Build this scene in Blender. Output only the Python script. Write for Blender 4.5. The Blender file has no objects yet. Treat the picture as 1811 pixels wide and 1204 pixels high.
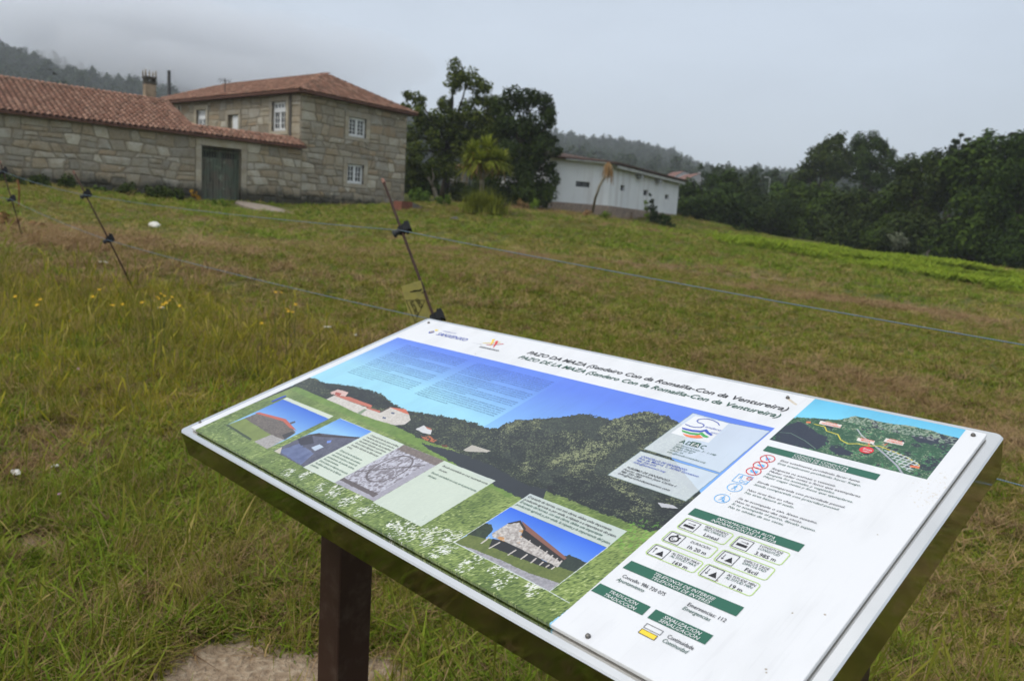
import bpy, bmesh, math, random
import numpy as np
from mathutils import Vector, Matrix

# ------------------------------------------------------------------ camera, world, sun, exposure
sc = bpy.context.scene
COL = sc.collection
CAM_Z = 1.25
CAM_AXES = [[0.998135, 0.008813, 0.060409], [0.061049, -0.144087, -0.98768], [0.0, 0.989526, -0.144356]]          # rows: right, down, forward
cam_data = bpy.data.cameras.new('camera')
cam = bpy.data.objects.new('camera', cam_data); COL.objects.link(cam); sc.camera = cam
r_, d_, f_ = [Vector(v) for v in CAM_AXES]
cam.matrix_world = Matrix(((r_.x, -d_.x, -f_.x, 0), (r_.y, -d_.y, -f_.y, 0), (r_.z, -d_.z, -f_.z, CAM_Z), (0, 0, 0, 1)))
cam_data.sensor_width = 23.5
cam_data.lens = 1384 / 1811 * 23.5
cam_data.clip_start = 0.02; cam_data.clip_end = 5000
cam_data.dof.use_dof = True
cam_data.dof.focus_distance = 1.08
cam_data.dof.aperture_fstop = 5.4

sc.view_settings.view_transform = 'Standard'; sc.view_settings.look = 'None'
sc.view_settings.exposure = 0.0; sc.view_settings.gamma = 1
sc.view_settings.use_curve_mapping = False
sc.render.engine = 'CYCLES'
sc.cycles.max_bounces = 6; sc.cycles.diffuse_bounces = 3; sc.cycles.glossy_bounces = 3
sc.cycles.transparent_max_bounces = 8; sc.cycles.volume_bounces = 2; sc.cycles.transmission_bounces = 2
sc.cycles.use_denoising = True

SUN_EL, SUN_AZ = math.radians(52), math.radians(-120)      # azimuth clockwise from +Y
world = bpy.data.worlds.new('World'); sc.world = world; world.use_nodes = True
wn = world.node_tree; wn.nodes.clear()
def wadd(t, **k):
    n = wn.nodes.new(t)
    for a, b in k.items(): setattr(n, a, b)
    return n
wo = wadd('ShaderNodeOutputWorld'); wmix = wadd('ShaderNodeAddShader')
sky = wadd('ShaderNodeTexSky', sky_type='NISHITA', sun_disc=False, sun_elevation=SUN_EL, sun_rotation=SUN_AZ, air_density=1.0, dust_density=4.0)
bg1 = wadd('ShaderNodeBackground'); bg1.inputs['Strength'].default_value = 0.05
bg2 = wadd('ShaderNodeBackground'); bg2.inputs['Strength'].default_value = 1.0
tc = wadd('ShaderNodeTexCoord'); sx = wadd('ShaderNodeSeparateXYZ')
ramp = wadd('ShaderNodeValToRGB')
cl = wadd('ShaderNodeTexNoise'); cl.inputs['Scale'].default_value = 1.3; cl.inputs['Detail'].default_value = 5; cl.inputs['Roughness'].default_value = .55
mp = wadd('ShaderNodeMapping'); mp.inputs['Scale'].default_value = (1, 1, 3.0)
e = ramp.color_ramp.elements
e[0].position = 0.0; e[0].color = (.50, .545, .595, 1)
e[1].position = 1.0; e[1].color = (1.05, 1.09, 1.14, 1)
m_ = ramp.color_ramp.elements.new(.16); m_.color = (.52, .575, .645, 1)
m_ = ramp.color_ramp.elements.new(.5); m_.color = (.66, .73, .82, 1)
mc = wadd('ShaderNodeMix', data_type='RGBA', blend_type='MULTIPLY'); mc.inputs[0].default_value = 1
cr = wadd('ShaderNodeMapRange'); cr.inputs['From Min'].default_value = .3; cr.inputs['From Max'].default_value = .7
cr.inputs['To Min'].default_value = .80; cr.inputs['To Max'].default_value = 1.18
L = wn.links.new
L(tc.outputs['Generated'], sx.inputs[0]); L(sx.outputs['Z'], ramp.inputs[0])
L(tc.outputs['Generated'], mp.inputs[0]); L(mp.outputs[0], cl.inputs['Vector']); L(cl.outputs[0], cr.inputs[0])
L(ramp.outputs[0], mc.inputs[6]); L(cr.outputs[0], mc.inputs[7])
L(mc.outputs[2], bg2.inputs['Color']); L(sky.outputs[0], bg1.inputs['Color'])
L(bg1.outputs[0], wmix.inputs[0]); L(bg2.outputs[0], wmix.inputs[1]); L(wmix.outputs[0], wo.inputs[0])

sun_d = bpy.data.lights.new('sun', 'SUN'); sun_d.energy = 1.7; sun_d.angle = math.radians(25); sun_d.color = (1, .95, .86)
sun = bpy.data.objects.new('sun', sun_d); COL.objects.link(sun)
sdir = Vector((math.sin(SUN_AZ) * math.cos(SUN_EL), math.cos(SUN_AZ) * math.cos(SUN_EL), math.sin(SUN_EL)))
sun.rotation_euler = sdir.to_track_quat('Z', 'Y').to_euler(); sun.location = (0, 0, 60)

# ------------------------------------------------------------------ helpers
rnd = random.Random(7); NR = np.random.default_rng(11)
BLANK = bpy.data.collections.new('sources')                    # never linked to the scene: holds instance sources

def mesh(name, verts, faces, mats=(), midx=None, smooth=False):
    me = bpy.data.meshes.new(name)
    me.from_pydata([tuple(map(float, v)) for v in verts], [], [tuple(map(int, f)) for f in faces])
    for m in mats: me.materials.append(m)
    if midx is not None: me.polygons.foreach_set('material_index', list(midx))
    if smooth: me.polygons.foreach_set('use_smooth', [True] * len(me.polygons))
    me.update(); return me
def npmesh(name, V, Q, mats=(), midx=None, smooth=False):
    """V (n,3) Q (m,k) arrays"""
    me = bpy.data.meshes.new(name); V = np.asarray(V, np.float32); Q = np.asarray(Q, np.int32); k = Q.shape[1]
    me.vertices.add(len(V)); me.vertices.foreach_set('co', V.ravel())
    me.loops.add(Q.size); me.loops.foreach_set('vertex_index', Q.ravel())
    me.polygons.add(len(Q)); me.polygons.foreach_set('loop_start', np.arange(0, Q.size, k, dtype=np.int32))
    me.polygons.foreach_set('loop_total', np.full(len(Q), k, np.int32))
    for m in mats: me.materials.append(m)
    if midx is not None: me.polygons.foreach_set('material_index', np.asarray(midx, np.int32))
    if smooth: me.polygons.foreach_set('use_smooth', np.ones(len(Q), bool))
    me.update(calc_edges=True); me.validate(); return me
def obj(name, me, parent=None, loc=None, **props):
    o = bpy.data.objects.new(name, me); COL.objects.link(o)
    if parent is not None:
        o.parent = parent
        o.matrix_parent_inverse = world_mat(parent).inverted()
    if loc is not None: o.location = loc
    for k, v in props.items(): o[k] = v
    return o
def world_mat(o):
    M = o.matrix_basis.copy()
    if o.parent is not None: M = world_mat(o.parent) @ o.matrix_parent_inverse @ M
    return M
def thing(name, label, cat, loc=(0, 0, 0), group=None):
    o = bpy.data.objects.new(name, None); COL.objects.link(o); o.location = loc
    o.empty_display_size = .3
    o['label'] = label; o['category'] = cat
    if group: o['group'] = group
    return o
class MB:
    def __init__(s): s.v = []; s.f = []; s.m = []
    def add(s, vs, fs, mi=0):
        b = len(s.v); s.v += [tuple(v) for v in vs]; s.f += [tuple(b + i for i in f) for f in fs]; s.m += [mi] * len(fs)
    def box(s, P, a0, a1, b0, b1, c0, c1, mi=0):
        """box in frame P(a,b,c)->xyz"""
        vs = [P(a, b, c) for c in (c0, c1) for b in (b0, b1) for a in (a0, a1)]
        s.add(vs, [(0, 1, 3, 2), (4, 6, 7, 5), (0, 4, 5, 1), (2, 3, 7, 6), (0, 2, 6, 4), (1, 5, 7, 3)], mi)
    def tube(s, pts, rad, seg=8, mi=0, cap=True):
        pts = [Vector(p) for p in pts]
        if not hasattr(rad, '__len__'): rad = [rad] * len(pts)
        b = len(s.v); up = Vector((0.13, 0.2, 1)).normalized()
        for i, p in enumerate(pts):
            t = (pts[min(i + 1, len(pts) - 1)] - pts[max(i - 1, 0)]).normalized()
            u = t.cross(up)
            if u.length < .05: u = t.cross(Vector((1, 0, 0)))
            u.normalize(); w = t.cross(u)
            for k in range(seg):
                an = 2 * math.pi * k / seg
                s.v.append(tuple(p + (u * math.cos(an) + w * math.sin(an)) * rad[i]))
        for i in range(len(pts) - 1):
            for k in range(seg):
                a = b + i * seg + k; c = b + i * seg + (k + 1) % seg
                s.f.append((a, c, c + seg, a + seg)); s.m.append(mi)
        if cap:
            s.f.append(tuple(b + k for k in range(seg))); s.m.append(mi)
            e0 = b + (len(pts) - 1) * seg
            s.f.append(tuple(e0 + k for k in reversed(range(seg)))); s.m.append(mi)
    def mesh(s, name, mats, smooth=False):
        me = mesh(name, s.v, s.f, mats, s.m, smooth)
        bm = bmesh.new(); bm.from_mesh(me); bmesh.ops.recalc_face_normals(bm, faces=bm.faces); bm.to_mesh(me); bm.free()
        return me
def bevel(o, w, seg=2):
    m = o.modifiers.new('bevel', 'BEVEL'); m.width = w; m.segments = seg; m.limit_method = 'ANGLE'; return o

# ---- materials
class M:
    """small node-tree writer"""
    def __init__(s, name, rough=.85, spec=.3, metal=0.0):
        s.mt = bpy.data.materials.new(name); s.mt.use_nodes = True; s.t = s.mt.node_tree
        s.b = s.t.nodes['Principled BSDF']; s.b.inputs['Roughness'].default_value = rough
        s.b.inputs['Specular IOR Level'].default_value = spec; s.b.inputs['Metallic'].default_value = metal
        s.geo = None; s.coord = None
    def n(s, t, **k):
        n = s.t.nodes.new(t)
        for a, b in k.items(): setattr(n, a, b)
        return n
    def l(s, a, b): s.t.links.new(a, b)
    def pos(s):
        if s.geo is None: s.geo = s.n('ShaderNodeNewGeometry')
        return s.geo.outputs['Position']
    def objc(s):
        if s.coord is None: s.coord = s.n('ShaderNodeTexCoord')
        return s.coord.outputs['Object']
    def noise(s, scale, detail=4, rough=.55, vec=None, stretch=None, dist=0):
        n = s.n('ShaderNodeTexNoise'); n.inputs['Scale'].default_value = scale; n.inputs['Detail'].default_value = detail
        n.inputs['Roughness'].default_value = rough; n.inputs['Distortion'].default_value = dist
        v = vec if vec is not None else s.pos()
        if stretch:
            m = s.n('ShaderNodeMapping'); m.inputs['Scale'].default_value = stretch; s.l(v, m.inputs[0]); v = m.outputs[0]
        s.l(v, n.inputs['Vector']); return n.outputs[0]
    def rng(s, v, a, b, c=0., d=1.):
        n = s.n('ShaderNodeMapRange'); s.l(v, n.inputs[0])
        for i, q in enumerate((a, b, c, d)): n.inputs[i + 1].default_value = q
        return n.outputs[0]
    def ramp(s, v, stops):
        n = s.n('ShaderNodeValToRGB'); s.l(v, n.inputs[0]); e = n.color_ramp.elements
        e[0].position, e[0].color = stops[0][0], (*stops[0][1], 1); e[1].position, e[1].color = stops[-1][0], (*stops[-1][1], 1)
        for p, c in stops[1:-1]:
            q = e.new(p); q.color = (*c, 1)
        return n.outputs[0]
    def mix(s, f, a, b, mode='MIX'):
        n = s.n('ShaderNodeMix', data_type='RGBA', blend_type=mode)
        for i, q in ((0, f), (6, a), (7, b)):
            if isinstance(q, (int, float)): n.inputs[i].default_value = q
            elif isinstance(q, tuple): n.inputs[i].default_value = (*q, 1)
            else: s.l(q, n.inputs[i])
        return n.outputs[2]
    def math(s, op, a, b=0.):
        n = s.n('ShaderNodeMath', operation=op)
        for i, q in ((0, a), (1, b)):
            if isinstance(q, (int, float)): n.inputs[i].default_value = q
            else: s.l(q, n.inputs[i])
        return n.outputs[0]
    def orand(s): return s.n('ShaderNodeObjectInfo').outputs['Random']
    def irand(s):
        s.pos(); return s.geo.outputs['Random Per Island']
    def z(s):
        n = s.n('ShaderNodeSeparateXYZ'); s.l(s.pos(), n.inputs[0]); return n.outputs['Z']
    def col(s, c):
        if isinstance(c, tuple): s.b.inputs['Base Color'].default_value = (*c, 1)
        else: s.l(c, s.b.inputs['Base Color'])
        return s
    def rough(s, v): s.l(v, s.b.inputs['Roughness']); return s
    def bump(s, h, strength=.3, dist=.01):
        n = s.n('ShaderNodeBump'); n.inputs['Strength'].default_value = strength; n.inputs['Distance'].default_value = dist
        s.l(h, n.inputs['Height']); s.l(n.outputs[0], s.b.inputs['Normal']); return s
def flat(name, c, rough=.6, spec=.3, metal=0.):
    return M(name, rough, spec, metal).col(c).mt
def plain(name, c, var=.25, scale=8., rough=.8, spec=.3, metal=0., bump=0., bdist=.005):
    m = M(name, rough, spec, metal); n = m.noise(scale, 5)
    m.col(m.mix(1., c, m.ramp(n, ((.25, (1 - var,) * 3), (.75, (1 + var,) * 3))), 'MULTIPLY'))
    if bump: m.bump(m.noise(scale * 4, 5), bump, bdist)
    return m.mt

# ------------------------------------------------------------------ terrain
TERR = np.array([(-10.86,38.97,1.620),(-13.08,37.04,1.600),(-14.48,35.83,1.570),(-17.20,33.47,1.630),(-20.22,30.85,1.800),(-24.37,27.25,2.000),(-3.33,6.83,0.475),(-5.65,8.97,0.776),(-6.68,45.11,2.041),(-1.55,33.96,1.720),(-5.34,41.66,2.030),(2.66,40.91,1.859),(5.46,44.67,1.911),(8.33,51.84,1.661),(12.73,64.76,2.683),(13.83,60.44,2.449),(17.36,63.68,1.917),(22.82,66.17,1.529),(26.20,62.75,1.032),(27.96,53.09,0.395),(27.03,42.06,0.449),(10.59,38.57,1.000),(19.54,30.23,-0.037),(-6.33,43.04,1.673),(-4.87,21.45,0.657),(-8.28,31.95,1.145),(-6.27,14.17,0.673),(-0.24,27.00,1.053),(-0.11,16.00,0.679),(-10.84,33.80,1.228),(-12.35,24.01,1.158),(5.39,26.46,0.833),(8.56,20.26,0.329),(7.68,11.71,0.034),(-4.14,44.81,2.028),(0.18,50.00,2.478),(0.00,0.00,0.000),(3.00,0.00,0.000),(-3.00,0.00,0.000),(0.00,2.00,0.000),(-1.50,2.00,0.000),(2.00,2.50,-0.020),(0.00,-8.00,-0.200),(-10.00,-5.00,0.000),(10.00,-5.00,-0.300),(8.00,8.00,-0.120),(16.00,15.00,-0.300),(-14.00,8.00,0.600),(-30.00,12.00,1.200),(-40.00,35.00,2.400),(40.00,15.00,-0.800),(60.00,60.00,0.800),(0.00,90.00,4.000),(-45.00,90.00,5.000),(60.00,110.00,2.500),(-60.00,-30.00,0.000),(60.00,-30.00,-1.500),(0.00,-50.00,-1.000)])
_n = len(TERR)
def _U(r2): return np.where(r2 > 0, r2 * np.log(r2 + 1e-12), 0) * .5
_K = _U(((TERR[:, None, :2] - TERR[None, :, :2]) ** 2).sum(-1)) + np.eye(_n) * .25
_P = np.c_[np.ones(_n), TERR[:, :2]]
_W = np.linalg.solve(np.block([[_K, _P], [_P.T, np.zeros((3, 3))]]), np.r_[TERR[:, 2], 0, 0, 0])
def ground_z(x, y):
    x = np.atleast_1d(np.asarray(x, float)); y = np.atleast_1d(np.asarray(y, float)); out = np.empty_like(x)
    for i in range(0, len(x), 20000):
        a, b = x[i:i + 20000], y[i:i + 20000]
        r2 = (a[:, None] - TERR[None, :, 0]) ** 2 + (b[:, None] - TERR[None, :, 1]) ** 2
        out[i:i + 20000] = _U(r2) @ _W[:_n] + _W[_n] + _W[_n + 1] * a + _W[_n + 2] * b
    r = np.hypot(x, y); t = np.clip((r - 85) / 60, 0, 1); t = t * t * (3 - 2 * t)
    return out * (1 - t) + t * 2.0
def gz(x, y): return float(ground_z([x], [y])[0])

def vnoise(x, y, scale, seed=0):
    """value noise 0..1"""
    x = np.asarray(x) / scale; y = np.asarray(y) / scale
    xi = np.floor(x).astype(np.int64); yi = np.floor(y).astype(np.int64); fx = x - xi; fy = y - yi
    fx = fx * fx * (3 - 2 * fx); fy = fy * fy * (3 - 2 * fy)
    def h(a, b):
        q = (a * 374761393 + b * 668265263 + seed * 974711) & 0xffffffff
        q = ((q ^ (q >> 13)) * 1274126177) & 0xffffffff
        return ((q ^ (q >> 16)) & 0xffff) / 65535.
    return (h(xi, yi) * (1 - fx) + h(xi + 1, yi) * fx) * (1 - fy) + (h(xi, yi + 1) * (1 - fx) + h(xi + 1, yi + 1) * fx) * fy
def fbm(x, y, scale, seed=0, oct=4):
    s = 0; a = 1; t = 0
    for i in range(oct): s = s + a * vnoise(x, y, scale / 2 ** i, seed + i * 7); t += a; a *= .5
    return s / t

# dry, brown patches of mown grass and hay: (x, y), half widths, strength
PATCH = [((-8.7301,13.7019), 2.6, 1.0, 1.), ((-5.1706,8.916), 2.6, .9, 1.), ((-4.4158,9.2221), 1.8, .8, .8), ((-4.5579,7.3883), 1.6, .5, .7),
         ((-7.7643,22.2339), 3.0, 1.4, .7), ((-3.9953,10.1874), .9, .35, .8), ((-3.5855,8.0978), .5, .2, .8), ((-4.8687,21.4601), 2.2, .8, .5), ((1.299,44.9452), 5.0, 2.2, 1.), ((4.576,37.2908), 4.0, 1.5, .8),
         ((-1.7856,36.0561), 3.5, 2.0, .5), ((2.5858,17.4773), 2.2, .9, .9), ((5.5084,17.9307), 2.4, .7, .9), ((5.6358,14.4915), 1.8, .5, .8), ((7.2185,14.4828), 2.2, .5, .9), ((9.0622,15.0024), 1.4, .3, .9),
         ((-2.0423,6.2666), .35, .25, .8), ((-1.3628,6.1074), .5, .2, .7), ((-1.6599,5.6065), .35, .2, .8), ((-1.0852,6.0621), .4, .2, .8), ((0.2868,15.6708), 1.2, .5, .6), ((2.1531,3.7218), .25, .2, .6), ((-2.0688,3.3142), .25, .3, .7), ((2.8793,6.5635), .7, .3, .6),
         ((3.2904,5.1478), .3, .3, .7), ((-1.8143,16.2762), 1.0, .4, .5)]
def dryness(x, y):
    s = 0
    for (c, a, b, k) in PATCH:
        d = np.hypot((x - c[0]) / a, (y - c[1]) / (b * 1.8))
        s = np.maximum(s, k * np.clip(1.35 - d, 0, 1))
    n = fbm(x, y, 1.3, 3)
    return np.clip(s * np.clip(3.2 * n - .78, 0, 1.2) + .5 * np.clip(fbm(x, y, 3.2, 9) - .60, 0, 1) * 3 * (n > .3), 0, 1)
SAND = [((-.30, 1.35), .34, .30), ((-0.6847,1.9545), .3, .25), ((-0.3112,2.006), .16, .14), ((-1.6472,2.6254), .16, .10), ((-0.5229,1.9784), .34, .16)]
def sandiness(x, y):
    s = 0
    for c, a, b in SAND: s = np.maximum(s, np.clip(1.3 - np.hypot((x - c[0]) / a, (y - c[1]) / b), 0, 1))
    return np.clip(s * (.45 + 1.1 * fbm(x, y, .22, 21)), 0, 1)
TALL = [((-2.2961,5.4539), 1.0, .9), ((-3.5237,5.6951), 1.3, 1.2), ((-2.3084,4.4624), .8, .8), ((-1.4836,4.6754), .5, .5), ((-1.3603,5.405), .4, .5)]
def tallness(x, y):
    s = 0
    for c, a, b in TALL: s = np.maximum(s, np.clip(1.4 - np.hypot((x - c[0]) / a, (y - c[1]) / b), 0, 1))
    return np.clip(s, 0, 1)

# ground sheet: polar rings about the viewpoint, fine near, coarse to the horizon
rings = np.concatenate([[0.0], np.geomspace(.35, 12, 120), np.geomspace(12.3, 110, 110), np.geomspace(118, 2400, 28)])
seg = 300
th = np.linspace(0, 2 * np.pi, seg, endpoint=False)
RR, TT = np.meshgrid(rings[1:], th, indexing='ij')
gx = (RR * np.sin(TT)).ravel(); gy = (RR * np.cos(TT)).ravel()
micro = (fbm(gx, gy, .5, 31) - .5) * .05 * np.clip(np.hypot(gx, gy) / 3, .3, 1) + (fbm(gx, gy, 5, 33) - .5) * .16 * np.clip(np.hypot(gx, gy) / 20, 0, 1)
gzv = ground_z(gx, gy) + micro
V = np.c_[gx, gy, gzv]; V = np.vstack([[0, 0, 0], V])
i = np.arange(len(rings) - 2)[:, None]; j = np.arange(seg)[None, :]
a = 1 + i * seg + j; b = 1 + i * seg + (j + 1) % seg
Q = np.stack([a, a + seg, b + seg, b], -1).reshape(-1, 4)
j = np.arange(seg); Q = np.vstack([Q, np.stack([np.zeros(seg, int), 1 + j, 1 + (j + 1) % seg, np.zeros(seg, int)], -1)])
Q4 = Q[:-seg]
me = npmesh('ground', V, Q4, smooth=True)
bmx = bmesh.new(); bmx.from_mesh(me); bmx.verts.ensure_lookup_table()
vs = bmx.verts
for k in range(seg): bmx.faces.new((vs[0], vs[1 + k], vs[1 + (k + 1) % seg]))
bmesh.ops.recalc_face_normals(bmx, faces=bmx.faces)
bmx.to_mesh(me); bmx.free()
co = np.empty(len(me.vertices) * 3, np.float32); me.vertices.foreach_get('co', co); co = co.reshape(-1, 3)
at = me.attributes.new('dry', 'FLOAT', 'POINT'); at.data.foreach_set('value', dryness(co[:, 0], co[:, 1]).astype(np.float32))
at = me.attributes.new('sand', 'FLOAT', 'POINT'); at.data.foreach_set('value', sandiness(co[:, 0], co[:, 1]).astype(np.float32))
g = M('field_soil_and_turf', .95, .15)
n1 = g.noise(.5, 5); n2 = g.noise(7, 6, .65); n3 = g.noise(45, 4)
green = g.ramp(n1, ((.3, (.08, .10, .013)), (.5, (.115, .125, .018)), (.7, (.15, .14, .025))))
green = g.mix(g.rng(n2, .42, .62), green, (.05, .06, .014))
dry = g.ramp(n2, ((.3, (.12, .075, .03)), (.5, (.22, .15, .07)), (.7, (.33, .24, .13))))
ad = g.n('ShaderNodeAttribute', attribute_name='dry'); asd = g.n('ShaderNodeAttribute', attribute_name='sand')
c = g.mix(g.rng(ad.outputs['Fac'], .3, .95), green, dry)
c = g.mix(g.rng(n3, .5, .75, 0, .6), c, (.05, .04, .02))
sandc = g.ramp(n3, ((.3, (.20, .14, .09)), (.55, (.33, .25, .17)), (.75, (.44, .36, .26))))
c = g.mix(g.rng(asd.outputs['Fac'], .3, .55), c, sandc)
g.col(c).bump(g.math('ADD', n2, n3), .9, .03)
me.materials.append(g.mt)
obj('ground', me, kind='structure')

# ------------------------------------------------------------------ hills in the mist
CREST = [(-474.6135,549.3797,72.048), (-396.8046,607.9656,86.3443), (-365.4379,627.3206,88.2524), (-348.6666,636.7948,86.5677), (-320.2174,651.5649,81.4108), (-293.6239,663.9736,81.7077), (-256.7944,690.8152,73.217), (-192.3758,722.8385,83.5601), (-111.2246,761.9246,80.4017), (-42.7688,790.8444,80.6698),
         (37.8145,835.1443,78.562), (102.3058,829.7165,75.0518), (148.5349,822.6988,68.1341), (183.1149,815.6991,54.977), (200.0589,811.7096,48.9931), (268.4187,791.737,46.1423), (362.8774,753.1374,39.8875), (476.7153,686.7594,40.4672), (603.31,578.7167,52.5312)]
caz = np.array([math.atan2(p[0], p[1]) for p in CREST]); cz = np.array([p[2] for p in CREST]); cR = np.array([math.hypot(p[0], p[1]) for p in CREST])
def hill_z(x, y):
    az = np.arctan2(x, y); r = np.hypot(x, y); h = np.interp(az, caz, cz); R0 = np.interp(az, caz, cR)
    t = np.clip((r - 160) / (R0 - 160), 0, 1); rise = t * t * (3 - 2 * t) * .55 + t * .45
    fall = np.clip((r - R0) / 600, 0, 1)
    return 0.5 + (h - .5) * rise * (1 - .5 * fall) + (fbm(x, y, 130, 5) - .5) * 18 * t - 2.5 * (1 - t)
az = np.radians(np.linspace(-75, 75, 160)); rr = np.linspace(150, 2000, 60)
AZ, RR = np.meshgrid(az, rr, indexing='ij'); hx = (RR * np.sin(AZ)).ravel(); hy = (RR * np.cos(AZ)).ravel()
i = np.arange(159)[:, None]; j = np.arange(59)[None, :]; a = i * 60 + j
hm = plain('hillside_undergrowth', (.03, .045, .015), .5, .1)
obj('hills', npmesh('hills', np.c_[hx, hy, hill_z(hx, hy)], np.stack([a, a + 1, a + 61, a + 60], -1).reshape(-1, 4), (hm,), smooth=True), kind='structure')

# ------------------------------------------------------------------ foliage and trees
def leaf_mat(name, dark, mid, light, trans=.12, oscale=.35):
    m = M(name, .75, .08)
    r = m.irand(); nn = m.noise(oscale, 3)
    c = m.ramp(m.math('ADD', m.math('MULTIPLY', r, .55), m.math('MULTIPLY', nn, .5)), ((.2, dark), (.5, mid), (.85, light)))
    c = m.mix(1., c, m.ramp(m.orand(), ((0., (.85, .9, .85)), (1., (1.15, 1.08, 1.05)))), 'MULTIPLY')
    m.col(c)
    tr = m.n('ShaderNodeBsdfTranslucent'); m.l(c, tr.inputs['Color'])
    mx = m.n('ShaderNodeMixShader'); mx.inputs[0].default_value = trans
    out = m.t.nodes['Material Output']; m.l(m.b.outputs[0], mx.inputs[1]); m.l(tr.outputs[0], mx.inputs[2]); m.l(mx.outputs[0], out.inputs[0])
    return m.mt
LM = {
 'dark': leaf_mat('leaves_dark_green', (.010, .020, .004), (.028, .045, .009), (.058, .082, .016)),
 'bay': leaf_mat('leaves_olive_green', (.018, .032, .005), (.055, .08, .012), (.12, .15, .025)),
 'wood': leaf_mat('leaves_woodland', (.008, .018, .003), (.023, .044, .006), (.05, .084, .012)),
 'mid': leaf_mat('leaves_mid_green', (.03, .06, .008), (.07, .12, .016), (.12, .18, .03)),
 'lime': leaf_mat('leaves_lime_green', (.05, .085, .01), (.11, .17, .018), (.19, .26, .03)),
 'grey': leaf_mat('leaves_grey_green', (.06, .07, .045), (.12, .14, .09), (.2, .22, .16)),
 'pine': leaf_mat('needles_dark', (.008, .017, .007), (.02, .034, .012), (.036, .055, .02)),
 'forest': leaf_mat('leaves_far_forest', (.012, .022, .01), (.028, .046, .018), (.05, .072, .03)),
 'straw': leaf_mat('leaves_dead_straw', (.13, .075, .03), (.24, .145, .065), (.34, .225, .11)),
 'orange': leaf_mat('leaves_orange_creeper', (.3, .14, .01), (.45, .23, .02), (.6, .33, .04)),
}
bark = M('bark', .95, .1); bn = bark.noise(3, 6, .6, stretch=(1, 1, .25))
bark.col(bark.ramp(bn, ((.3, (.025, .02, .015)), (.55, (.06, .05, .038)), (.75, (.11, .095, .075))))).bump(bn, .8, .05); bark = bark.mt
palebark = plain('pale_bark', (.20, .175, .13), .35, 5, .95, .1)

def leaves(centers, size, aspect=.55, rng=NR, droop=0., out=None):
    """one bent-free diamond leaf cluster per centre"""
    n = len(centers)
    a = rng.normal(size=(n, 3)); a[:, 2] -= droop; a /= np.linalg.norm(a, axis=1, keepdims=True) + 1e-9
    if out is not None:                       # foliage faces outwards and up, as leaves do
        nn = out + rng.normal(size=(n, 3)) * .45 + [0, 0, .35]; nn /= np.linalg.norm(nn, axis=1, keepdims=True) + 1e-9
        a -= nn * (a * nn).sum(1, keepdims=True); a /= np.linalg.norm(a, axis=1, keepdims=True) + 1e-9; b = np.cross(nn, a)
    else: b = rng.normal(size=(n, 3))
    b -= a * (a * b).sum(1, keepdims=True); b /= np.linalg.norm(b, axis=1, keepdims=True) + 1e-9
    s = size * rng.uniform(.6, 1.3, (n, 1))
    c = centers
    V = np.stack([c - a * s * .5, c + b * s * aspect * .5 + a * s * .05, c + a * s * .5, c - b * s * aspect * .5 + a * s * .05], 1).reshape(-1, 3)
    return V, np.arange(n * 4).reshape(-1, 4)
def crown_points(blobs, cov, leaf_area, rng, flatz=1.0):
    P = []; O = []
    for (x, y, z, r) in blobs:
        c0 = np.array([x, y + rng.uniform(-.35, .35) * r, z])
        n = int(cov * math.pi * r * r / leaf_area)
        k = 11; sub = rng.normal(size=(k, 3)); sub /= np.linalg.norm(sub, axis=1, keepdims=True)
        sub = c0 + sub * r * rng.uniform(.35, .78, (k, 1)) * [1, 1, flatz]; sr = r * rng.uniform(.34, .58, k)
        w = sr ** 2 / (sr ** 2).sum()
        idx = rng.choice(k, n, p=w); d = rng.normal(size=(n, 3)); d /= np.linalg.norm(d, axis=1, keepdims=True)
        rad = rng.uniform(.3, 1, n) ** .5 * np.where(rng.random(n) < .08, 1.25, 1.)
        P.append(sub[idx] + d * (sr[idx] * rad)[:, None]); O.append(d * .75 + (sub[idx] - c0) / r * .6)
    return np.vstack(P), np.vstack(O)
def crown(parent, blobs, leaf, mat, cov=4.5, aspect=.55, seed=0, droop=0., name='crown'):
    rng = np.random.default_rng(seed)
    P, O = crown_points(blobs, cov, leaf * leaf * aspect * .5, rng)
    V, Q = leaves(P, leaf, aspect, rng, droop, O)
    return obj(name, npmesh(name, V, Q, (LM[mat],)), parent)
def limb(mb, a, b, r0, r1, rng, n=4, wob=.06):
    a = Vector(a); b = Vector(b); ln = (b - a).length; pts = []
    for i in range(n + 1):
        t = i / n; w = 0 if i in (0, n) else wob * ln
        pts.append(a.lerp(b, t) + Vector((rng.uniform(-w, w), rng.uniform(-w, w), rng.uniform(-w, w) * .5)))
    mb.tube(pts, [r0 + (r1 - r0) * i / n for i in range(n + 1)], 7)
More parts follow.
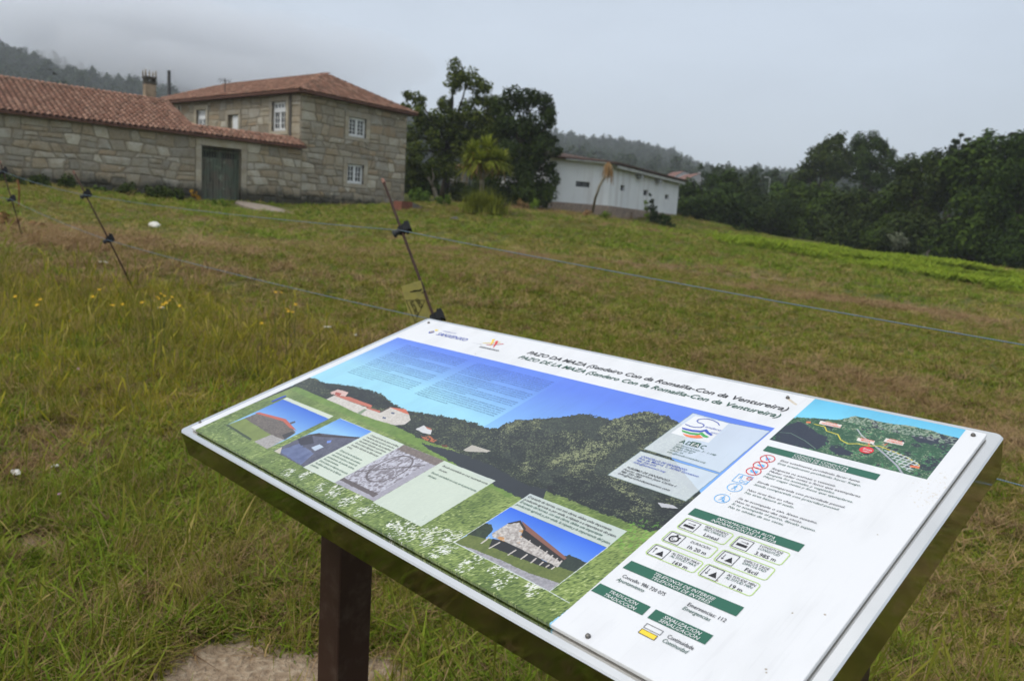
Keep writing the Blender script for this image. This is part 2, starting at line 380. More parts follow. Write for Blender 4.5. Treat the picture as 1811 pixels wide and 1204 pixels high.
def tree(name, label, base, blobs, mat, leaf, cov=4.5, tr=.25, group=None, seed=0, cat='tree', barkm=None, forks=None, skirt=0):
    bx, by = base[0], base[1]
    if skirt: bx, by = sum(b[0] for b in blobs) / len(blobs), sum(b[1] for b in blobs) / len(blobs)
    bz = gz(bx, by)
    t = thing(name, label, cat, (bx, by, bz), group)
    rng = random.Random(seed); mb = MB(); blobs = list(blobs)
    if skirt:
        for k in range(5):
            a = 1.257 * k + seed; blobs.append((bx + math.cos(a) * skirt * .8, by + math.sin(a) * skirt * .5 - skirt * .3, bz + skirt * rng.uniform(.35, .9), skirt * rng.uniform(.7, .95)))
    cx = sum(b[0] for b in blobs) / len(blobs); cy = sum(b[1] for b in blobs) / len(blobs)
    zlo = min(b[2] for b in blobs); zhi = max(b[2] for b in blobs)
    fk = Vector((bx * .6 + cx * .4, by * .6 + cy * .4, bz + max(.8, (zhi - bz) * .33)))
    limb(mb, (bx, by, bz - .2), fk, tr * 1.25, tr * .85, rng, 4, .03)
    for b in blobs:
        p = Vector(b[:3])
        if p.z < fk.z: continue
        mid = fk.lerp(p, .55) + Vector((0, 0, (p - fk).length * .1))
        limb(mb, fk, mid, tr * .5, tr * .3, rng, 3); limb(mb, mid, p, tr * .3, tr * .07, rng, 3)
    obj('trunk', mb.mesh('trunk', (barkm or bark,), True), t)
    crown(t, blobs, leaf, mat, cov, seed=seed)
    return t

# ------------------------------------------------------------------ instancing helper (grass, far forest)
def scatter(name, pts, rots, scl, idx, variants, **props):
    me = bpy.data.meshes.new(name); n = len(pts)
    me.vertices.add(n); me.vertices.foreach_set('co', np.asarray(pts, np.float32).ravel())
    a = me.attributes.new('rot', 'FLOAT_VECTOR', 'POINT'); a.data.foreach_set('vector', np.asarray(rots, np.float32).ravel())
    a = me.attributes.new('scl', 'FLOAT_VECTOR', 'POINT'); a.data.foreach_set('vector', np.asarray(scl, np.float32).ravel())
    a = me.attributes.new('idx', 'INT', 'POINT'); a.data.foreach_set('value', np.asarray(idx, np.int32))
    src = bpy.data.collections.new(name + '_sources')
    for k, m in enumerate(variants):
        src.objects.link(bpy.data.objects.new('%s_%02d' % (name, k), m))
    ng = bpy.data.node_groups.new(name, 'GeometryNodeTree')
    ng.interface.new_socket('Geometry', in_out='INPUT', socket_type='NodeSocketGeometry')
    ng.interface.new_socket('Geometry', in_out='OUTPUT', socket_type='NodeSocketGeometry')
    gi = ng.nodes.new('NodeGroupInput'); go = ng.nodes.new('NodeGroupOutput')
    ip = ng.nodes.new('GeometryNodeInstanceOnPoints'); ci = ng.nodes.new('GeometryNodeCollectionInfo')
    ci.inputs['Collection'].default_value = src; ci.inputs['Separate Children'].default_value = True; ci.inputs['Reset Children'].default_value = True
    def attr(nm, ty):
        q = ng.nodes.new('GeometryNodeInputNamedAttribute'); q.data_type = ty; q.inputs['Name'].default_value = nm; return q.outputs[0]
    l = ng.links.new
    l(gi.outputs[0], ip.inputs['Points']); l(ci.outputs[0], ip.inputs['Instance']); ip.inputs['Pick Instance'].default_value = True
    l(attr('idx', 'INT'), ip.inputs['Instance Index']); l(attr('rot', 'FLOAT_VECTOR'), ip.inputs['Rotation']); l(attr('scl', 'FLOAT_VECTOR'), ip.inputs['Scale'])
    l(ip.outputs[0], go.inputs[0])
    o = obj(name, me, **props); md = o.modifiers.new('scatter', 'NODES'); md.node_group = ng
    return o

# far forest on the hillsides: eucalyptus and pine seen as one mass
def forest_tree(seed, kind):
    rng = np.random.default_rng(seed); B = []
    if kind == 0:      # eucalyptus: loose high crown of several puffs
        for k in range(7): B.append((rng.normal() * 1.3, rng.normal() * 1.3, rng.uniform(5, 11), rng.uniform(1.2, 2.0)))
    elif kind == 1:    # broad
        for k in range(7): B.append((rng.normal() * 1.9, rng.normal() * 1.9, rng.uniform(2.5, 7.5), rng.uniform(1.6, 2.6)))
    else:              # pine
        for k in range(7): B.append((rng.normal() * .3, rng.normal() * .3, 2 + k * 1.5, 2.1 * (1 - k / 8.5)))
    P, O = crown_points(B, 2.6, .2, rng); V, Q = leaves(P, .8, .6, rng, 0, O)
    s = MB(); s.tube([(0, 0, -1), (0, 0, 9)], [.2, .08], 4, 1)
    V2 = np.vstack([V, np.array(s.v)]); me = bpy.data.meshes.new('far_tree')
    fs = [tuple(q) for q in Q.tolist()] + [tuple(len(V) + i for i in f) for f in s.f]
    me.from_pydata(V2.tolist(), [], fs); me.materials.append(LM['forest']); me.materials.append(bark)
    me.polygons.foreach_set('material_index', [0] * len(Q) + [1] * len(s.f)); me.update(); return me
FT = [forest_tree(50 + k, k % 3) for k in range(6)]
N = 15000
azs = NR.uniform(math.radians(-44), math.radians(42), N); rs = np.sqrt(NR.uniform(260 ** 2, 900 ** 2, N))
fx_, fy_ = rs * np.sin(azs), rs * np.cos(azs)
R0 = np.interp(azs, caz, cR); keep = rs < R0 + 45
dens = fbm(fx_, fy_, 90, 77); keep &= (NR.random(N) < np.clip(dens * 2.2, .4, 1))
fx_, fy_ = fx_[keep], fy_[keep]; n = len(fx_)
fz_ = hill_z(fx_, fy_)
s_ = NR.uniform(1.0, 1.7, n) * (.8 + .5 * fbm(fx_, fy_, 70, 12))
scatter('forest', np.c_[fx_, fy_, fz_], np.c_[np.zeros(n), np.zeros(n), NR.uniform(0, 6.28, n)], np.c_[s_, s_, s_ * NR.uniform(.85, 1.1, n)],
        NR.choice(6, n, p=[.3, .12, .08, .3, .12, .08]), FT, kind='stuff', label='hazy eucalyptus and pine forest covering the misty hills')
# darker belt of trees closing the valley behind the shed
bx_ = []
for (x, y, z) in [(27.5091,114.7486,9.2327), (30.1597,121.307,10.0912), (30.0927,116.1655,9.9507), (33.3369,123.5826,10.4138), (32.7602,117.5192,10.1911), (35.9035,124.9438,10.6467), (35.3879,118.8432,10.4273), (38.4451,125.2317,10.9029), (38.0493,120.1176,10.6627), (40.2832,123.6012,11.0035), (39.4108,117.5704,10.4298), (41.7686,120.9933,10.6015), (24.1211,107.3227,8.0215), (25.6707,109.0184,8.0466), (51.6744,108.304,10.6286), (54.7634,112.3653,11.2832),(48.9799,104.0479,9.7144)]:
    bx_.append((x, y, z - 5.5))
for q in range(60):
    b = bx_[q % 17]; bx_.append((b[0] + NR.normal() * 4, b[1] + NR.uniform(0, 14), b[2] - NR.uniform(.5, 5)))
n = len(bx_); s_ = NR.uniform(.5, .75, n)
scatter('distant_treeline', bx_, np.c_[np.zeros(n), np.zeros(n), NR.uniform(0, 6.28, n)], np.c_[s_, s_, s_], NR.integers(0, 6, n), FT, kind='stuff',
        label='dark belt of trees closing the valley beyond the shed')

# ------------------------------------------------------------------ house and farm wing
C0 = np.array([-11.012, 39.493]); DR = np.array([.608, .794]); DL = np.array([-.794, .608])
W0 = np.array([-10.78, 39.04]); DW = np.array([-.755, -.655])
def frame(P0, d, nrm, off=0.):
    P0 = np.asarray(P0, float); d = np.asarray(d, float); d = d / np.linalg.norm(d); nrm = np.asarray(nrm, float); nrm = nrm / np.linalg.norm(nrm)
    return lambda a, o, z: (P0[0] + d[0] * a + nrm[0] * (o + off), P0[1] + d[1] * a + nrm[1] * (o + off), z)
FR = frame(C0, DR, (.794, -.608)); FL = frame(C0, DL, (-.608, -.794)); FW = frame(W0, DW, (.655, -.755), -.12)

def stone_mat(name, base, warm, dark):
    m = M(name, .95, .12)
    n1 = m.noise(2.2, 6, .65); n2 = m.noise(14, 5, .6); r = m.orand()
    c = m.mix(m.rng(n1, .4, .68), base, warm)
    c = m.mix(m.rng(n2, .52, .74, 0, .75), c, dark)
    c = m.mix(1., c, m.ramp(r, ((0., (.84, .84, .85)), (.5, (1., .99, .97)), (1., (1.2, 1.18, 1.13)))), 'MULTIPLY')
    n3 = m.noise(5, 4); c = m.mix(m.rng(n3, .66, .76, 0, .7), c, (.52, .52, .47))           # pale lichen
    lo = m.rng(m.math('ADD', m.z(), m.math('MULTIPLY', n1, 1.3)), 3.0, 2.6, 0, .9)        # damp black stain along the foot
    c = m.mix(lo, c, (.03, .03, .022))
    m.col(c).bump(m.math('ADD', n1, n2), .6, .03); return m.mt
ST = [stone_mat('granite_grey', (.315, .29, .235), (.27, .225, .16), (.14, .125, .095)),
      stone_mat('granite_warm', (.32, .275, .205), (.28, .22, .14), (.12, .095, .065)),
      stone_mat('granite_pale', (.42, .395, .335), (.34, .295, .22), (.19, .17, .13)),
      stone_mat('granite_brown', (.31, .26, .19), (.32, .23, .14), (.16, .13, .095))]
mort = stone_mat('lime_mortar', (.265, .235, .18), (.22, .18, .125), (.13, .11, .08))
dressed = stone_mat('dressed_granite', (.39, .36, .295), (.34, .29, .21), (.21, .185, .145))

def wall_holes(P, a0, a1, z0, z1, holes, depth=.3, mi=0):
    """front skin of a wall in frame P with rectangular holes and their reveals"""
    mb = MB(); A = sorted({a0, a1, *[h[0] for h in holes], *[h[1] for h in holes]}); Z = sorted({z0, z1, *[h[2] for h in holes], *[h[3] for h in holes]})
    A = [q for q in A if a0 <= q <= a1]; Z = [q for q in Z if z0 <= q <= z1]
    for i in range(len(A) - 1):
        for j in range(len(Z) - 1):
            ca, cz_ = (A[i] + A[i + 1]) / 2, (Z[j] + Z[j + 1]) / 2
            if any(h[0] < ca < h[1] and h[2] < cz_ < h[3] for h in holes): continue
            mb.add([P(A[i], 0, Z[j]), P(A[i + 1], 0, Z[j]), P(A[i + 1], 0, Z[j + 1]), P(A[i], 0, Z[j + 1])], [(0, 1, 2, 3)], mi)
    for (x0, x1, y0, y1) in holes:
        for (p, q) in (((x0, y0), (x1, y0)), ((x1, y0), (x1, y1)), ((x1, y1), (x0, y1)), ((x0, y1), (x0, y0))):
            mb.add([P(p[0], 0, p[1]), P(q[0], 0, q[1]), P(q[0], -depth, q[1]), P(p[0], -depth, p[1])], [(0, 1, 2, 3)], mi)
    return mb
def masonry(parent, P, a0, a1, zb, zt, holes, seed, hmin=.26, hmax=.5, wmin=.3, wmax=.95, depth=.035, snap=()):
    """irregular coursed rubble: every stone an object of its own"""
    rng = random.Random(seed); z0 = min(zb(a0), zb(a1)); z1 = max(zt(a0), zt(a1))
    Z = [z0]
    while Z[-1] < z1 - hmin * .6: Z.append(Z[-1] + rng.uniform(hmin, hmax))
    Z[-1] = z1; fixed = set((0, len(Z) - 1))
    for h in [q for hh in holes for q in (hh[2], hh[3])]:
        k = min(range(1, len(Z) - 1), key=lambda q: abs(Z[q] - h)) if len(Z) > 2 else 0
        if k and abs(Z[k] - h) < .3 and k not in fixed: Z[k] = h; fixed.add(k)
    ph = [(rng.uniform(0, 6), rng.uniform(.5, 1.1), rng.uniform(0, 6), rng.uniform(1.8, 3.), (.012 if k in fixed else .05)) for k in range(len(Z))]
    def zl(k, a):
        p = ph[k]; return Z[k] + p[4] * (math.sin(a * p[1] + p[0]) + .6 * math.sin(a * p[3] + p[2]))
    count = 0
    def stone(poly):
        nonlocal count
        n = len(poly); ca = sum(p[0] for p in poly) / n; cz = sum(p[1] for p in poly) / n
        w = max(p[0] for p in poly) - min(p[0] for p in poly)
        if w < .06: return
        d = depth * rng.uniform(.6, 1.5); ins = rng.uniform(.72, .9); b = []
        for (a, z) in poly: b.append(P(a, -.01, z))
        for (a, z) in poly: b.append(P(ca + (a - ca) * ins + rng.uniform(-.01, .01), d * rng.uniform(.75, 1.), cz + (z - cz) * ins + rng.uniform(-.01, .01)))
        b.append(P(ca, d * 1.25, cz))
        f = [(i, (i + 1) % n, n + (i + 1) % n, n + i) for i in range(n)] + [(n + i, n + (i + 1) % n, 2 * n) for i in range(n)]
        k = rng.choices(range(4), (.46, .26, .23, .05))[0]
        o = P(ca, 0, cz); b = [(q[0] - o[0], q[1] - o[1], q[2] - o[2]) for q in b]
        obj('stone', mesh('stone', b, f, (ST[k],)), parent, loc=None).location = o if parent is None else Vector(o)
        count += 1
    def quad(aL0, aR0, aL1, aR1, fb, ft):
        g = rng.uniform(.006, .013); r = lambda: rng.uniform(.02, .085); j = lambda: rng.uniform(-.012, .012)
        h = ft((aL1 + aR1) / 2) - fb((aL0 + aR0) / 2)
        if h < .08 or aR0 - aL0 < .08: return
        pts = []
        for (a, sa, f_, sz) in ((aL0, 1, fb, 1), (aR0, -1, fb, 1), (aR1, -1, ft, -1), (aL1, 1, ft, -1)):
            c1 = r() * min(1, h / .3); c2 = r() * min(1, h / .3); z = f_(a)
            p1 = (a + sa * g + j() * .5, z + sz * (g + c1)); p2 = (a + sa * (g + c2), f_(a + sa * c2) + sz * g + j() * .5)
            pts += [p1, p2] if (sa * sz) > 0 else [p2, p1]
        # order round: bottom-left, bottom-right, top-right, top-left
        stone([(min(max(a, a0), a1), z) for a, z in pts])
    for k in range(len(Z) - 1):
        zm = (Z[k] + Z[k + 1]) / 2
        iv = [(a0, a1)]
        for h in holes:
            if h[2] - .02 < zm < h[3] + .02:
                iv = [q for (x, y) in iv for q in ((x, min(y, h[0])), (max(x, h[1]), y)) if q[1] - q[0] > .1]
        for (x, y) in iv:
            cuts = [x]
            while y - cuts[-1] > wmax: cuts.append(cuts[-1] + rng.uniform(wmin, wmax) * rng.choice((.7, 1, 1, 1.15)))
            if y - cuts[-1] < wmin * .6 and len(cuts) > 1: cuts[-1] = y
            else: cuts.append(y)
            sl = [0 if c in (x, y) else rng.uniform(-.07, .07) for c in cuts]
            for i in range(len(cuts) - 1):
                fb = lambda a, k=k: max(zl(k, a), zb(a)); ft = lambda a, k=k: min(zl(k + 1, a), zt(a))
                aL0, aR0, aL1, aR1 = cuts[i] - sl[i], cuts[i + 1] - sl[i + 1], cuts[i] + sl[i], cuts[i + 1] + sl[i + 1]
                u = rng.random(); hh = ft((aL0 + aR0) / 2) - fb((aL0 + aR0) / 2)
                if u < .14 and hh > .3:
                    t = rng.uniform(.35, .65); fm = lambda a: fb(a) * (1 - t) + ft(a) * t
                    quad(aL0, aR0, (aL0 + aL1) / 2, (aR0 + aR1) / 2, fb, fm); quad((aL0 + aL1) / 2, (aR0 + aR1) / 2, aL1, aR1, fm, ft)
                elif u < .24 and hh > .3 and aR0 - aL0 > .55:
                    m = aR0 - rng.uniform(.16, .24); t = rng.uniform(.4, .6); fm = lambda a: fb(a) * (1 - t) + ft(a) * t
                    quad(aL0, m, aL1, m, fb, ft); quad(m, aR0, m, (aR0 + aR1) / 2, fb, fm); quad(m, (aR0 + aR1) / 2, m, aR1, fm, ft)
                else: quad(aL0, aR0, aL1, aR1, fb, ft)
    return count

# fired-clay roof tiles
tilem = M('clay_tile', .85, .2)
tn = tilem.noise(3, 5); tn2 = tilem.noise(22, 4)
tr_ = tilem.math('ADD', tilem.math('MULTIPLY', tilem.orand(), .5), tilem.math('MULTIPLY', tilem.irand(), .5))
tcx = tilem.ramp(tr_, ((.1, (.15, .08, .055)), (.45, (.275, .14, .095)), (.75, (.37, .215, .15)), (.95, (.20, .115, .08))))
tcx = tilem.mix(tilem.rng(tn, .48, .68, 0, .8), tcx, (.13, .085, .06)); tcx = tilem.mix(tilem.rng(tn2, .6, .75, 0, .5), tcx, (.40, .33, .25))
tilem.col(tcx).bump(tn2, .4, .01); tilem = tilem.mt
underm = plain('clay_channel', (.10, .045, .03), .4, 6)
def tile_mesh(seg=6, r=.092, L_=.46):
    vs = []; fs = []
    for k, (y, rr, zz) in enumerate(((0, r, .0), (L_, r * .8, -.02))):
        for i in range(seg + 1):
            a = math.pi * i / seg; vs.append((math.cos(a) * rr, y, math.sin(a) * rr * .85 + zz))
    for i in range(seg): fs.append((i, i + 1, seg + 2 + i, seg + 1 + i))
    for i in range(seg + 1): vs.append((math.cos(math.pi * i / seg) * r * .82, 0, math.sin(math.pi * i / seg) * r * .67))
    b = 2 * (seg + 1)
    for i in range(seg): fs.append((i, b + i, b + i + 1, i + 1))
    return vs, fs
TV, TF = tile_mesh(); TILE = mesh('tile', TV, TF, (tilem,), smooth=True)
def tile_places(origin, e, s, nrm, polyfn, wa, ws, pitch=.225, step=.38, rng=rnd):
    """matrices of cover tiles over a roof plane: e along the eave, s up the slope"""
    out = []
    for k in range(int(wa / pitch) + 1):
        for j in range(int(ws / step) + 1):
            a = (k + .5) * pitch; b = j * step
            if not polyfn(a, b + .15): continue
            ee = (e + nrm * rng.uniform(-.02, .02)).normalized(); yy = (s + e * rng.uniform(-.025, .025) - nrm * 0.03).normalized()
            zz = ee.cross(yy).normalized(); ee = yy.cross(zz).normalized()
            p = origin + e * (a + rng.uniform(-.008, .008)) + s * (b + rng.uniform(-.015, .015)) + nrm * (.02)
            out.append(Matrix(((ee.x, yy.x, zz.x, p.x), (ee.y, yy.y, zz.y, p.y), (ee.z, yy.z, zz.z, p.z), (0, 0, 0, 1))))
    return out
def merged_tiles(name, mats, parent, **kw):
    if not mats: return None
    V = np.array(TV); H = np.c_[V, np.ones(len(V))]; Vs = np.vstack([(H @ np.array(m).T)[:, :3] for m in mats])
    F = np.vstack([np.array(TF) + i * len(V) for i in range(len(mats))])
    return obj(name, npmesh(name, Vs, F, (tilem,), smooth=True), parent, **kw)
def plane_axes(P0, P1, P2):
    """origin P0, eave direction P0->P1, P2 a point up the slope"""
    e = (P1 - P0).normalized(); s = (P2 - P0); s = (s - e * s.dot(e)).normalized(); n = e.cross(s).normalized()
    if n.z < 0: n = -n
    return e, s, n

white = plain('white_window_paint', (.72, .73, .72), .12, 9, .5, .4)
glass = M('window_glass', .08, .6); glass.col(glass.mix(glass.rng(glass.noise(3, 2), .3, .7), (.012, .015, .018), (.05, .055, .055))); glass = glass.mt  # opaque pane, its dark colour stands for the unlit rooms behind
iron = plain('dark_iron', (.03, .03, .032), .3, 20, .6, .4)
def window(parent, P, a0, a1, z0, z1, rows, transom=0., leafcols=2, label=None):
    """white two-leaf casement with glazing bars set back in its opening"""
    mb = MB(); o0, o1 = -.16, -.10; B = mb.box; fr = .06
    B(P, a0, a1, o0, o1, z0, z0 + fr); B(P, a0, a1, o0, o1, z1 - fr, z1)
    B(P, a0, a0 + fr, o0 + .002, o1 - .002, z0 + fr, z1 - fr); B(P, a1 - fr, a1, o0 + .002, o1 - .002, z0 + fr, z1 - fr)
    zt = z1 - fr - transom
    if transom:
        B(P, a0 + fr, a1 - fr, o0 + .004, o1 + .01, zt - .08, zt + .0)
        nb = 4; w = (a1 - a0 - 2 * fr) / nb
        B(P, a0 + fr, a1 - fr, o0 + .006, o1 - .006, zt, zt + transom * .25); B(P, a0 + fr, a1 - fr, o0 + .006, o1 - .006, z1 - fr - transom * .2, z1 - fr)
        for k in range(nb + 1): B(P, a0 + fr + k * w - .05, a0 + fr + k * w + .05, o0 + .008, o1 - .008, zt + transom * .25, z1 - fr - transom * .2)
        zt -= .08
    am = (a0 + a1) / 2
    for (x0, x1) in ((a0 + fr, am - .005), (am + .005, a1 - fr)):
        s = .06; p0, p1 = o0 + .02, o1 + .02
        B(P, x0, x0 + s, p0, p1, z0 + fr, zt); B(P, x1 - s, x1, p0, p1, z0 + fr, zt)
        B(P, x0 + s, x1 - s, p0 + .002, p1 - .002, z0 + fr, z0 + fr + s + .02); B(P, x0 + s, x1 - s, p0 + .002, p1 - .002, zt - s, zt)
        xm = (x0 + x1) / 2; B(P, xm - .014, xm + .014, p0 + .01, p1 - .01, z0 + fr + s, zt - s)
        for r in range(1, rows):
            zz = z0 + fr + s + (zt - z0 - fr - 2 * s) * r / rows; B(P, x0 + s, x1 - s, p0 + .012, p1 - .012, zz - .013, zz + .013)
    w = obj('window', mb.mesh('window', (white,)), parent)
    g = MB(); g.add([P(a0 + .02, -.145, z0 + .02), P(a1 - .02, -.145, z0 + .02), P(a1 - .02, -.145, z1 - .02), P(a0 + .02, -.145, z1 - .02)], [(0, 1, 2, 3)])
    obj('pane', g.mesh('pane', (glass,)), w)
    for (aa, zz) in ((a0, z0 + .12), (a0, z1 - .15), (a1, z0 + .12), (a1, z1 - .15)):
        h = MB(); h.box(P, aa - .07, aa + .05, .0, .03, zz, zz + .1); obj('hinge', h.mesh('hinge', (iron,)), w)
    return w
def surround(parent, P, a0, a1, z0, z1, j=.27, lint=.3, sill=.2, seed=1):
    rng = random.Random(seed)
    def blk(x0, x1, y0, y1):
        mb = MB(); g = .006; mb.box(P, x0 + g, x1 - g, -.02, .045, y0 + g, y1 - g); o = obj('stone', mb.mesh('stone', (dressed,)), parent); 
    blk(a0 - j, a1 + j, z1, z1 + lint)
    if sill: blk(a0 - j, a1 + j, z0 - sill, z0)
    n = max(1, round((z1 - z0) / .55))
    for k in range(n):
        blk(a0 - j, a0, z0 + (z1 - z0) * k / n, z0 + (z1 - z0) * (k + 1) / n); blk(a1, a1 + j, z0 + (z1 - z0) * k / n, z0 + (z1 - z0) * (k + 1) / n)
    return (a0 - j, a1 + j, z0 - sill, z1 + lint)

house = thing('stone_house', 'two storey granite farmhouse with hipped clay tile roof and white casement windows', 'house', (C0[0], C0[1], 1.6))
WT = 7.18
wr = [(3.0, 4.12, 2.96, 3.97), (3.02, 4.2, 5.38, 6.37)]
wl = [(1.18, 2.33, 5.27, 6.72), (8.42, 9.38, 5.0, 6.6), (5.3, 6.25, 4.3, 6.22)]
mbR = wall_holes(FR, 0, 7.2, .8, WT, wr); mbL = wall_holes(FL, 0, 15, .8, WT, wl)
mbR.v, base = mbR.v, len(mbR.v); mbR.add(mbL.v, mbL.f)
back = lambda a, o, z: (C0[0] + DR[0] * o + DL[0] * a, C0[1] + DR[1] * o + DL[1] * a, z)
mbR.add([back(0, 7.2, .8), back(15, 7.2, .8), back(15, 7.2, WT), back(0, 7.2, WT)], [(0, 1, 2, 3)])
mbR.add([back(15, 0, .8), back(15, 7.2, .8), back(15, 7.2, WT), back(15, 0, WT)], [(0, 1, 2, 3)])
me = mesh('wall', mbR.v, mbR.f, (mort,)); obj('wall', me, house)
hr = [surround(house, FR, *w, seed=i) for i, w in enumerate(wr)]
hl = [surround(house, FL, *w, j=.22, lint=.25, sill=.18, seed=i) for i, w in enumerate(wl)]
# quoins on the near corner belong to the courses themselves
n1_ = masonry(house, FR, 0, 7.2, lambda a: 1.35 + .065 * a, lambda a: WT, hr, 3)
n2_ = masonry(house, FL, 0.02, 14.2, lambda a: 4.45, lambda a: WT, hl, 4, .34, .52, .5, 1.15, depth=.018)
window(house, FR, *wr[0], rows=3); window(house, FR, *wr[1], rows=4)
window(house, FL, *wl[0], rows=3, transom=.3); window(house, FL, *wl[1], rows=3, transom=.3)
d_ = MB(); d_.box(FL, 5.3, 5.95, -.14, -.08, 4.3, 6.2)
for k in range(1, 4): d_.box(FL, 5.3 + .16 * k, 5.3 + .16 * k + .01, -.08, -.075, 4.35, 6.15)
dd = obj('door', d_.mesh('door', (white,)), house, label='white door leaf half hidden behind the lower roof')
d2 = MB(); d2.add([FL(5.3, -.16, 4.3), FL(6.25, -.16, 4.3), FL(6.25, -.16, 6.22), FL(5.3, -.16, 6.22)], [(0, 1, 2, 3)])
obj('doorway', d2.mesh('doorway', (dressed,)), house)
p_ = MB(); p_.tube([FL(.75, .07, 7.0), FL(.75, .07, 4.6)], .045, 8); obj('drainpipe', p_.mesh('drainpipe', (plain('zinc_pipe', (.13, .12, .11), .3, 8, .6),)), house)
p_ = MB(); p_.tube([FL(11.2, .05, 6.9), FL(11.1, .05, 6.2), FL(11.25, .05, 5.0)], .03, 6); obj('cable', p_.mesh('cable', (iron,)), house)
# roof: hipped, tiles on both visible slopes
EZ = 7.12; ov = .42
def HP(a, b, z): return Vector((C0[0] + DR[0] * a + DL[0] * b, C0[1] + DR[1] * a + DL[1] * b, z))
e00, e10, e01, e11 = HP(-ov, -ov, EZ), HP(7.2 + ov, -ov, EZ), HP(-ov, 15 + ov, EZ), HP(7.2 + ov, 15 + ov, EZ)
rA, rB = HP(3.6, 2.7, 8.74), HP(3.6, 12.5, 8.74)
rf = MB(); vs = [e00, e10, e11, e01, rA, rB]; dn = Vector((0, 0, -.09))
rf.add(vs, [(0, 1, 4), (1, 2, 5, 4), (2, 3, 5), (3, 0, 4, 5)]); rf.add([v + dn for v in vs[:4]], [(0, 3, 2, 1)])
rf.add([e00, e10, e11, e01, e00 + dn, e10 + dn, e11 + dn, e01 + dn], [(0, 4, 5, 1), (1, 5, 6, 2), (2, 6, 7, 3), (3, 7, 4, 0)])
roof = obj('roof', mesh('roof', rf.v, rf.f, (underm,)), house)
T = []
e_, s_, n_ = plane_axes(e00, e10, rA); L1 = (e10 - e00).length; ax = (rA - e00).dot(e_); ay = (rA - e00).dot(s_)
T += tile_places(e00 + n_ * .02, e_, s_, n_, lambda a, b: b < ay and a > ax * b / ay and a < L1 - (L1 - ax) * b / ay, L1, ay)
e_, s_, n_ = plane_axes(e01, e00, rA); L2 = (e00 - e01).length; ax1 = (rB - e01).dot(e_); ax2 = (rA - e01).dot(e_); ay = (rA - e01).dot(s_)
T += tile_places(e01 + n_ * .02, e_, s_, n_, lambda a, b: b < ay and a > ax1 * b / ay and a < L2 - (L2 - ax2) * b / ay, L2, ay)
merged_tiles('roof_tiles', T, house, kind='stuff')
def ridge_run(p, q, sc_=1.15, step=.38):
    out = []; d = (q - p).normalized(); sd = Vector((0, 0, 1)); x = d.cross(sd).normalized(); z = x.cross(d).normalized(); n = int((q - p).length / step)
    for k in range(n):
        o = p + d * (k * step) + z * .03
        out.append(Matrix(((x.x * sc_, d.x, z.x * sc_, o.x), (x.y * sc_, d.y, z.y * sc_, o.y), (x.z * sc_, d.z, z.z * sc_, o.z), (0, 0, 0, 1))))
    return out
merged_tiles('ridge_tiles', ridge_run(e00, rA) + ridge_run(e10, rA) + ridge_run(rA, rB) + ridge_run(e01, rB), house, kind='stuff')
an = MB(); a0 = Vector((-16.444,44.0295,7.8399)); a0.z -= .45
an.tube([a0, a0 + Vector((0, 0, .85))], .025, 6); an.tube([a0 + Vector((-.35, 0, .75)), a0 + Vector((.25, .15, .7))], .018, 5)
for k in range(5):
    p = a0 + Vector((-.35 + .14 * k, .03 * k, .75 - .01 * k)); an.tube([p - Vector((.05, .1, .16)), p + Vector((.05, .1, .16))], .012, 4)
obj('antenna', an.mesh('antenna', (iron,)), house)

# long wing with the wooden gate
wing = thing('farm_wing', 'long low granite outbuilding with clay tile roof, chimney and old wooden gate', 'outbuilding', (W0[0] + DW[0] * 8, W0[1] + DW[1] * 8, 1.6))
gate_h = (2.98, 4.8, 1.35, 4.0)
WL = 19.0; wz = 4.42
zbW = lambda a: float(np.interp(a, (0, 3, 5, 8.5, 12.5, 19), (1.5, 1.5, 1.45, 1.5, 1.68, 1.9)))
mbW = wall_holes(FW, -.05, WL, .9, wz, [gate_h], .5)
backz = -9.0
mbW.add([FW(5.2, backz, .9), FW(WL, backz, .9), FW(WL, backz, wz), FW(5.2, backz, wz)], [(0, 1, 2, 3)])
mbW.add([FW(5.2, -.4, .9), FW(5.2, backz, .9), FW(5.2, backz, wz), FW(5.2, backz / 2, 6.2), FW(5.2, -.4, wz)], [(0, 1, 2, 3, 4)])
mbW.add([FW(WL, 0, .9), FW(WL, backz, .9), FW(WL, backz, wz), FW(WL, backz / 2, 6.2), FW(WL, 0, wz)], [(0, 1, 2, 3, 4)])
mbW.add([FW(-.05, -.55, .9), FW(5.2, -.55, .9), FW(5.2, -.55, wz), FW(-.05, -.55, wz)], [(0, 1, 2, 3)])
obj('wall', mesh('wall', mbW.v, mbW.f, (mort,)), wing)
hg = surround(wing, FW, gate_h[0], gate_h[1], gate_h[2], gate_h[3], .26, .34, 0, seed=9)
n3_ = masonry(wing, FW, -.02, WL - 3.5, zbW, lambda a: wz, [hg], 6, .27, .5, .3, 1.0)
gm = M('weathered_gate_wood', .85, .2); gn = gm.noise(1.6, 5, .6); gn2 = gm.noise(9, 5, stretch=(1, 1, .12))
gc = gm.mix(gm.rng(gn, .4, .6), (.125, .11, .085), (.10, .125, .092)); gc = gm.mix(gm.rng(gn2, .5, .68), gc, (.06, .056, .045))
gc = gm.mix(gm.rng(gm.noise(4, 4), .6, .72, 0, .8), gc, (.20, .23, .17)); gm.col(gc).bump(gn2, .5, .01); gm = gm.mt
gw = gate_h[1] - gate_h[0]; zg0, zg1 = 1.5, 3.42
gate = MB(); B = gate.box
B(FW, gate_h[0], gate_h[1], -.36, -.26, 3.92, 4.0); B(FW, gate_h[0], gate_h[0] + .07, -.36, -.26, zg0, 3.92); B(FW, gate_h[1] - .07, gate_h[1], -.36, -.26, zg0, 3.92)
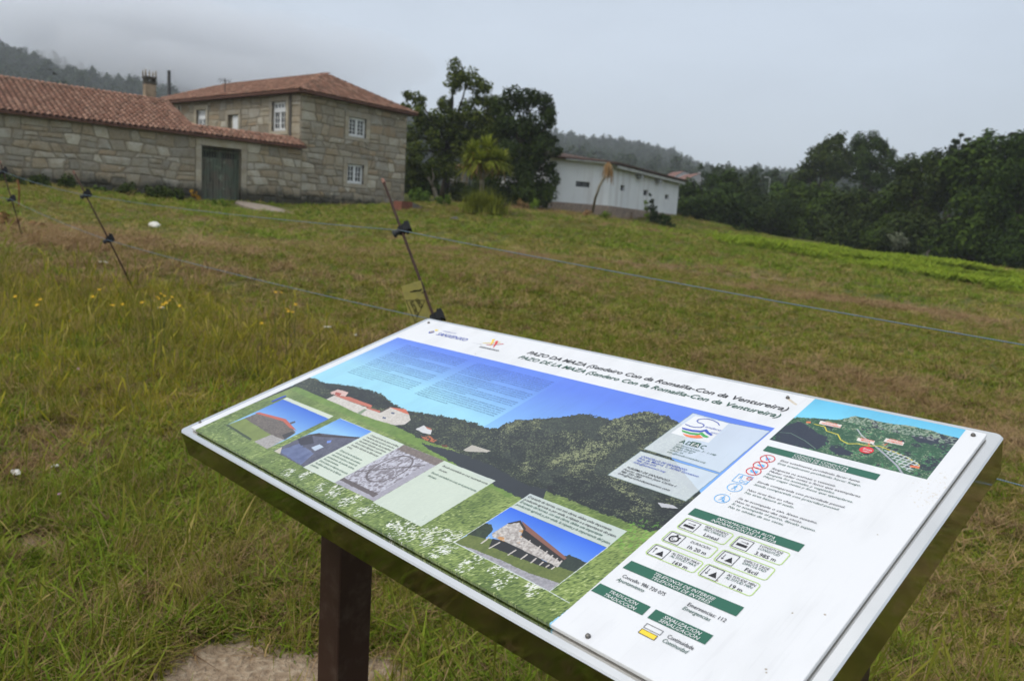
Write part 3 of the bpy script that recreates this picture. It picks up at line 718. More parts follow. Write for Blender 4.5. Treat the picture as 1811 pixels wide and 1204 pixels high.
for (x0, x1) in ((gate_h[0] + .075, gate_h[0] + gw / 2 - .01), (gate_h[0] + gw / 2 + .01, gate_h[1] - .075)):
    B(FW, x0, x1, -.345, -.285, zg1, zg1 + .09); B(FW, x0, x1, -.345, -.285, 3.8, 3.88); B(FW, x0, x0 + .06, -.345, -.285, zg1 + .09, 3.8); B(FW, x1 - .06, x1, -.345, -.285, zg1 + .09, 3.8)
    for k in range(6):
        xx = x0 + .06 + (x1 - x0 - .12) * (k + .5) / 6; B(FW, xx - .018, xx + .018, -.33, -.30, zg1 + .09, 3.8)
gobj = obj('gate', gate.mesh('gate', (gm,)), wing, label='old double wooden gate with a barred opening on top')
for k in range(12):
    x = gate_h[0] + .075 + (gw - .15) * k / 12; w = (gw - .15) / 12
    mb = MB(); mb.box(FW, x + .006, x + w - .006, -.35, -.30 + rnd.uniform(0, .015), zg0 + rnd.uniform(0, .04), zg1)
    obj('plank', mb.mesh('plank', (gm,)), gobj)
dk = MB(); dk.add([FW(gate_h[0], -.5, .9), FW(gate_h[1], -.5, .9), FW(gate_h[1], -.5, 4.0), FW(gate_h[0], -.5, 4.0)], [(0, 1, 2, 3)])  # dark sheet closing the gate opening, coloured to stand for the shade inside
obj('passage_shade', dk.mesh('passage_shade', (flat('interior_shade', (.02, .018, .015)),)), wing)
# wing roofs
def FWv(a, o, z): return Vector(FW(a, o, z))
eo = .28
A0, A1, Rg0, Rg1 = FWv(5.0, eo, wz + .02), FWv(WL, eo, wz + .02), FWv(5.1, backz / 2, 6.22), FWv(WL, backz / 2, 6.22)
Bk0, Bk1 = FWv(5.0, backz - eo, wz + .02), FWv(WL, backz - eo, wz + .02)
rf = MB(); rf.add([A0, A1, Rg1, Rg0, Bk1, Bk0], [(0, 1, 2, 3), (3, 2, 4, 5)]); rf.add([v + dn for v in (A0, A1, Rg1, Rg0, Bk1, Bk0)], [(3, 2, 1, 0), (5, 4, 2, 3)])
rf.add([A0, A1, A1 + dn, A0 + dn, Rg0, Rg0 + dn, Bk0, Bk0 + dn], [(0, 1, 2, 3), (0, 3, 5, 4), (4, 5, 7, 6)])
L0, L1_, T0, T1 = FWv(-.15, eo, wz + .02), FWv(5.0, eo, wz + .02), FWv(-.15, -.75, 4.86), FWv(5.0, -.75, 4.86); U0, U1 = FWv(-.15, -1.2, wz + .1), FWv(5.0, -1.2, wz + .1)
rf.add([L0, L1_, T1, T0, U1, U0], [(0, 1, 2, 3), (3, 2, 4, 5)]); rf.add([L0, L1_, L1_ + dn, L0 + dn, T0, T0 + dn, U0, U0 + dn], [(0, 1, 2, 3), (0, 3, 5, 4), (4, 5, 7, 6)])
obj('roof', mesh('roof', rf.v, rf.f, (underm,)), wing)
TT_ = []
e_, s_, n_ = plane_axes(A1, A0, Rg0 + (A1 - A0)); Ls = (Rg0 - A0); ay = Ls.dot(s_); La = (A0 - A1).length
TT_ += tile_places(A1 + n_ * .02, e_, s_, n_, lambda a, b: b < ay, La, ay)
e_, s_, n_ = plane_axes(L1_, L0, T1); ay2 = (T1 - L1_).dot(s_)
TT_ += tile_places(L1_ + n_ * .02, e_, s_, n_, lambda a, b: b < ay2, (L0 - L1_).length, ay2, step=.36)
def cam_d(m):
    t = m.translation; return t.x * t.x + t.y * t.y
vis = [m for m in TT_ if m.translation.x / m.translation.y > -.70]
vis.sort(key=cam_d); single = vis[:300]; sid = set(map(id, single)); rest = [m for m in TT_ if id(m) not in sid]
for m in single:
    o = bpy.data.objects.new('tile', TILE); COL.objects.link(o); o.parent = wing; o.matrix_parent_inverse = world_mat(wing).inverted(); o.matrix_basis = m
merged_tiles('roof_tiles', rest, wing, kind='stuff')
merged_tiles('ridge_tiles', ridge_run(Rg1, Rg0) + ridge_run(A0, Rg0) + ridge_run(T1, T0), wing, kind='stuff')
# chimney
cc = Vector((-18.285,39.1395,6.1481)); ct = Vector((-18.2808,39.1414,6.9452)).z
def FC(a, o, z): return (cc.x + DW[0] * a * .72 + .655 * o * .72, cc.y + DW[1] * a * .72 - .755 * o * .72, z)
ch = MB(); ch.box(FC, -.33, .33, -.33, .33, 5.2, ct); chm = plain('chimney_render', (.27, .21, .145), .45, 2.5, .95, .1, bump=.4, bdist=.02)
cho = obj('chimney', ch.mesh('chimney', (chm,)), wing)
ch = MB(); ch.box(FC, -.37, .37, -.37, .37, ct, ct + .06)
for (a, o) in ((-.28, -.28), (.28, -.28), (-.28, .28), (.28, .28), (0, -.28), (0, .28), (-.28, 0), (.28, 0)): ch.box(FC, a - .05, a + .05, o - .05, o + .05, ct + .06, ct + .27)
ch.box(FC, -.38, .38, -.38, .38, ct + .27, ct + .35)
obj('chimney_cap', ch.mesh('chimney_cap', (plain('sooty_stone', (.085, .075, .06), .4, 5),)), cho)
for (a, o) in ((-.32, -.32), (.32, -.32), (-.32, .32), (.32, .32), (0, 0)):
    mb = MB(); p = Vector(FC(a, o, ct + .35)); mb.tube([p, p + Vector((0, 0, .1)), p + Vector((0, 0, .16)), p + Vector((0, 0, .34))], [.05, .03, .04, .008], 8)
    obj('finial', mb.mesh('finial', (chm,), True), cho)

# utility pole behind the houses, with two slack cables
up = Vector((-24.2971,54.8603,8.5671)); topz = Vector((-24.2931,54.862,10.236)).z
pole = thing('utility_pole', 'dark utility pole standing behind the farmhouse roofs', 'utility pole', (up.x, up.y, 3.0))
mb = MB(); mb.tube([(up.x, up.y, 3), (up.x, up.y, topz)], [.15, .11], 8); obj('pole', mb.mesh('pole', (flat('tarred_pole', (.02, .02, .02)),), True), pole)
for q, (ax, ay, az_) in enumerate(((-18.3536,39.9893,7.2227), (-19.3504,46.1038,7.525))):
    mb = MB(); a = Vector((up.x, up.y, topz - 1.0)); b = Vector((ax, ay, az_)); pts = [a.lerp(b, t / 8) - Vector((0, 0, .5 * 4 * (t / 8) * (1 - t / 8) * .6)) for t in range(9)]
    mb.tube(pts, .012, 4); obj('cable', mb.mesh('cable', (iron,)), pole)

# small red-brown step block and stone slab beside the house, concrete apron before the gate
px, py = (-5.0892,34.5932); pz = gz(px, py)
st = thing('masonry_block', 'low red brown masonry block against the corner of the stone house', 'block', (px, py, pz))
FS = lambda a, o, z: (px + DR[0] * a + .794 * o, py + DR[1] * a - .608 * o, pz + z)
mb = MB(); mb.box(FS, -.3, .35, -.3, .2, -.3, .42); obj('block', mb.mesh('block', (plain('red_brown_render', (.17, .06, .04), .35, 7),)), st)
mb = MB(); mb.add([FS(.36, -.3, -.3), FS(1.9, -.3, -.3), FS(1.9, .2, -.3), FS(.36, .2, -.3), FS(.36, -.3, .4), FS(1.9, -.3, .05), FS(1.9, .2, .05), FS(.36, .2, .4)], [(0, 1, 2, 3), (4, 5, 6, 7), (0, 1, 5, 4), (2, 3, 7, 6), (0, 3, 7, 4), (1, 2, 6, 5)])
obj('ramp', mb.mesh('ramp', (plain('grey_slab', (.14, .13, .12), .3, 6),)), st)
ap = MB(); pts = [(-13.0603,36.6897), (-12.4642,36.4068), (-11.5243,35.9173), (-10.3931,34.7226), (-9.3168,32.7007), (-10.1245,32.8885), (-11.0908,33.4554), (-12.1453,34.6123), (-12.864,35.781)]
cxp = sum(p[0] for p in pts) / len(pts); cyp = sum(p[1] for p in pts) / len(pts)
vs = [(cxp, cyp, gz(cxp, cyp) + .09)] + [(p[0], p[1], gz(*p) + .08) for p in pts] + [(p[0] * 1.0, p[1], gz(*p) - .2) for p in pts]; n = len(pts)
ap.add(vs, [(0, 1 + i, 1 + (i + 1) % n) for i in range(n)] + [(1 + i, 1 + n + i, 1 + n + (i + 1) % n, 1 + (i + 1) % n) for i in range(n)])
obj('path', ap.mesh('path', (plain('worn_concrete', (.25, .21, .17), .35, 4, .95, .1, bump=.4),)), kind='structure')

# ------------------------------------------------------------------ white shed
SK = np.array([5.694, 51.687]); SA = np.array([1.833, 50.167]); SB = np.array([12.53, 63.647])
dA = (SA - SK) / np.linalg.norm(SA - SK); dB = (SB - SK) / np.linalg.norm(SB - SK)
nA = np.array([dA[1], -dA[0]]); nA = nA if nA @ -SK > 0 else -nA
nB = np.array([dB[1], -dB[0]]); nB = nB if nB @ -SK > 0 else -nB
FA = frame(SK, dA, nA); FB = frame(SK, dB, nB)
shed = thing('white_shed', 'long white rendered farm shed with brown plinth and small dark window openings', 'shed', (SK[0], SK[1], 1.6))
swm = M('white_render', .9, .2); sn = swm.noise(.5, 5); sn2 = swm.noise(1.6, 6, .6, stretch=(1, 1, .10))
sc1 = swm.mix(swm.rng(sn, .35, .7), (.72, .73, .73), (.62, .63, .64)); sc1 = swm.mix(swm.rng(sn2, .5, .72, 0, .55), sc1, (.44, .41, .39)); swm.col(sc1); swm = swm.mt
plm = M('brown_plinth', .95, .1); bt = plm.n('ShaderNodeTexBrick'); bt.inputs['Scale'].default_value = 1; bt.inputs['Color1'].default_value = (.33, .25, .20, 1); bt.inputs['Color2'].default_value = (.27, .21, .17, 1); bt.inputs['Mortar'].default_value = (.19, .15, .12, 1)
bt.inputs['Mortar Size'].default_value = .012; bt.inputs['Brick Width'].default_value = .4; bt.inputs['Row Height'].default_value = .2
mpz = plm.n('ShaderNodeMapping'); mpz.inputs['Rotation'].default_value = (math.radians(90), 0, math.radians(60)); plm.l(plm.pos(), mpz.inputs[0]); plm.l(mpz.outputs[0], bt.inputs[0])
plm.col(plm.mix(plm.rng(plm.noise(1.5, 5), .45, .7, 0, .5), bt.outputs[0], (.12, .095, .08))); plm = plm.mt
zp, zt = 2.93, 5.66
hA = [(1.42, 2.42, 3.98, 4.32)]; hB = [(1.85, 2.6, 4.03, 4.4), (6.15, 7.05, 4.0, 4.38), (10.75, 11.6, 4.0, 4.36)]
m1 = wall_holes(FA, 0, 4.3, zp, zt, hA, .25); m2 = wall_holes(FB, 0, 13.8, zp, zt, hB, .25); m1.add(m2.v, m2.f)
q1 = FA(4.3, -14, 0); q2 = FB(13.8, -14, 0)
m1.add([(*FA(4.3, 0, 0)[:2], zp), (*q1[:2], zp), (*q1[:2], zt), (*FA(4.3, 0, 0)[:2], zt)], [(0, 1, 2, 3)])
m1.add([(*FB(13.8, 0, 0)[:2], zp), (*q2[:2], zp), (*q2[:2], zt), (*FB(13.8, 0, 0)[:2], zt)], [(0, 1, 2, 3)])
obj('wall', mesh('wall', m1.v, m1.f, (swm,)), shed)
m1 = MB(); zl_ = .3
for (F, a1) in ((FA, 4.3), (FB, 13.8)):
    m1.add([F(0, .03, zl_), F(a1, .03, zl_), F(a1, .03, zp), F(0, .03, zp), F(a1, 0, zp), F(0, 0, zp)], [(0, 1, 2, 3), (3, 2, 4, 5)])
m1.add([(*FB(13.8, 0.03, 0)[:2], zl_), (*q2[:2], zl_), (*q2[:2], zp), (*FB(13.8, .03, 0)[:2], zp)], [(0, 1, 2, 3)])
obj('plinth', mesh('plinth', m1.v, m1.f, (plm,)), shed)
for (F, hs) in ((FA, hA), (FB, hB)):
    for h in hs:
        mb = MB(); mb.box(F, h[0], h[1], -.2, -.14, h[2], h[2] + .04); mb.box(F, h[0], h[1], -.2, -.14, h[3] - .04, h[3])
        mb.box(F, h[0], h[0] + .04, -.198, -.142, h[2] + .04, h[3] - .04); mb.box(F, h[1] - .04, h[1], -.198, -.142, h[2] + .04, h[3] - .04); am = (h[0] + h[1]) / 2; mb.box(F, am - .02, am + .02, -.19, -.15, h[2] + .04, h[3] - .04)
        w = obj('window', mb.mesh('window', (iron,)), shed); gq = MB(); gq.add([F(h[0], -.18, h[2]), F(h[1], -.18, h[2]), F(h[1], -.18, h[3]), F(h[0], -.18, h[3])], [(0, 1, 2, 3)]); obj('pane', gq.mesh('pane', (glass,)), w)
# roof: fibre-cement sheets on an overhanging edge, with its corrugated edge
rz = zt
ra = [FA(4.6, .45, rz), FA(0, .45, rz), FB(0, .45, rz), FB(14.3, .45, rz)]; rb = [(*FA(4.6, -7, 0)[:2], rz + 1.1), (*((np.array(FA(0, -8, 0)[:2]) + np.array(FB(0, -8, 0)[:2])) / 2), rz + 1.2), (*FB(14.3, -7, 0)[:2], rz + 1.1)]
vs = [ra[0], ((ra[1][0] + ra[2][0]) / 2, (ra[1][1] + ra[2][1]) / 2, rz), ra[3], rb[0], rb[1], rb[2]]
lo_ = [(x, y, z - .10) for x, y, z in vs]
mb = MB(); mb.add(vs + lo_, [(0, 1, 4, 3), (1, 2, 5, 4), (6, 9, 10, 7), (7, 10, 11, 8), (0, 6, 7, 1), (1, 7, 8, 2), (0, 3, 9, 6), (2, 8, 11, 5), (3, 4, 10, 9), (4, 5, 11, 10)])
rfm = plain('dark_fibre_cement', (.075, .05, .042), .4, 2, .9, .1); obj('roof', mb.mesh('roof', (rfm,)), shed)
mb = MB(); cgp = []
for (F, a1) in ((FA, 4.6), (FB, 14.2)):
    k = 0.1
    while k < a1: mb.tube([F(k, .53, rz - .01), F(k, -1.5, rz + .25)], .055, 6); k += .19
obj('roof_corrugation', mb.mesh('roof_corrugation', (rfm,), True), shed, kind='stuff')
mb = MB(); mb.box(FB, .2, 14.0, .30, .42, rz - .32, rz - .14); obj('gutter', mb.mesh('gutter', (plain('pale_gutter', (.36, .36, .34), .3, 3),)), shed)
mb = MB(); mb.box(FA, .3, 3.4, .36, .46, rz - .13, rz - .02); obj('fascia', mb.mesh('fascia', (plain('peeling_fascia', (.42, .42, .41), .5, 3),)), shed)
for a in (4.6, 8.4):
    mb = MB(); mb.box(FB, a, a + .5, .0, .35, rz - .62, rz - .34); mb.box(FB, a - .25, a, .0, .2, rz - .5, rz - .34); obj('bracket', mb.mesh('bracket', (plain('grey_bracket', (.3, .3, .3), .2, 5),)), shed)
mb = MB(); p = FB(3.6, .25, 0); mb.tube([(p[0], p[1], 1.0), (p[0], p[1], 2.7)], .03, 6)
obj('pipe', mb.mesh('pipe', (flat('rusty_pipe', (.12, .06, .04)),)), shed)

# far white house above the trees
hx0, hy0, hz0 = (25.23,117.3177,9.2376)
fh = thing('distant_house', 'small white house with red tiled roof far off above the trees', 'house', (hx0, hy0, hz0 - 3))
FH = lambda a, o, z: (hx0 + a * .95 + o * .3, hy0 - o * .95 + a * .3, hz0 + z)
wpl = plain('far_white_wall', (.45, .45, .46), .1, 1); rt = plain('far_red_roof', (.17, .085, .065), .3, 1)
mb = MB(); mb.box(FH, -1.6, 2.0, -3, 1, -4, .35); mb.add([FH(-1.6, 1, .35), FH(2.0, 1, .35), FH(.2, 1, 1.15), FH(-1.6, -3, .35), FH(2.0, -3, .35), FH(.2, -3, 1.15)], [(0, 1, 2), (3, 5, 4)])
mb.box(FH, -3.6, -1.6, -3, .4, -4, -.45); obj('wall', mb.mesh('wall', (wpl,)), fh)
mb = MB(); mb.add([FH(-1.8, 1.2, .28), FH(.2, 1.2, 1.22), FH(2.3, 1.2, .28), FH(-1.8, -3.2, .28), FH(.2, -3.2, 1.22), FH(2.3, -3.2, .28)], [(0, 1, 4, 3), (1, 2, 5, 4)])
mb.add([FH(-3.8, .7, -.45), FH(-1.6, .7, .1), FH(-1.6, -3, .1), FH(-3.8, -3, -.45)], [(0, 1, 2, 3)]); obj('roof', mb.mesh('roof', (rt,)), fh)
for (a, z) in ((-.6, -.9), (.9, -.9), (-2.7, -1.4)):
    mb = MB(); o = 1.02 if a > -1.6 else .42; mb.box(FH, a - .25, a + .25, o - .05, o, z, z + .7); obj('window', mb.mesh('window', (glass,)), fh)
mb = MB(); p = FH(1.2, -.5, .7); mb.box(FH, 1.0, 1.3, -.7, -.4, .5, 1.5); obj('chimney', mb.mesh('chimney', (wpl,)), fh)
hx0, hy0, hz0 = (26.4995,132.3736,11.2491)
fh2 = thing('distant_house', 'pale gable of a house just showing over the shed roof', 'house', (hx0, hy0, hz0 - 3))
mb = MB(); mb.box(FH, -2, 3, -3, 1, -5, -.4); mb.add([FH(-2, 1, -.4), FH(3, 1, -.4), FH(-.3, 1, .5)], [(0, 1, 2)]); obj('wall', mb.mesh('wall', (wpl,)), fh2)
mb = MB(); mb.add([FH(-2.2, 1.1, -.5), FH(-.3, 1.1, .6), FH(3.2, 1.1, -.5), FH(-2.2, -3, -.5), FH(-.3, -3, .6), FH(3.2, -3, -.5)], [(0, 1, 4, 3), (1, 2, 5, 4)]); obj('roof', mb.mesh('roof', (rt,)), fh2)

# small granary glimpsed between the trunks
hx0, hy0, hz0 = (-4.3436,55.8313,4.2255)
gr = thing('granary', 'small grey slatted granary with a clay tile roof half hidden behind trees', 'granary', (hx0, hy0, hz0 - .8))
mb = MB(); mb.box(FH, -.55, .55, -2, .4, -.2, .75); gwm = plain('grey_weathered_slats', (.27, .26, .23), .3, 3, .9); obj('wall', mb.mesh('wall', (gwm,)), gr)
for k in range(7):
    mb = MB(); a = -.52 + k * .155; mb.box(FH, a, a + .11, .4, .43, -.18, .73); obj('slat', mb.mesh('slat', (gwm,)), gr)
for a in (-.45, .45):
    for o in (-1.8, .2):
        mb = MB(); mb.box(FH, a - .08, a + .08, o - .08, o + .08, -1.4, -.2); obj('leg', mb.mesh('leg', (dressed,)), gr)
mb = MB(); mb.add([FH(-.75, .6, .72), FH(0, .6, 1.05), FH(.75, .6, .72), FH(-.75, -2.2, .72), FH(0, -2.2, 1.05), FH(.75, -2.2, .72)], [(0, 1, 4, 3), (1, 2, 5, 4), (0, 2, 1), (3, 4, 5)]); obj('roof', mb.mesh('roof', (plain('granary_tiles', (.36, .17, .08), .3, 4),)), gr)

# ------------------------------------------------------------------ trees near the house
tree('tall_tree', 'tall ragged broadleaf tree with gaps in its crown beside the stone house', (-4.9503,51.6767), [
 (-4.4517,49.8014,10.4762,0.7225), (-3.6016,49.8701,10.0706,0.8671), (-4.6117,49.7869,9.5267,0.578), (-2.6769,49.9283,9.6651,0.6142), (-3.0218,49.9086,8.9672,0.578), (-5.0384,49.7455,8.3499,0.6142), (-6.5579,49.5681,8.5027,0.578), (-7.2509,49.4715,8.7819,0.4335), (-7.4244,49.4457,8.0297,0.4335), (-6.66,49.5545,7.6861,0.6503),
 (-5.4764,49.6992,7.3695,0.7225), (-5.5662,49.6892,6.3076,0.8671), (-7.0218,49.5045,6.5068,0.6503), (-6.5655,49.5671,5.4494,0.8671), (-3.5689,49.8725,8.1169,0.7948), (-2.7047,49.9268,7.6317,0.9393), (-4.4792,49.799,6.8285,0.8671), (-7.0838,49.4957,4.6581,0.7225), (-6.2399,49.6091,4.3039,0.7225), (-4.0037,49.8394,5.6963,0.8671), (-2.2834,49.9478,6.3596,0.9393), (-4.8798,49.7613,5.0174,0.7948), (-3.8535,49.8513,6.8718,0.7948), (-3.1492,49.9007,6.7827,0.7948), (-6.1519,49.6201,7.0478,0.7225), (-4.5225,49.7951,7.7103,0.6503), (-5.4013,49.7074,4.2226,0.8671), (-2.9803,49.9111,4.9358,0.8671), (-2.0416,49.9583,7.0606,0.7948), (-6.7691,49.5397,3.7153,0.7225), (-4.3512,49.8103,4.2231,0.7225), (-2.0605,49.9575,8.6256,0.7225), (-2.1462,49.9539,7.6684,0.7948), (-3.0021,49.9098,6.6556,0.7948), (-1.6717,49.972,6.7417,0.7948)],
 'bay', .2, 4.2, .26, seed=1)
tree('dense_tree', 'dense dark evergreen tree leaning over the left end of the white shed', (0.3263,61.6342), [
 (-0.7965,47.9934,8.7957,0.8324), (0.1529,47.9998,8.658,0.8324), (1.0403,47.9887,8.4486,0.763), (-1.636,47.9721,8.2225,0.8324), (1.499,47.9766,7.6257,0.763), (-0.9745,47.9901,7.2841,1.1792), (0.4459,47.9979,7.2384,1.2486), (1.7715,47.9673,6.5908,0.5549), (-0.7072,47.9948,5.6535,1.3179), (0.8893,47.9918,5.6161,1.1792),
 (0.1617,47.9997,4.2425,1.3179), (-1.3394,47.9813,4.2849,1.1098), (1.6269,47.9724,4.7287,0.6243), (-0.6647,47.9954,3.2545,0.8324), (0.8966,47.9916,3.4154,0.8324), (2.0319,47.957,5.7474,0.3468), (1.8795,47.9632,4.0092,0.4855), (1.7121,47.9695,3.4635,0.4509), (1.5352,47.9754,3.0499,0.4162)],
 'dark', .2, 5.0, .3, seed=2, skirt=1.1)
tree('shade_tree', 'dark bushy tree filling the gap behind the cabbage tree', (-2.8696,57.0609), [
 (-2.4061,59.9517,5.9551,1.3873), (-3.3431,59.9068,5.2722,1.3006), (-1.7908,59.9733,4.1165,1.2139), (-3.222,59.9134,3.8181,1.0405), (-4.316,59.8446,3.6234,0.9538), (-0.982,57.9917,5.2786,1.2572), (0.1556,57.9998,3.5269,1.0896), (1.6084,57.9777,3.4103,0.922), (-1.2728,57.986,3.2371,0.922)], 'dark', .24, 4.5, .2, seed=3, skirt=1.2)
tree('garden_tree', 'low dark leafy tree close behind the corner of the stone house', (-6.3397,49.8802), [
 (-7.5814,55.4844,4.0111,0.9711), (-6.5987,55.6099,3.7667,0.8902), (-7.8526,55.4467,3.0618,0.6474), (-6.0673,55.6704,3.2565,0.7283), (-8.7355,55.3145,3.932,0.7283)], 'wood', .22, 4.5, .15, seed=4, skirt=1.0)
tree('dark_hedge_tree', 'low dark hedge like tree under the granary and left of the cabbage tree trunk', (-3.6277,50.7578), [(-4.3069,49.8142,3.3222,0.4697), (-3.6002,49.8702,3.2975,0.5058), (-2.9656,49.912,3.3375,0.4697), (-4.0754,49.8336,2.9181,0.4335), (-3.2259,49.8958,2.9016,0.4335), (-1.8225,49.9668,3.1988,0.5058), (-1.2828,49.9835,3.0919,0.4335)], 'dark', .16, 5, .1, seed=6, skirt=.6)
tree('pale_stemmed_tree', 'small tree with a curved pale grey trunk beside the tall ragged tree', (-5.039,49.0296), [
 (-5.9146,48.6417,4.3242,0.4957), (-6.4115,48.5787,4.8294,0.4249), (-5.5251,48.6875,4.7563,0.354)], 'bay', .18, 3, .14, seed=5, barkm=palebark)

# shrubs
def shrub(name, label, base, blobs, mat, leaf, cov=4, seed=0, group=None, droop=0., cat='shrub'):
    low = min(blobs, key=lambda b: b[2] - b[3]); base = (low[0], low[1]); dz = gz(*base) - (low[2] - low[3] * .7)
    blobs = [(b[0], b[1], b[2] + max(-.5, min(.5, dz)), b[3] * 1.18) for b in blobs]; cov *= 1.35
    t = thing(name, label, cat, (base[0], base[1], gz(*base)), group)
    mb = MB(); rng = random.Random(seed); z = gz(*base)
    for b in blobs:
        limb(mb, (base[0], base[1], z - .05), b[:3], .03, .01, rng, 3)
    obj('stem', mb.mesh('stem', (bark,)), t)
    crown(t, blobs, leaf, mat, cov, seed=seed, name='foliage', droop=droop)
    return t
shrub('garden_shrub', 'bright green rounded shrub beside the corner of the stone house', (-4.8649,38.1725), [(-5.3309,41.6603,2.4995,0.3642), (-5.6548,41.6176,2.566,0.2731), (-5.0085,41.7003,2.4911,0.2731), (-5.3197,41.6617,2.2368,0.3338)], 'mid', .13, 3.6, 1)
shrub('garden_shrub', 'left one of the two small green shrubs in the grass under the tall tree', (-3.5901,35.3465), [(-3.8584,37.8036,2.2038,0.1922), (-3.8218,37.8073,1.9933,0.1647)], 'mid', .11, 3.5, 2, 'pair of small shrubs')
shrub('garden_shrub', 'right one of the two small green shrubs in the grass under the tall tree', (-3.2534,35.5218), [(-3.4851,37.8398,2.2274,0.1922), (-3.4749,37.8408,2.0151,0.1647)], 'mid', .11, 3.5, 3, 'pair of small shrubs')
shrub('garden_shrub', 'small bright green shrub in front of the dense dark tree', (0.9665,49.8723), [(0.8226,43.9923,2.7417,0.2861), (0.7135,43.9942,2.488,0.2543)], 'lime', .13, 3, 4)
shrub('dry_shrub', 'withered pale shrub beside the rubble in front of the dark tree', (0.1445,48.5068), [(0.0378,44,2.7565,0.2543), (0.2994,43.999,2.5868,0.2543), (-0.197,43.9996,2.4951,0.1908)], 'straw', .12, 1.6, 5)
shrub('low_shrub', 'low dark creeping shrub left of the rubble', (-1.1359,52.7366), [(-1.1689,45.9851,2.7517,0.2659), (-0.7368,45.9941,2.6488,0.2327)], 'dark', .12, 4, 6)
shrub('yellow_shrub', 'small yellow green shrub against the brown plinth of the white shed', (5.9698,54.3516), [(4.7755,43.7401,2.3567,0.2543), (4.5698,43.7621,2.2214,0.1908)], 'lime', .12, 3.5, 7)
shrub('withered_clump', 'withered clump at the foot of the dead leaning cabbage tree', (4.7514,53.8182), [(3.6686,42.8432,2.3335,0.1864), (3.496,42.8576,2.2026,0.1553)], 'straw', .12, 3, 8)
for k, (b, bl) in enumerate((((-19.7509,30.7363), [(-18.4913,28.532,1.914,0.2702), (-18.2604,28.6803,1.8969,0.2457)]), ((-19.4145,31.9906), [(-18.2799,29.847,1.883,0.2529), (-18.0304,29.9984,1.8648,0.2276)]), ((-18.0873,31.7438), [(-17.5703,30.847,1.9188,0.2822), (-17.7382,30.7507,1.7739,0.2052)]), ((-16.4346,33.1222), [(-15.9988,32.2496,1.8201,0.3121), (-16.1289,32.1847,1.6961,0.2601)]),
                  ((-15.6566,34.817), [(-15.4001,33.0921,1.8264,0.2901), (-15.0871,33.236,1.8284,0.3428), (-14.73,33.3957,1.8805,0.3428), (-14.449,33.5183,1.8087,0.2374)]), ((-17.2263,32.3848), [(-16.9929,31.7371,1.736,0.1561), (-16.7803,31.85,1.7318,0.1561)]))):
    lab = ('dark green shrub at the foot of the wing wall by the photo edge', 'low green shrub at the wall between the edge shrub and the second post', 'green shrub at the wall right of the second post top', 'rounded dark shrub alone against the middle of the wing wall',
           'widest dark green shrub along the wall left of the gate', 'smallest low green tuft at the wall of the long wing')[k]
    shrub('wall_shrub', lab, b, bl, 'dark' if k != 5 else 'mid', .13, 4, 20 + k, 'shrubs along the foot of the wing wall')
shrub('hay_heap', 'dark heap of cut brown hay at the left edge of the field', (-8.9913,13.9236), [(-7.9265,12.1417,0.8435,0.1362), (-7.8158,12.2133,0.8159,0.1048)], 'straw', .07, 3, 51, cat='hay heap')
shrub('hay_heap', 'lower flat heap of cut brown hay between the first and second fence rods', (-7.6862,12.6036), [(-7.3513,11.9146,0.7836,0.0708), (-7.2386,11.9834,0.7732,0.0607), (-7.1369,12.0443,0.7534,0.0506)], 'straw', .06, 3, 52, cat='hay heap')
shrub('orange_creeper', 'orange lichen coloured creeper beside the left jamb of the gate', (-14.6449,35.752), [(-14.3551,34.86,1.9939,0.1362), (-14.2481,34.9039,1.8308,0.1362), (-14.419,34.8336,2.1355,0.0817)], 'orange', .1, 3, 31, cat='creeper')
shrub('lawn_tuft', 'bright green grass tuft beside the concrete path at the gate', (-13.1297,34.7239), [(-12.9431,33.5928,1.5007,0.1301), (-12.6273,33.7128,1.4758,0.1561), (-12.4147,33.7916,1.4433,0.104)], 'lime', .1, 3, 32, cat='tuft')
shrub('lawn_tuft', 'yellow green grass tuft in front of the house foot', (-8.4954,32.7837), [(-8.4519,31.8993,1.3143,0.1192), (-8.1519,31.9773,1.3112,0.1431)], 'lime', .1, 2.2, 33, cat='tuft')
# creeper and conifer at the corner of the shed
shrub('climbing_vine', 'lime green climbing vine beside the third window of the shed', (6.826,42.1407), [(8.2591,52.555,3.8017,0.1345), (8.3259,52.5445,3.4372,0.173), (8.4353,52.527,3.0007,0.1922), (8.5478,52.5088,2.5266,0.1922)], 'lime', .13, 3, 41, cat='climber')
shrub('dark_conifer', 'narrow dark conifer leaning on the wall of the white shed', (7.5315,43.606), [(8.4595,52.3205,4.0606,0.0957), (8.6403,52.291,3.6312,0.1532), (8.7132,52.2789,3.1952,0.2681), (8.8646,52.2534,2.6893,0.3447), (8.98,52.2337,2.1802,0.4212)], 'pine', .14, 4, 42, cat='conifer')
shrub('bramble_bush', 'dark bramble bush spreading right from the conifer at the shed', (10.0078,53.0925), [(9.7054,53.1207,2.1556,0.3512), (10.1921,53.0294,2.0346,0.3121), (9.8622,53.0918,2.4647,0.2341), (9.5574,53.1475,2.5968,0.2341)], 'wood', .15, 4, 43, cat='bush')
shrub('low_bramble', 'low dark green bramble on the mound beyond the shed', (14.9008,52.8362), [(15.6278,57.929,1.8873,0.2601), (16.2548,57.7562,1.7625,0.3468), (16.797,57.6009,1.6741,0.2601)], 'wood', .16, 3, 44, cat='bush')

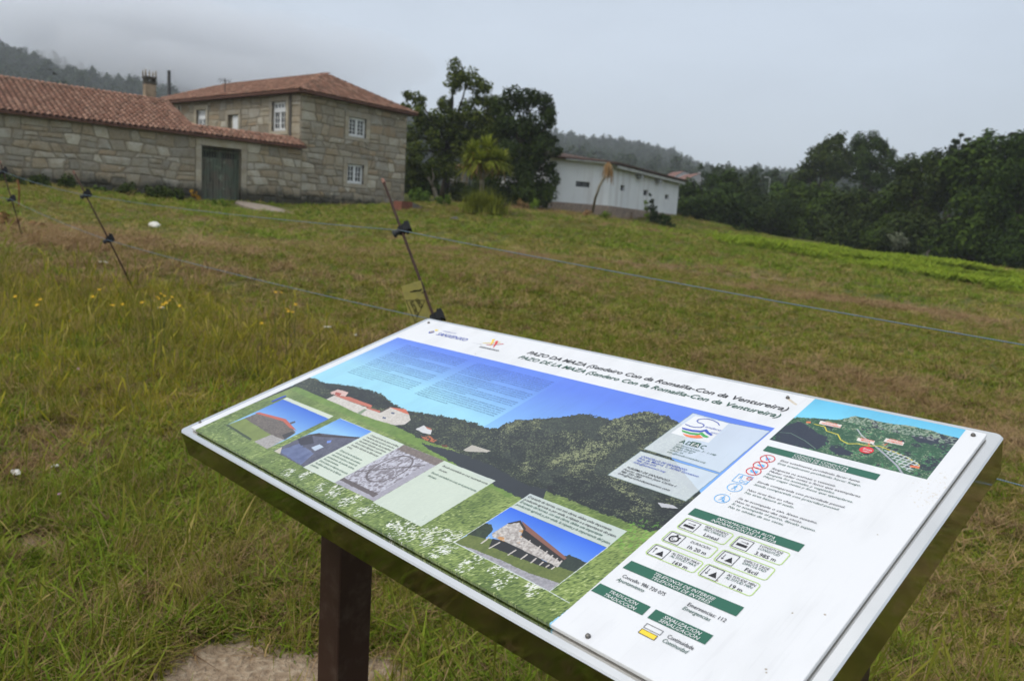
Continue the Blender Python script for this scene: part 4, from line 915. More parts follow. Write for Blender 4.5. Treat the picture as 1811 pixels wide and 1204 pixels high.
# cabbage tree with strap leaves
def strap_head(mb_v, mb_q, c, L_, n, rng, down=.3, el0=-.7):
    for k in range(n):
        u = rng.uniform(0, 2 * math.pi); el = rng.uniform(-.7, 1.35); d = Vector((math.cos(u) * math.cos(el), math.sin(u) * math.cos(el), math.sin(el)))
        side = d.cross(Vector((0, 0, 1)));
        if side.length < .1: side = Vector((1, 0, 0))
        side.normalize(); l = L_ * rng.uniform(.7, 1.15); w = .05
        prev = None
        for s in range(5):
            t = s / 4; p = Vector(c) + d * (l * t) - Vector((0, 0, down * l * t * t * t)); ww = w * (1 - t * .85)
            mb_v.append(tuple(p + side * ww)); mb_v.append(tuple(p - side * ww))
            if s: b = len(mb_v) - 4; mb_q.append((b, b + 1, b + 3, b + 2))
def cabbage_tree():
    bx, by = (-1.6656,35.2065)
    z = gz(bx, by); t = thing('cabbage_tree', 'cabbage tree with spiky strap leaf heads on a pale forked trunk', 'palm', (bx, by, z))
    rng = random.Random(5)
    F = Vector((-1.7137,34.157,3.127,0.0247)[:3]); F2 = Vector((-1.6381,34.1607,3.5122,0.0247)[:3])
    heads = [(-2.1116,34.1347,4.2387,0.0247), (-1.5461,34.165,4.4637,0.0247), (-1.7834,33.7529,3.8734,0.0244), (-0.9391,34.3872,3.9037,0.0249), (-2.2542,34.5265,3.7403,0.025), (-1.2717,33.9762,3.9926,0.0246)]
    mb = MB(); limb(mb, (bx, by, z - .1), F, .13, .10, rng, 5, .015); limb(mb, F, F2, .09, .07, rng, 2, .02)
    for h in heads: limb(mb, F if h[0] > F.x + .5 or h[0] < F.x - .3 else F2, h[:3], .065, .045, rng, 3, .03)
    obj('trunk', mb.mesh('trunk', (palebark,), True), t)
    for nm, mm, dn_, ll in (('crown', 'mid', .16, .72), ('dead_leaves', 'straw', 1.0, .5)):
        v, q = [], []
        for h in heads: strap_head(v, q, Vector(h[:3]) - Vector((0, 0, .12 if nm == 'dead_leaves' else 0)), ll, 230 if nm == 'crown' else 22, rng, dn_)
        obj(nm, npmesh(nm, v, q, (LM[mm if nm != 'crown' else 'palm'],)), t, label='bright green strap leaves' if nm == 'crown' else 'hanging brown dead leaves')
LM['palm'] = leaf_mat('leaves_strap', (.12, .16, .02), (.22, .27, .035), (.33, .36, .06))
cabbage_tree()
def grass_bush(label, base, w, h, n, mat, seed, name='grass_bush'):
    x, y = base; z = gz(x, y); t = thing(name, label, 'bush', (x, y, z)); rng = random.Random(seed); v, q = [], []
    for k in range(n):
        bx = x + rng.gauss(0, w * .28); by = y + rng.gauss(0, w * .28); u = rng.uniform(0, 6.28); l = h * rng.choice((.6, .75, .9, 1.05, 1.3)) * rng.uniform(.8, 1.15); sp = rng.uniform(.1, 1.15)
        sd = Vector((-math.sin(u), math.cos(u), 0))
        for s in range(4):
            tt = s / 3; p = Vector((bx + math.cos(u) * l * sp * tt * tt, by + math.sin(u) * l * sp * tt * tt, z + l * (tt - .35 * sp * tt * tt))); ww = .018 * (1 - .85 * tt)
            v += [tuple(p + sd * ww), tuple(p - sd * ww)]
            if s: b = len(v) - 4; q.append((b, b + 1, b + 3, b + 2))
    obj('foliage', npmesh('foliage', v, q, (LM[mat],)), t)
LM['limeg'] = leaf_mat('leaves_yellow_green', (.09, .11, .012), (.17, .19, .025), (.26, .27, .045))
grass_bush('broad yellow green bush around the foot of the cabbage tree', (-1.5169,33.6975), 1.2, .85, 1900, 'limeg', 8)

# dead leaning cabbage tree before the shed
bx, by = (5.0364,55.3298)
dt = thing('dead_cabbage_tree', 'dead leaning cabbage tree with a hanging brown tuft before the white shed', 'dead tree', (bx, by, gz(bx, by)))
pts = [(bx, by, gz(bx, by) - .1)] + [p[:3] for p in ((4.0114,42.8125,3.0152,0.0311), (4.1765,42.7967,3.6232,0.0311), (4.4096,42.7733,4.113,0.0311), (4.4972,42.7642,4.5336,0.0311), (4.5637,42.7571,4.8333,0.0311))]
mb = MB(); mb.tube(pts, [.085, .075, .07, .065, .06, .05], 7); rng = random.Random(3)
top = Vector(pts[-1]); fk = Vector(pts[-2])
for k, (px_, py_) in enumerate(((1082,312),(1066,308),(1081,300))): pass
limb(mb, Vector(pts[-3]), Vector((4.8227,42.7287,4.1945,0.0311)[:3]), .03, .012, rng, 3); limb(mb, fk, Vector((4.7057,42.7417,4.5445,0.0311)[:3]), .03, .015, rng, 2)
obj('trunk', mb.mesh('trunk', (palebark,), True), dt)
v, q = [], []
for c in (top, top + Vector((.05, 0, -.15)), Vector((4.6805,42.7445,4.4838,0.0311)[:3]), fk): strap_head(v, q, c, .34, 34, rng, 1.5)
obj('dead_leaves', npmesh('dead_leaves', v, q, (LM['straw'],)), dt)

# rubble stones before the dark tree and beside the shed
rockm = plain('field_stone', (.22, .20, .17), .35, 4, .95, .1, bump=.5)
def rock(name, label, x, y, z, sx, sy, sz, mat, seed, group=None, cat='stone'):
    bm = bmesh.new(); bmesh.ops.create_icosphere(bm, subdivisions=3, radius=1); rng = np.random.default_rng(seed)
    ph = rng.uniform(0, 6, 9)
    for v_ in bm.verts:
        p = v_.co; k = 1 + .14 * math.sin(3 * p.x + ph[0]) * math.cos(2.3 * p.y + ph[1]) + .1 * math.sin(4.1 * p.z + ph[2] + 2 * p.x) + .04 * math.sin(9 * p.x + ph[3]) * math.sin(8 * p.y + ph[4] + 5 * p.z)
        v_.co = Vector((p.x * k * sx, p.y * k * sy, p.z * k * sz))
    me = bpy.data.meshes.new(name); bm.to_mesh(me); bm.free(); me.materials.append(mat); me.polygons.foreach_set('use_smooth', [True] * len(me.polygons))
    o = obj(name, me, loc=(x, y, z), label=label, category=cat); o.rotation_euler = (0, 0, float(rng.uniform(0, 3)))
    if group: o['group'] = group
    return o
RL = ['grey rubble stone left end of the heap under the dark tree', 'flat rubble stone beside the withered shrub', 'tall rubble stone just behind the withered shrub', 'pale rubble stone between withered and green shrubs', 'rubble stone at the foot of the small green shrub',
      'pale rubble stone right of the small green shrub', 'last rubble stone of the heap toward the shed', 'small light stone lying nearest the shed plinth']
for k, (gp, w) in enumerate((((-0.6708,51.9089), .35), ((-0.277,49.0907), .4), ((-0.0069,54.4606), .45), ((0.4255,49.0896), .35), ((0.7408,46.4172), .3), ((1.3447,49.2695), .25), ((1.6754,49.6547), .28), ((2.1156,50.8433), .2))):
    rock('rubble_stone', RL[k], gp[0], gp[1], gz(*gp) + w * .35, w, w * .7, w * .6, rockm, 60 + k, 'rubble heap under the dark tree')
chalk = plain('white_stone', (.62, .60, .55), .12, 12, .9, .15, bump=.4)
p = (-8.0806,17.5152); rock('white_stone', 'large white stone lying alone in the pasture', p[0], p[1], gz(*p) + .06, .14, .10, .09, chalk, 5)
p = (-2.4846,30.4264); rock('dark_stone', 'dark stone with pale patch in the grass before the shrubs', p[0], p[1], gz(*p) + .04, .17, .1, .09, plain('dark_stone', (.09, .09, .085), .5, 8), 6)
for k, (gp, s, lb) in enumerate((((-1.4862,6.2084), .03, 'flat white scrap on the grass left of the board corner'), ((-2.8051,6.17), .03, 'flat white scrap beside the yellow flowers'), ((-4.1205,7.7993), .045, 'flat white scrap in the grass below the second post'), ((-1.2529,6.1821), .03, 'small pale pebble in the grass near the board corner'), ((-2.0356,3.1363), .03, 'pale crumbled stone at the left edge in the grass'), ((-1.9293,3.2378), .02, 'tiny pale stone in the left foreground grass'))):
    rock('pale_pebble', lb, gp[0], gp[1], gz(*gp) + .03 + (.03 if k < 2 else 0), s, s * .6, s * .3, chalk, 80 + k, 'pale bits lying in the grass')

# ------------------------------------------------------------------ woods on the right
WOODS = [
 ('shrubby dark tree just right of the white shed', (12.5643,56.9145), [(14.4791,68.4862,4.9425,1.1127), (15.4218,68.2801,3.7466,1.315), (14.4468,68.493,3.2108,1.0116), (15.9029,68.1696,4.5382,1.0116)], 'wood', 1),
 ('rounded tree below the valley treeline, second from the shed', (15.0769,56.7846), [(18.4626,71.6598,6.6112,0.8555), (18.2042,71.7259,5.3,1.3902), (19.3585,71.423,4.1564,1.604), (18.1142,71.7487,3.1808,1.3902), (19.6231,71.3508,2.8647,1.1763), (17.1693,71.9807,6.1019,0.802)], 'wood', 2),
 ('rounded dark tree left of the pale green gap', (17.1177,57.4402), [(20.8202,73.0925,6.0238,1.2081), (21.8965,72.7774,4.7508,1.3179), (20.9319,73.0606,3.3663,1.5376), (22.3208,72.6484,2.8305,1.0983), (20.4299,73.2026,5.0853,1.0983)], 'dark', 3),
 ('pale green thicket in the gap between dark trees', (21.3757,64.949), [(25.805,79.9381,6.2072,0.9711), (26.6386,79.6642,5.0197,1.3353), (25.7412,79.9587,3.7373,1.3353), (27.1539,79.49,2.92,1.2139), (25.1216,80.1555,4.7729,0.8497), (27.1994,79.4745,5.9939,0.8497)], 'mid', 4),
 ('left one of the twin tall domed trees on the skyline', (29.8123,76.2079), [(32.1415,86.2028,11.5092,1.3295), (33.143,85.8227,12.0032,1.1301), (31.2929,86.5145,10.4174,1.3295), (33.1702,85.8122,10.2337,1.7283), (30.4563,86.8125,9.073,1.1965), (32.1046,86.2165,8.7722,1.5954), (33.7992,85.5664,8.713,1.3295), (29.8996,87.0058,8.0874,0.9306)], 'dark', 5),
 ('right one of the twin tall domed trees on the skyline', (35.8372,80.2936), [(35.401,84.9163,12.0451,1.0636), (36.5643,84.4219,11.9482,1.3295), (37.4759,84.0212,11.2703,1.0636), (37.9048,83.8285,10.0081,0.9306), (36.5008,84.4493,10.2053,1.7283), (35.182,85.0072,10.7569,1.1965), (37.1578,84.1623,8.7085,1.4624), (35.6144,84.827,9.0687,1.1965)], 'wood', 6),
 ('broad leafy tree standing before the left twin tree', (24.6219,65.8619), [(25.5664,73.691,5.8239,1.2399), (27.2051,73.1019,6.0002,1.3526), (26.3226,73.4242,4.3159,1.578), (28.2397,72.7084,4.7233,1.4653), (27.1662,73.1163,2.8153,1.3526), (25.5418,73.6995,2.8205,0.9017)], 'mid2', 7),
 ('big dark rounded tree at the middle of the wood edge', (27.5834,64.9831), [(27.1281,66.6938,4.5099,1.2486), (28.4062,66.1596,5.3149,1.2486), (27.8974,66.3757,3.3352,1.6647), (29.2658,65.7839,3.8776,1.3526), (26.7638,66.8408,2.5142,1.2486), (29.1207,65.8482,2.2894,1.3526), (25.9847,67.1476,2.8451,0.8324)], 'dark', 8),
 ('lighter green tree between the dark rounded tree and the tall wood', (28.9063,59.8798), [(29.5428,63.4604,5.5088,1.0116), (30.1089,63.1938,4.3385,1.4162), (29.5187,63.4716,2.9681,1.2139), (30.7423,62.8881,2.5094,1.315), (28.8737,63.7676,4.8119,0.8092), (30.3359,63.0851,1.5431,0.9104)], 'mid2', 9),
 ('tall woodland tree where the right skyline begins to rise', (31.0824,59.0804), [(29.9554,61.0465,7.4315,1.1792), (30.9301,60.5585,7.8728,1.2775), (29.7559,61.144,6.07,1.2775), (31.4374,60.2967,6.2967,1.5723), (30.8908,60.5785,4.503,1.6705), (30.6661,60.6926,2.7834,1.3757), (31.9045,60.0509,2.0114,1.2775), (29.2455,61.3897,6.9039,0.5896)], 'dark', 10),
 ('tall leafy tree under the spiky pine tops', (33.7318,57.918), [(31.526,57.9837,7.9452,1.3353), (32.7705,57.2895,8.3559,1.4306), (32.2416,57.5889,6.5229,1.6214), (33.5577,56.832,6.6367,1.6214), (32.1266,57.6531,4.7526,1.526), (33.488,56.8731,4.5746,1.6214), (33.0207,57.1457,2.7834,1.526), (32.0807,57.6787,1.7409,1.0491), (34.1426,56.4826,2.137,1.2399)], 'mid2', 11),
 ('dark tree at the right edge of the photo', (35.1985,55.476), [(32.1417,53.018,8.1527,1.1647), (33.1934,52.366,8.226,1.3439), (32.5262,52.783,6.6268,1.5231), (33.7152,52.0316,5.856,1.6127), (32.4601,52.8237,4.7893,1.4335), (33.4706,52.1893,3.3666,1.6127), (32.745,52.6475,2.2073,1.3439), (33.9315,51.8908,1.557,1.3439)], 'wood', 12),
 ('pale grey green bush at the foot of the wood', (31.2112,65.2232), [(26.5638,56.0211,1.9251,0.5824), (27.1048,55.7614,1.7248,0.4928)], 'grey', 13),
 ('pale grey green bush at the far edge of the bracken', (21.3245,41.0272), [(25.6692,49.7704,0.7713,0.2832), (26.0659,49.5638,0.7331,0.2832)], 'grey', 14),
]
LM['mid2'] = leaf_mat('leaves_woodland_bright', (.012, .026, .004), (.034, .062, .008), (.072, .115, .016))
for lab, base, bl, mm, sd in WOODS:
    tree('woodland_tree' if mm != 'grey' else 'woodland_bush', lab, base, [(b[0], b[1], b[2], b[3] * 1.12) for b in bl], mm, (.27 + .05 * (sd % 3)) if mm != 'grey' else .2, 5.0 if mm != 'grey' else 2.2, .28 if mm != 'grey' else .06, 'trees of the wood on the right', seed=100 + sd, cat='tree' if mm != 'grey' else 'bush', skirt=(1.6 + .35 * (sd % 4)) if mm != 'grey' else 0)
# pines on the right skyline
def conifer(label, top, h, w, seed, dist):
    x, y, z = top; t = thing('pine_tree', label, 'pine', (x, y, z - h), 'pines on the right skyline')
    rng = np.random.default_rng(seed); rr = random.Random(seed); mb = MB(); limb(mb, (x, y, z - h), (x, y, z - .3), .2, .03, rr, 4, .01)
    B = []
    nl = 9
    for k in range(nl):
        f = k / (nl - 1); zz = z - .2 - f * h * .62; r = w * (.12 + f * .9)
        for q in range(4 + int(f * 4)):
            u = rng.uniform(0, 6.28); e = Vector((x + math.cos(u) * r, y + math.sin(u) * r, zz + r * .25))
            limb(mb, (x, y, zz - .1), e, .05, .015, rr, 2, .02)
            for s in (.55, .85, 1.05): B.append((x + math.cos(u) * r * s, y + math.sin(u) * r * s, zz + r * .25 * s, max(.16, .26 * r + .1)))
    obj('trunk', mb.mesh('trunk', (bark,)), t)
    crown(t, B, .3, 'pine', 2.0, .3, seed)
for k, (pt, h, w, lb) in enumerate((((39.8678,73.9362,12.0978), 9, 1.9, 'spiky pine poking highest above the wood where it climbs'), ((41.4057,77.6503,12.0849), 8, 1.6, 'left smaller pine beside the spiky highest pine'), ((40.3874,73.6536,11.6942), 8, 1.6, 'right smaller pine beside the spiky highest pine'),
        ((39.7509,69.4252,11.5738), 9, 2.2, 'dark pointed pine midway between spiky pine and photo edge'), ((41.6498,70.6349,11.6328), 9, 2.0, 'bushy pine right of the pointed middle pine'), ((40.2059,66.8392,11.3956), 9, 1.9, 'pine next to the right photo edge'), ((41.8021,68.2099,11.5565), 9, 2.0, 'outermost pine cut by the right photo edge'), ((41.1239,73.245,11.3931), 8, 1.9, 'low pine left of the pointed middle pine'))):
    conifer(lb, pt, h, w, 200 + k, 80)
# a street lamp on the far slope
lx, ly, lz = (33.1223,106.9902,9.7365)
lp = thing('street_lamp', 'thin pale street lamp standing on the far slope', 'street lamp', (lx, ly, lz - 6))
mb = MB(); mb.tube([(lx, ly, lz - 6), (lx, ly, lz - .1), (lx - .3, ly, lz)], [.07, .05, .05], 6); galv = plain('galvanised_steel', (.34, .35, .36), .15, 4, .5, .4)
obj('pole', mb.mesh('pole', (galv,)), lp); mb = MB(); Fi = lambda a, o, z: (lx + a, ly + o, lz + z); mb.box(Fi, -.75, -.25, -.12, .12, -.05, .06); obj('lamp_head', mb.mesh('lamp_head', (galv,)), lp)

# bird gliding above the long roof
bx, by, bz = (-24.2597,41.4182,7.5461)
bd = MB(); Bc = Vector((bx, by, bz)); dx = Vector((.80, .15, -.58)).normalized(); up_ = Vector((0, .3, 1)).normalized(); fw = dx.cross(up_).normalized()
for s in (-1, 1):
    a = Bc + fw * .06; b_ = Bc + dx * s * .16 + up_ * .05 + fw * .07; c_ = Bc + dx * s * .32 + up_ * .01 - fw * .02
    for o_ in (0, .012): bd.add([Bc - fw * .06 + up_ * o_, a + up_ * o_, b_ + up_ * o_, b_ - fw * .12 + up_ * o_, c_ + up_ * o_], [(0, 1, 2, 3), (3, 2, 4)])
bd.tube([Bc + fw * .16, Bc + fw * .11, Bc + fw * .03, Bc - fw * .08, Bc - fw * .2], [.008, .028, .038, .026, .012], 8)
o = obj('bird', bd.mesh('bird', (flat('bird_feathers', (.03, .03, .032)),)), label='dark bird gliding in the mist above the long tiled roof', category='bird')

# ------------------------------------------------------------------ electric fence
rust = M('rusty_steel', .85, .2); rn = rust.noise(30, 5); rust.col(rust.ramp(rn, ((.3, (.022, .013, .010)), (.6, (.042, .022, .016)), (.8, (.08, .04, .026))))); rust = rust.mt
black = plain('black_plastic', (.010, .011, .013), .3, 60, .75, .15); greyp = plain('grey_plastic', (.045, .048, .052), .3, 60, .75, .15)
ropem = M('blue_grey_cord', .8, .2); rw = ropem.n('ShaderNodeTexWave'); rw.inputs['Scale'].default_value = 60; rw.inputs['Distortion'].default_value = 0; ropem.l(ropem.pos(), rw.inputs[0])
ropem.col(ropem.mix(rw.outputs['Fac'], (.07, .14, .22), (.22, .26, .28))); ropem = ropem.mt
R3t, R3m, R3b = Vector((-0.7467,4.2854,1.4536)), Vector((-0.5813,3.9777,1.1936)), Vector((-0.4627,3.7717,0.9665))
dv = (R3b - R3t).normalized()
R3g = R3b + dv * 0.01
while R3g.z > gz(R3g.x, R3g.y) - .08: R3g = R3g + dv * .01
R2t, R2g = Vector((-3.928,6.9693,1.4913)), Vector((-3.3033,6.789,0.4702))
R1t, R1g = Vector((-6.0338,9.1975,1.633)), Vector((-5.6217,8.9274,0.7597))
def on(a, b, z):
    t = (z - a.z) / (b.z - a.z); return a.lerp(b, t)
def insulator(parent, p, d, s=1.0, side=1):
    d = d.normalized(); x = d.cross(Vector((0, 1, 0))).normalized() * side; y = x.cross(d).normalized()
    if y.y > 0: y = -y
    mb = MB(); Fo = lambda a, o, z: tuple(p + x * a * s + y * o * s + d * z * s)
    mb.tube([p - d * .022 * s, p + d * .022 * s], .016 * s, 10, 0)
    mb.tube([p - x * .005 * s + y * .0, p - x * .034 * s], [.017 * s, .013 * s], 10, 1); mb.tube([p - x * .034 * s, p - x * .046 * s], [.019 * s, .019 * s], 10, 1)
    mb.box(Fo, .012, .040, -.010, .012, -.026, .020); mb.box(Fo, .040, .050, -.010, .012, -.034, .030)
    mb.box(Fo, .018, .034, -.013, .010, .020, .032)
    mb.tube([p + x * .030 * s - d * .03 * s, p + x * .032 * s - d * .045 * s], [.009 * s, .006 * s], 8)
    return obj('insulator', mb.mesh('insulator', (black, greyp), False), parent)
def rod(label, top, gnd, ins, s=1.0):
    t = thing('fence_rod', label, 'fence post', (gnd.x, gnd.y, gz(gnd.x, gnd.y)), 'leaning rods of the electric fence')
    mb = MB(); e_ = gnd + (gnd - top).normalized() * .1; mb.tube([top, top.lerp(e_, .5) + Vector((.004, 0, 0)), e_], .0068, 8); obj('rod', mb.mesh('rod', (rust,), True), t)
    mb = MB(); mb.tube([top + (top - gnd).normalized() * .004, top - (top - gnd).normalized() * .03], .0095, 8); obj('tip', mb.mesh('tip', (flat('worn_tip', (.20, .10, .07)),)), t)
    for p in ins: insulator(t, p, gnd - top, s)
    return t
I3 = R3t.lerp(R3b, .50); I3 = R3t + (R3b - R3t) * ((R3m - R3t).length / (R3b - R3t).length)
I3 = on(R3t, R3b, R3m.z)
I3l = on(R3t, R3g, Vector((-0.4168,3.6765,0.8017)).z)
I2, I2l = on(R2t, R2g, Vector((-3.7951,6.9287,1.2925)).z), on(R2t, R2g, Vector((-3.5787,6.8743,0.918)).z)
I1, I1l = on(R1t, R1g, Vector((-5.9862,9.1689,1.5185)).z), on(R1t, R1g, Vector((-5.8658,9.0682,1.2068)).z)
rod('rusty leaning fence rod behind the top corner of the information board', R3t, R3g, [I3, I3l], 1.0)
rod('rusty leaning fence rod before the long wing, second from the board', R2t, R2g, [I2, I2l])
rod('rusty leaning fence rod farthest along the fence at the left edge', R1t, R1g, [I1, I1l])
q0, q1 = Vector((-8.5733,13.5092,1.5185)), Vector((-8.567,13.5132,1.177))
mb = MB(); mb.tube([q1 - Vector((0, 0, .1)), q0.lerp(q1, .4) + Vector((.02, 0, 0)), q0], .013, 6)
obj('rusty_stake', mb.mesh('rusty_stake', (plain('orange_rust', (.22, .09, .03), .4, 9),)), label='short orange rusty stake standing in the grass behind the fence', category='stake')
F4, F4l = Vector((1.4579,2.1769,1.0241)), Vector((1.5013,2.1472,0.6244))
F4b = I3.lerp(F4, 1.6); F4lb = I3l.lerp(F4l, 1.6)
def strand(label, pts, r, sag):
    mb = MB(); P_ = []
    for a, b in zip(pts[:-1], pts[1:]):
        for k in range(24 if b is not pts[-1] else 25):
            t = k / 24; p = a.lerp(b, t); p.z -= 4 * sag * t * (1 - t); P_.append(p)
    mb.tube(P_, r, 7); return obj('electric_rope', mb.mesh('electric_rope', (ropem,), True), label=label, category='rope')
off = Vector((.0, -.02, 0)); x1 = Vector((-3.4, 3.1, .2))
strand('upper blue grey electric fence cord strung across the pasture', [I1 + x1, I1 + off, I2 + off, I3 + off, F4b], .0018, .02)
strand('lower blue grey electric fence cord passing behind the information board', [I1l + x1, I1l + off, I2l + off, I3l + off, F4lb], .0018, .02)

# yellow warning plate on the rod behind the board
sg = thing('warning_sign', 'yellow plastic electric fence warning plate hanging twisted behind the board corner', 'sign', (-0.4542,3.6922,0.8786))
Sa, Sb, Sc, Sd = Vector((-0.5389,3.701,0.9358)), Vector((-0.4476,3.693,0.9701)), Vector((-0.3926,3.6992,0.8033)), Vector((-0.489,3.7281,0.7584))
ex = (Sb - Sa).normalized(); w_ = (Sb - Sa).length; h_ = (Sd - Sa).length; ey0 = (Sd - Sa); ey = (ey0 - ex * ey0.dot(ex)).normalized(); h_ = ey0.dot(ey) * 1.0; en = ex.cross(ey).normalized()
if en.y > 0: en = -en
shx = ey0.dot(ex)
yel = M('yellow_plastic', .5, .4); yel.col(yel.mix(yel.rng(yel.noise(30, 5), .45, .7, 0, .7), (.44, .38, .11), (.30, .27, .11))); yel = yel.mt
ink = flat('black_print', (.015, .015, .013), .6)
def SP(a, b, o=0.): return Sa + ex * (a * w_ + b * shx) + ey * (b * h_) + en * (o + .0015 * math.sin(a * 3.0) )
mb = MB(); n = 8
for o_ in (0, -.0018):
    for k in range(n): mb.add([SP(k / n, 0, o_), SP((k + 1) / n, 0, o_), SP((k + 1) / n, 1, o_), SP(k / n, 1, o_)], [(0, 1, 2, 3)])
for k in range(n):
    mb.add([SP(k / n, 0, 0), SP((k + 1) / n, 0, 0), SP((k + 1) / n, 0, -.0018), SP(k / n, 0, -.0018)], [(0, 1, 2, 3)]); mb.add([SP(k / n, 1, 0), SP((k + 1) / n, 1, 0), SP((k + 1) / n, 1, -.0018), SP(k / n, 1, -.0018)], [(0, 1, 2, 3)])
obj('plate', mb.mesh('plate', (yel,)), sg)
def sstroke(pl, w):
    mb = MB()
    for (a, b), (c, d) in zip(pl[:-1], pl[1:]):
        p, q = SP(a, b, .0022), SP(c, d, .0022); t = (q - p).normalized(); s = t.cross(en).normalized() * w
        mb.add([p + s - t * w, q + s + t * w, q - s + t * w, p - s - t * w], [(0, 1, 2, 3)])
    return mb
obj('triangle_print', sstroke([(.06, .38), (.97, .52), (.22, .98), (.06, .38)], .0012).mesh('triangle_print', (ink,)), sg)
mb = sstroke([(.38, .20), (.62, .22)], .0026); m2 = sstroke([(.55, .20), (.86, .24)], .0034); m3 = sstroke([(.82, .235), (.95, .215)], .0022); mb.add(m2.v, m2.f); mb.add([Vector(v) + en * .0004 for v in m3.v], m3.f)
mb.v = [tuple(Vector(v)) for v in mb.v]; obj('lightning_print', mb.mesh('lightning_print', (ink,)), sg)
mb = sstroke([(.93, .32), (1.08, .30)], .002); obj('clip', mb.mesh('clip', (black,)), sg)
def text_mesh(body, font_shear=0., bold=0., spacing=1.):
    cu = bpy.data.curves.new('t', 'FONT'); cu.body = body; cu.size = 1; cu.shear = font_shear; cu.offset = bold; cu.resolution_u = 2; cu.space_character = spacing
    o = bpy.data.objects.new('t', cu); me = o.to_mesh(); 
    n = len(me.vertices); co = np.empty(n * 3, np.float32); me.vertices.foreach_get('co', co); co = co.reshape(-1, 3).astype(float)
    fs = [tuple(p.vertices) for p in me.polygons]; o.to_mesh_clear(); bpy.data.objects.remove(o); bpy.data.curves.remove(cu)
    return co, fs
for body, (a, b), (c, d), hh in (('CERCA', (.50, .42), (.66, .70), .2), ('ELECTRICA', (.22, .44), (.34, .86), .2)):
    co, fs = text_mesh(body, 0, .02); wdt = co[:, 0].max(); P0, P1 = SP(a, b, .0024), SP(c, d, .0024); t = (P1 - P0); ln = t.length; t = t / ln; u_ = -t.cross(en).normalized()
    if u_.dot(ex) < 0: u_ = -u_
    sx_ = ln / wdt; sy_ = .024
    obj('lettering', mesh('lettering', [P0 + t * (c_[0] * sx_) + u_ * (c_[1] * sy_) for c_ in co], fs, (ink,)), sg)

# ------------------------------------------------------------------ grass
def blade_mat(name, stops, trans=.3, dry=(.30, .21, .11), dry_lo=.62):
    m = M(name, .75, .07); r = m.irand(); o = m.orand(); n = m.noise(.9, 3)
    f = m.math('ADD', m.math('MULTIPLY', r, .45), m.math('ADD', m.math('MULTIPLY', o, .3), m.math('MULTIPLY', n, .35)))
    c = m.ramp(f, stops); c = m.mix(m.rng(m.math('ADD', m.math('MULTIPLY', r, .8), m.math('MULTIPLY', o, .3)), dry_lo, dry_lo + .12), c, dry)
    m.col(c); tr = m.n('ShaderNodeBsdfTranslucent'); m.l(c, tr.inputs['Color']); mx = m.n('ShaderNodeMixShader'); mx.inputs[0].default_value = trans
    out = m.t.nodes['Material Output']; m.l(m.b.outputs[0], mx.inputs[1]); m.l(tr.outputs[0], mx.inputs[2]); m.l(mx.outputs[0], out.inputs[0]); return m.mt
g_green = blade_mat('grass_green', ((.2, (.055, .10, .008)), (.5, (.15, .225, .018)), (.85, (.30, .36, .045))), dry_lo=.86)
g_mix = blade_mat('grass_mixed', ((.2, (.09, .10, .012)), (.5, (.18, .182, .024)), (.85, (.30, .28, .048))), dry=(.42, .30, .13), dry_lo=.74)
g_gold = blade_mat('grass_yellow_green', ((.2, (.17, .16, .015)), (.5, (.31, .28, .022)), (.85, (.44, .37, .05))), dry=(.46, .36, .15), dry_lo=.78)
g_dry = blade_mat('grass_straw', ((.2, (.19, .115, .05)), (.5, (.34, .225, .11)), (.85, (.48, .36, .20))), dry=(.13, .08, .045), dry_lo=.8)
def clump(seed, n, h, w, spread, lean, mat, seeds=0, segs=4):
    rng = np.random.default_rng(seed); V = []; F = []
    for k in range(n):
        u, l = rng.uniform(0, 6.283), h * rng.uniform(.45, 1.1); r0 = spread * math.sqrt(rng.random()); v = rng.uniform(0, 6.283)
        bx, by = r0 * math.cos(v), r0 * math.sin(v); ln = lean * rng.uniform(.2, 1.3); tw = rng.uniform(-.8, .8); ww0 = w * rng.uniform(.5, 1.25)
        for s in range(segs + 1):
            t = s / segs; d = ln * l * t ** 1.8; z = l * t * math.sqrt(max(.05, 1 - min(.93, ln * t) ** 2 * .75)); ww = ww0 * (1 - t ** 1.6) * .5 + .0002
            a = u + tw * t; sx_, sy_ = -math.sin(a) * ww, math.cos(a) * ww
            V += [(bx + math.cos(u) * d + sx_, by + math.sin(u) * d + sy_, z), (bx + math.cos(u) * d - sx_, by + math.sin(u) * d - sy_, z)]
            if s: b = len(V) - 4; F.append((b, b + 1, b + 3, b + 2))
    for k in range(seeds):      # seed heads on thin stalks
        u, l = rng.uniform(0, 6.283), h * rng.uniform(1.5, 2.3); ln = rng.uniform(.1, .45)
        for s in range(9):
            t = s / 8; d = ln * l * t * t; ww = .0007 if t < .74 else .0028 * math.sin((t - .7) / .3 * 3.14) + .0006; z = l * t * (1 - .12 * ln * t)
            V += [(math.cos(u) * d - math.sin(u) * ww, math.sin(u) * d + math.cos(u) * ww, z), (math.cos(u) * d + math.sin(u) * ww, math.sin(u) * d - math.cos(u) * ww, z)]
            if s: b = len(V) - 4; F.append((b, b + 1, b + 3, b + 2))
    return npmesh('grass_clump', V, F, (mat,))
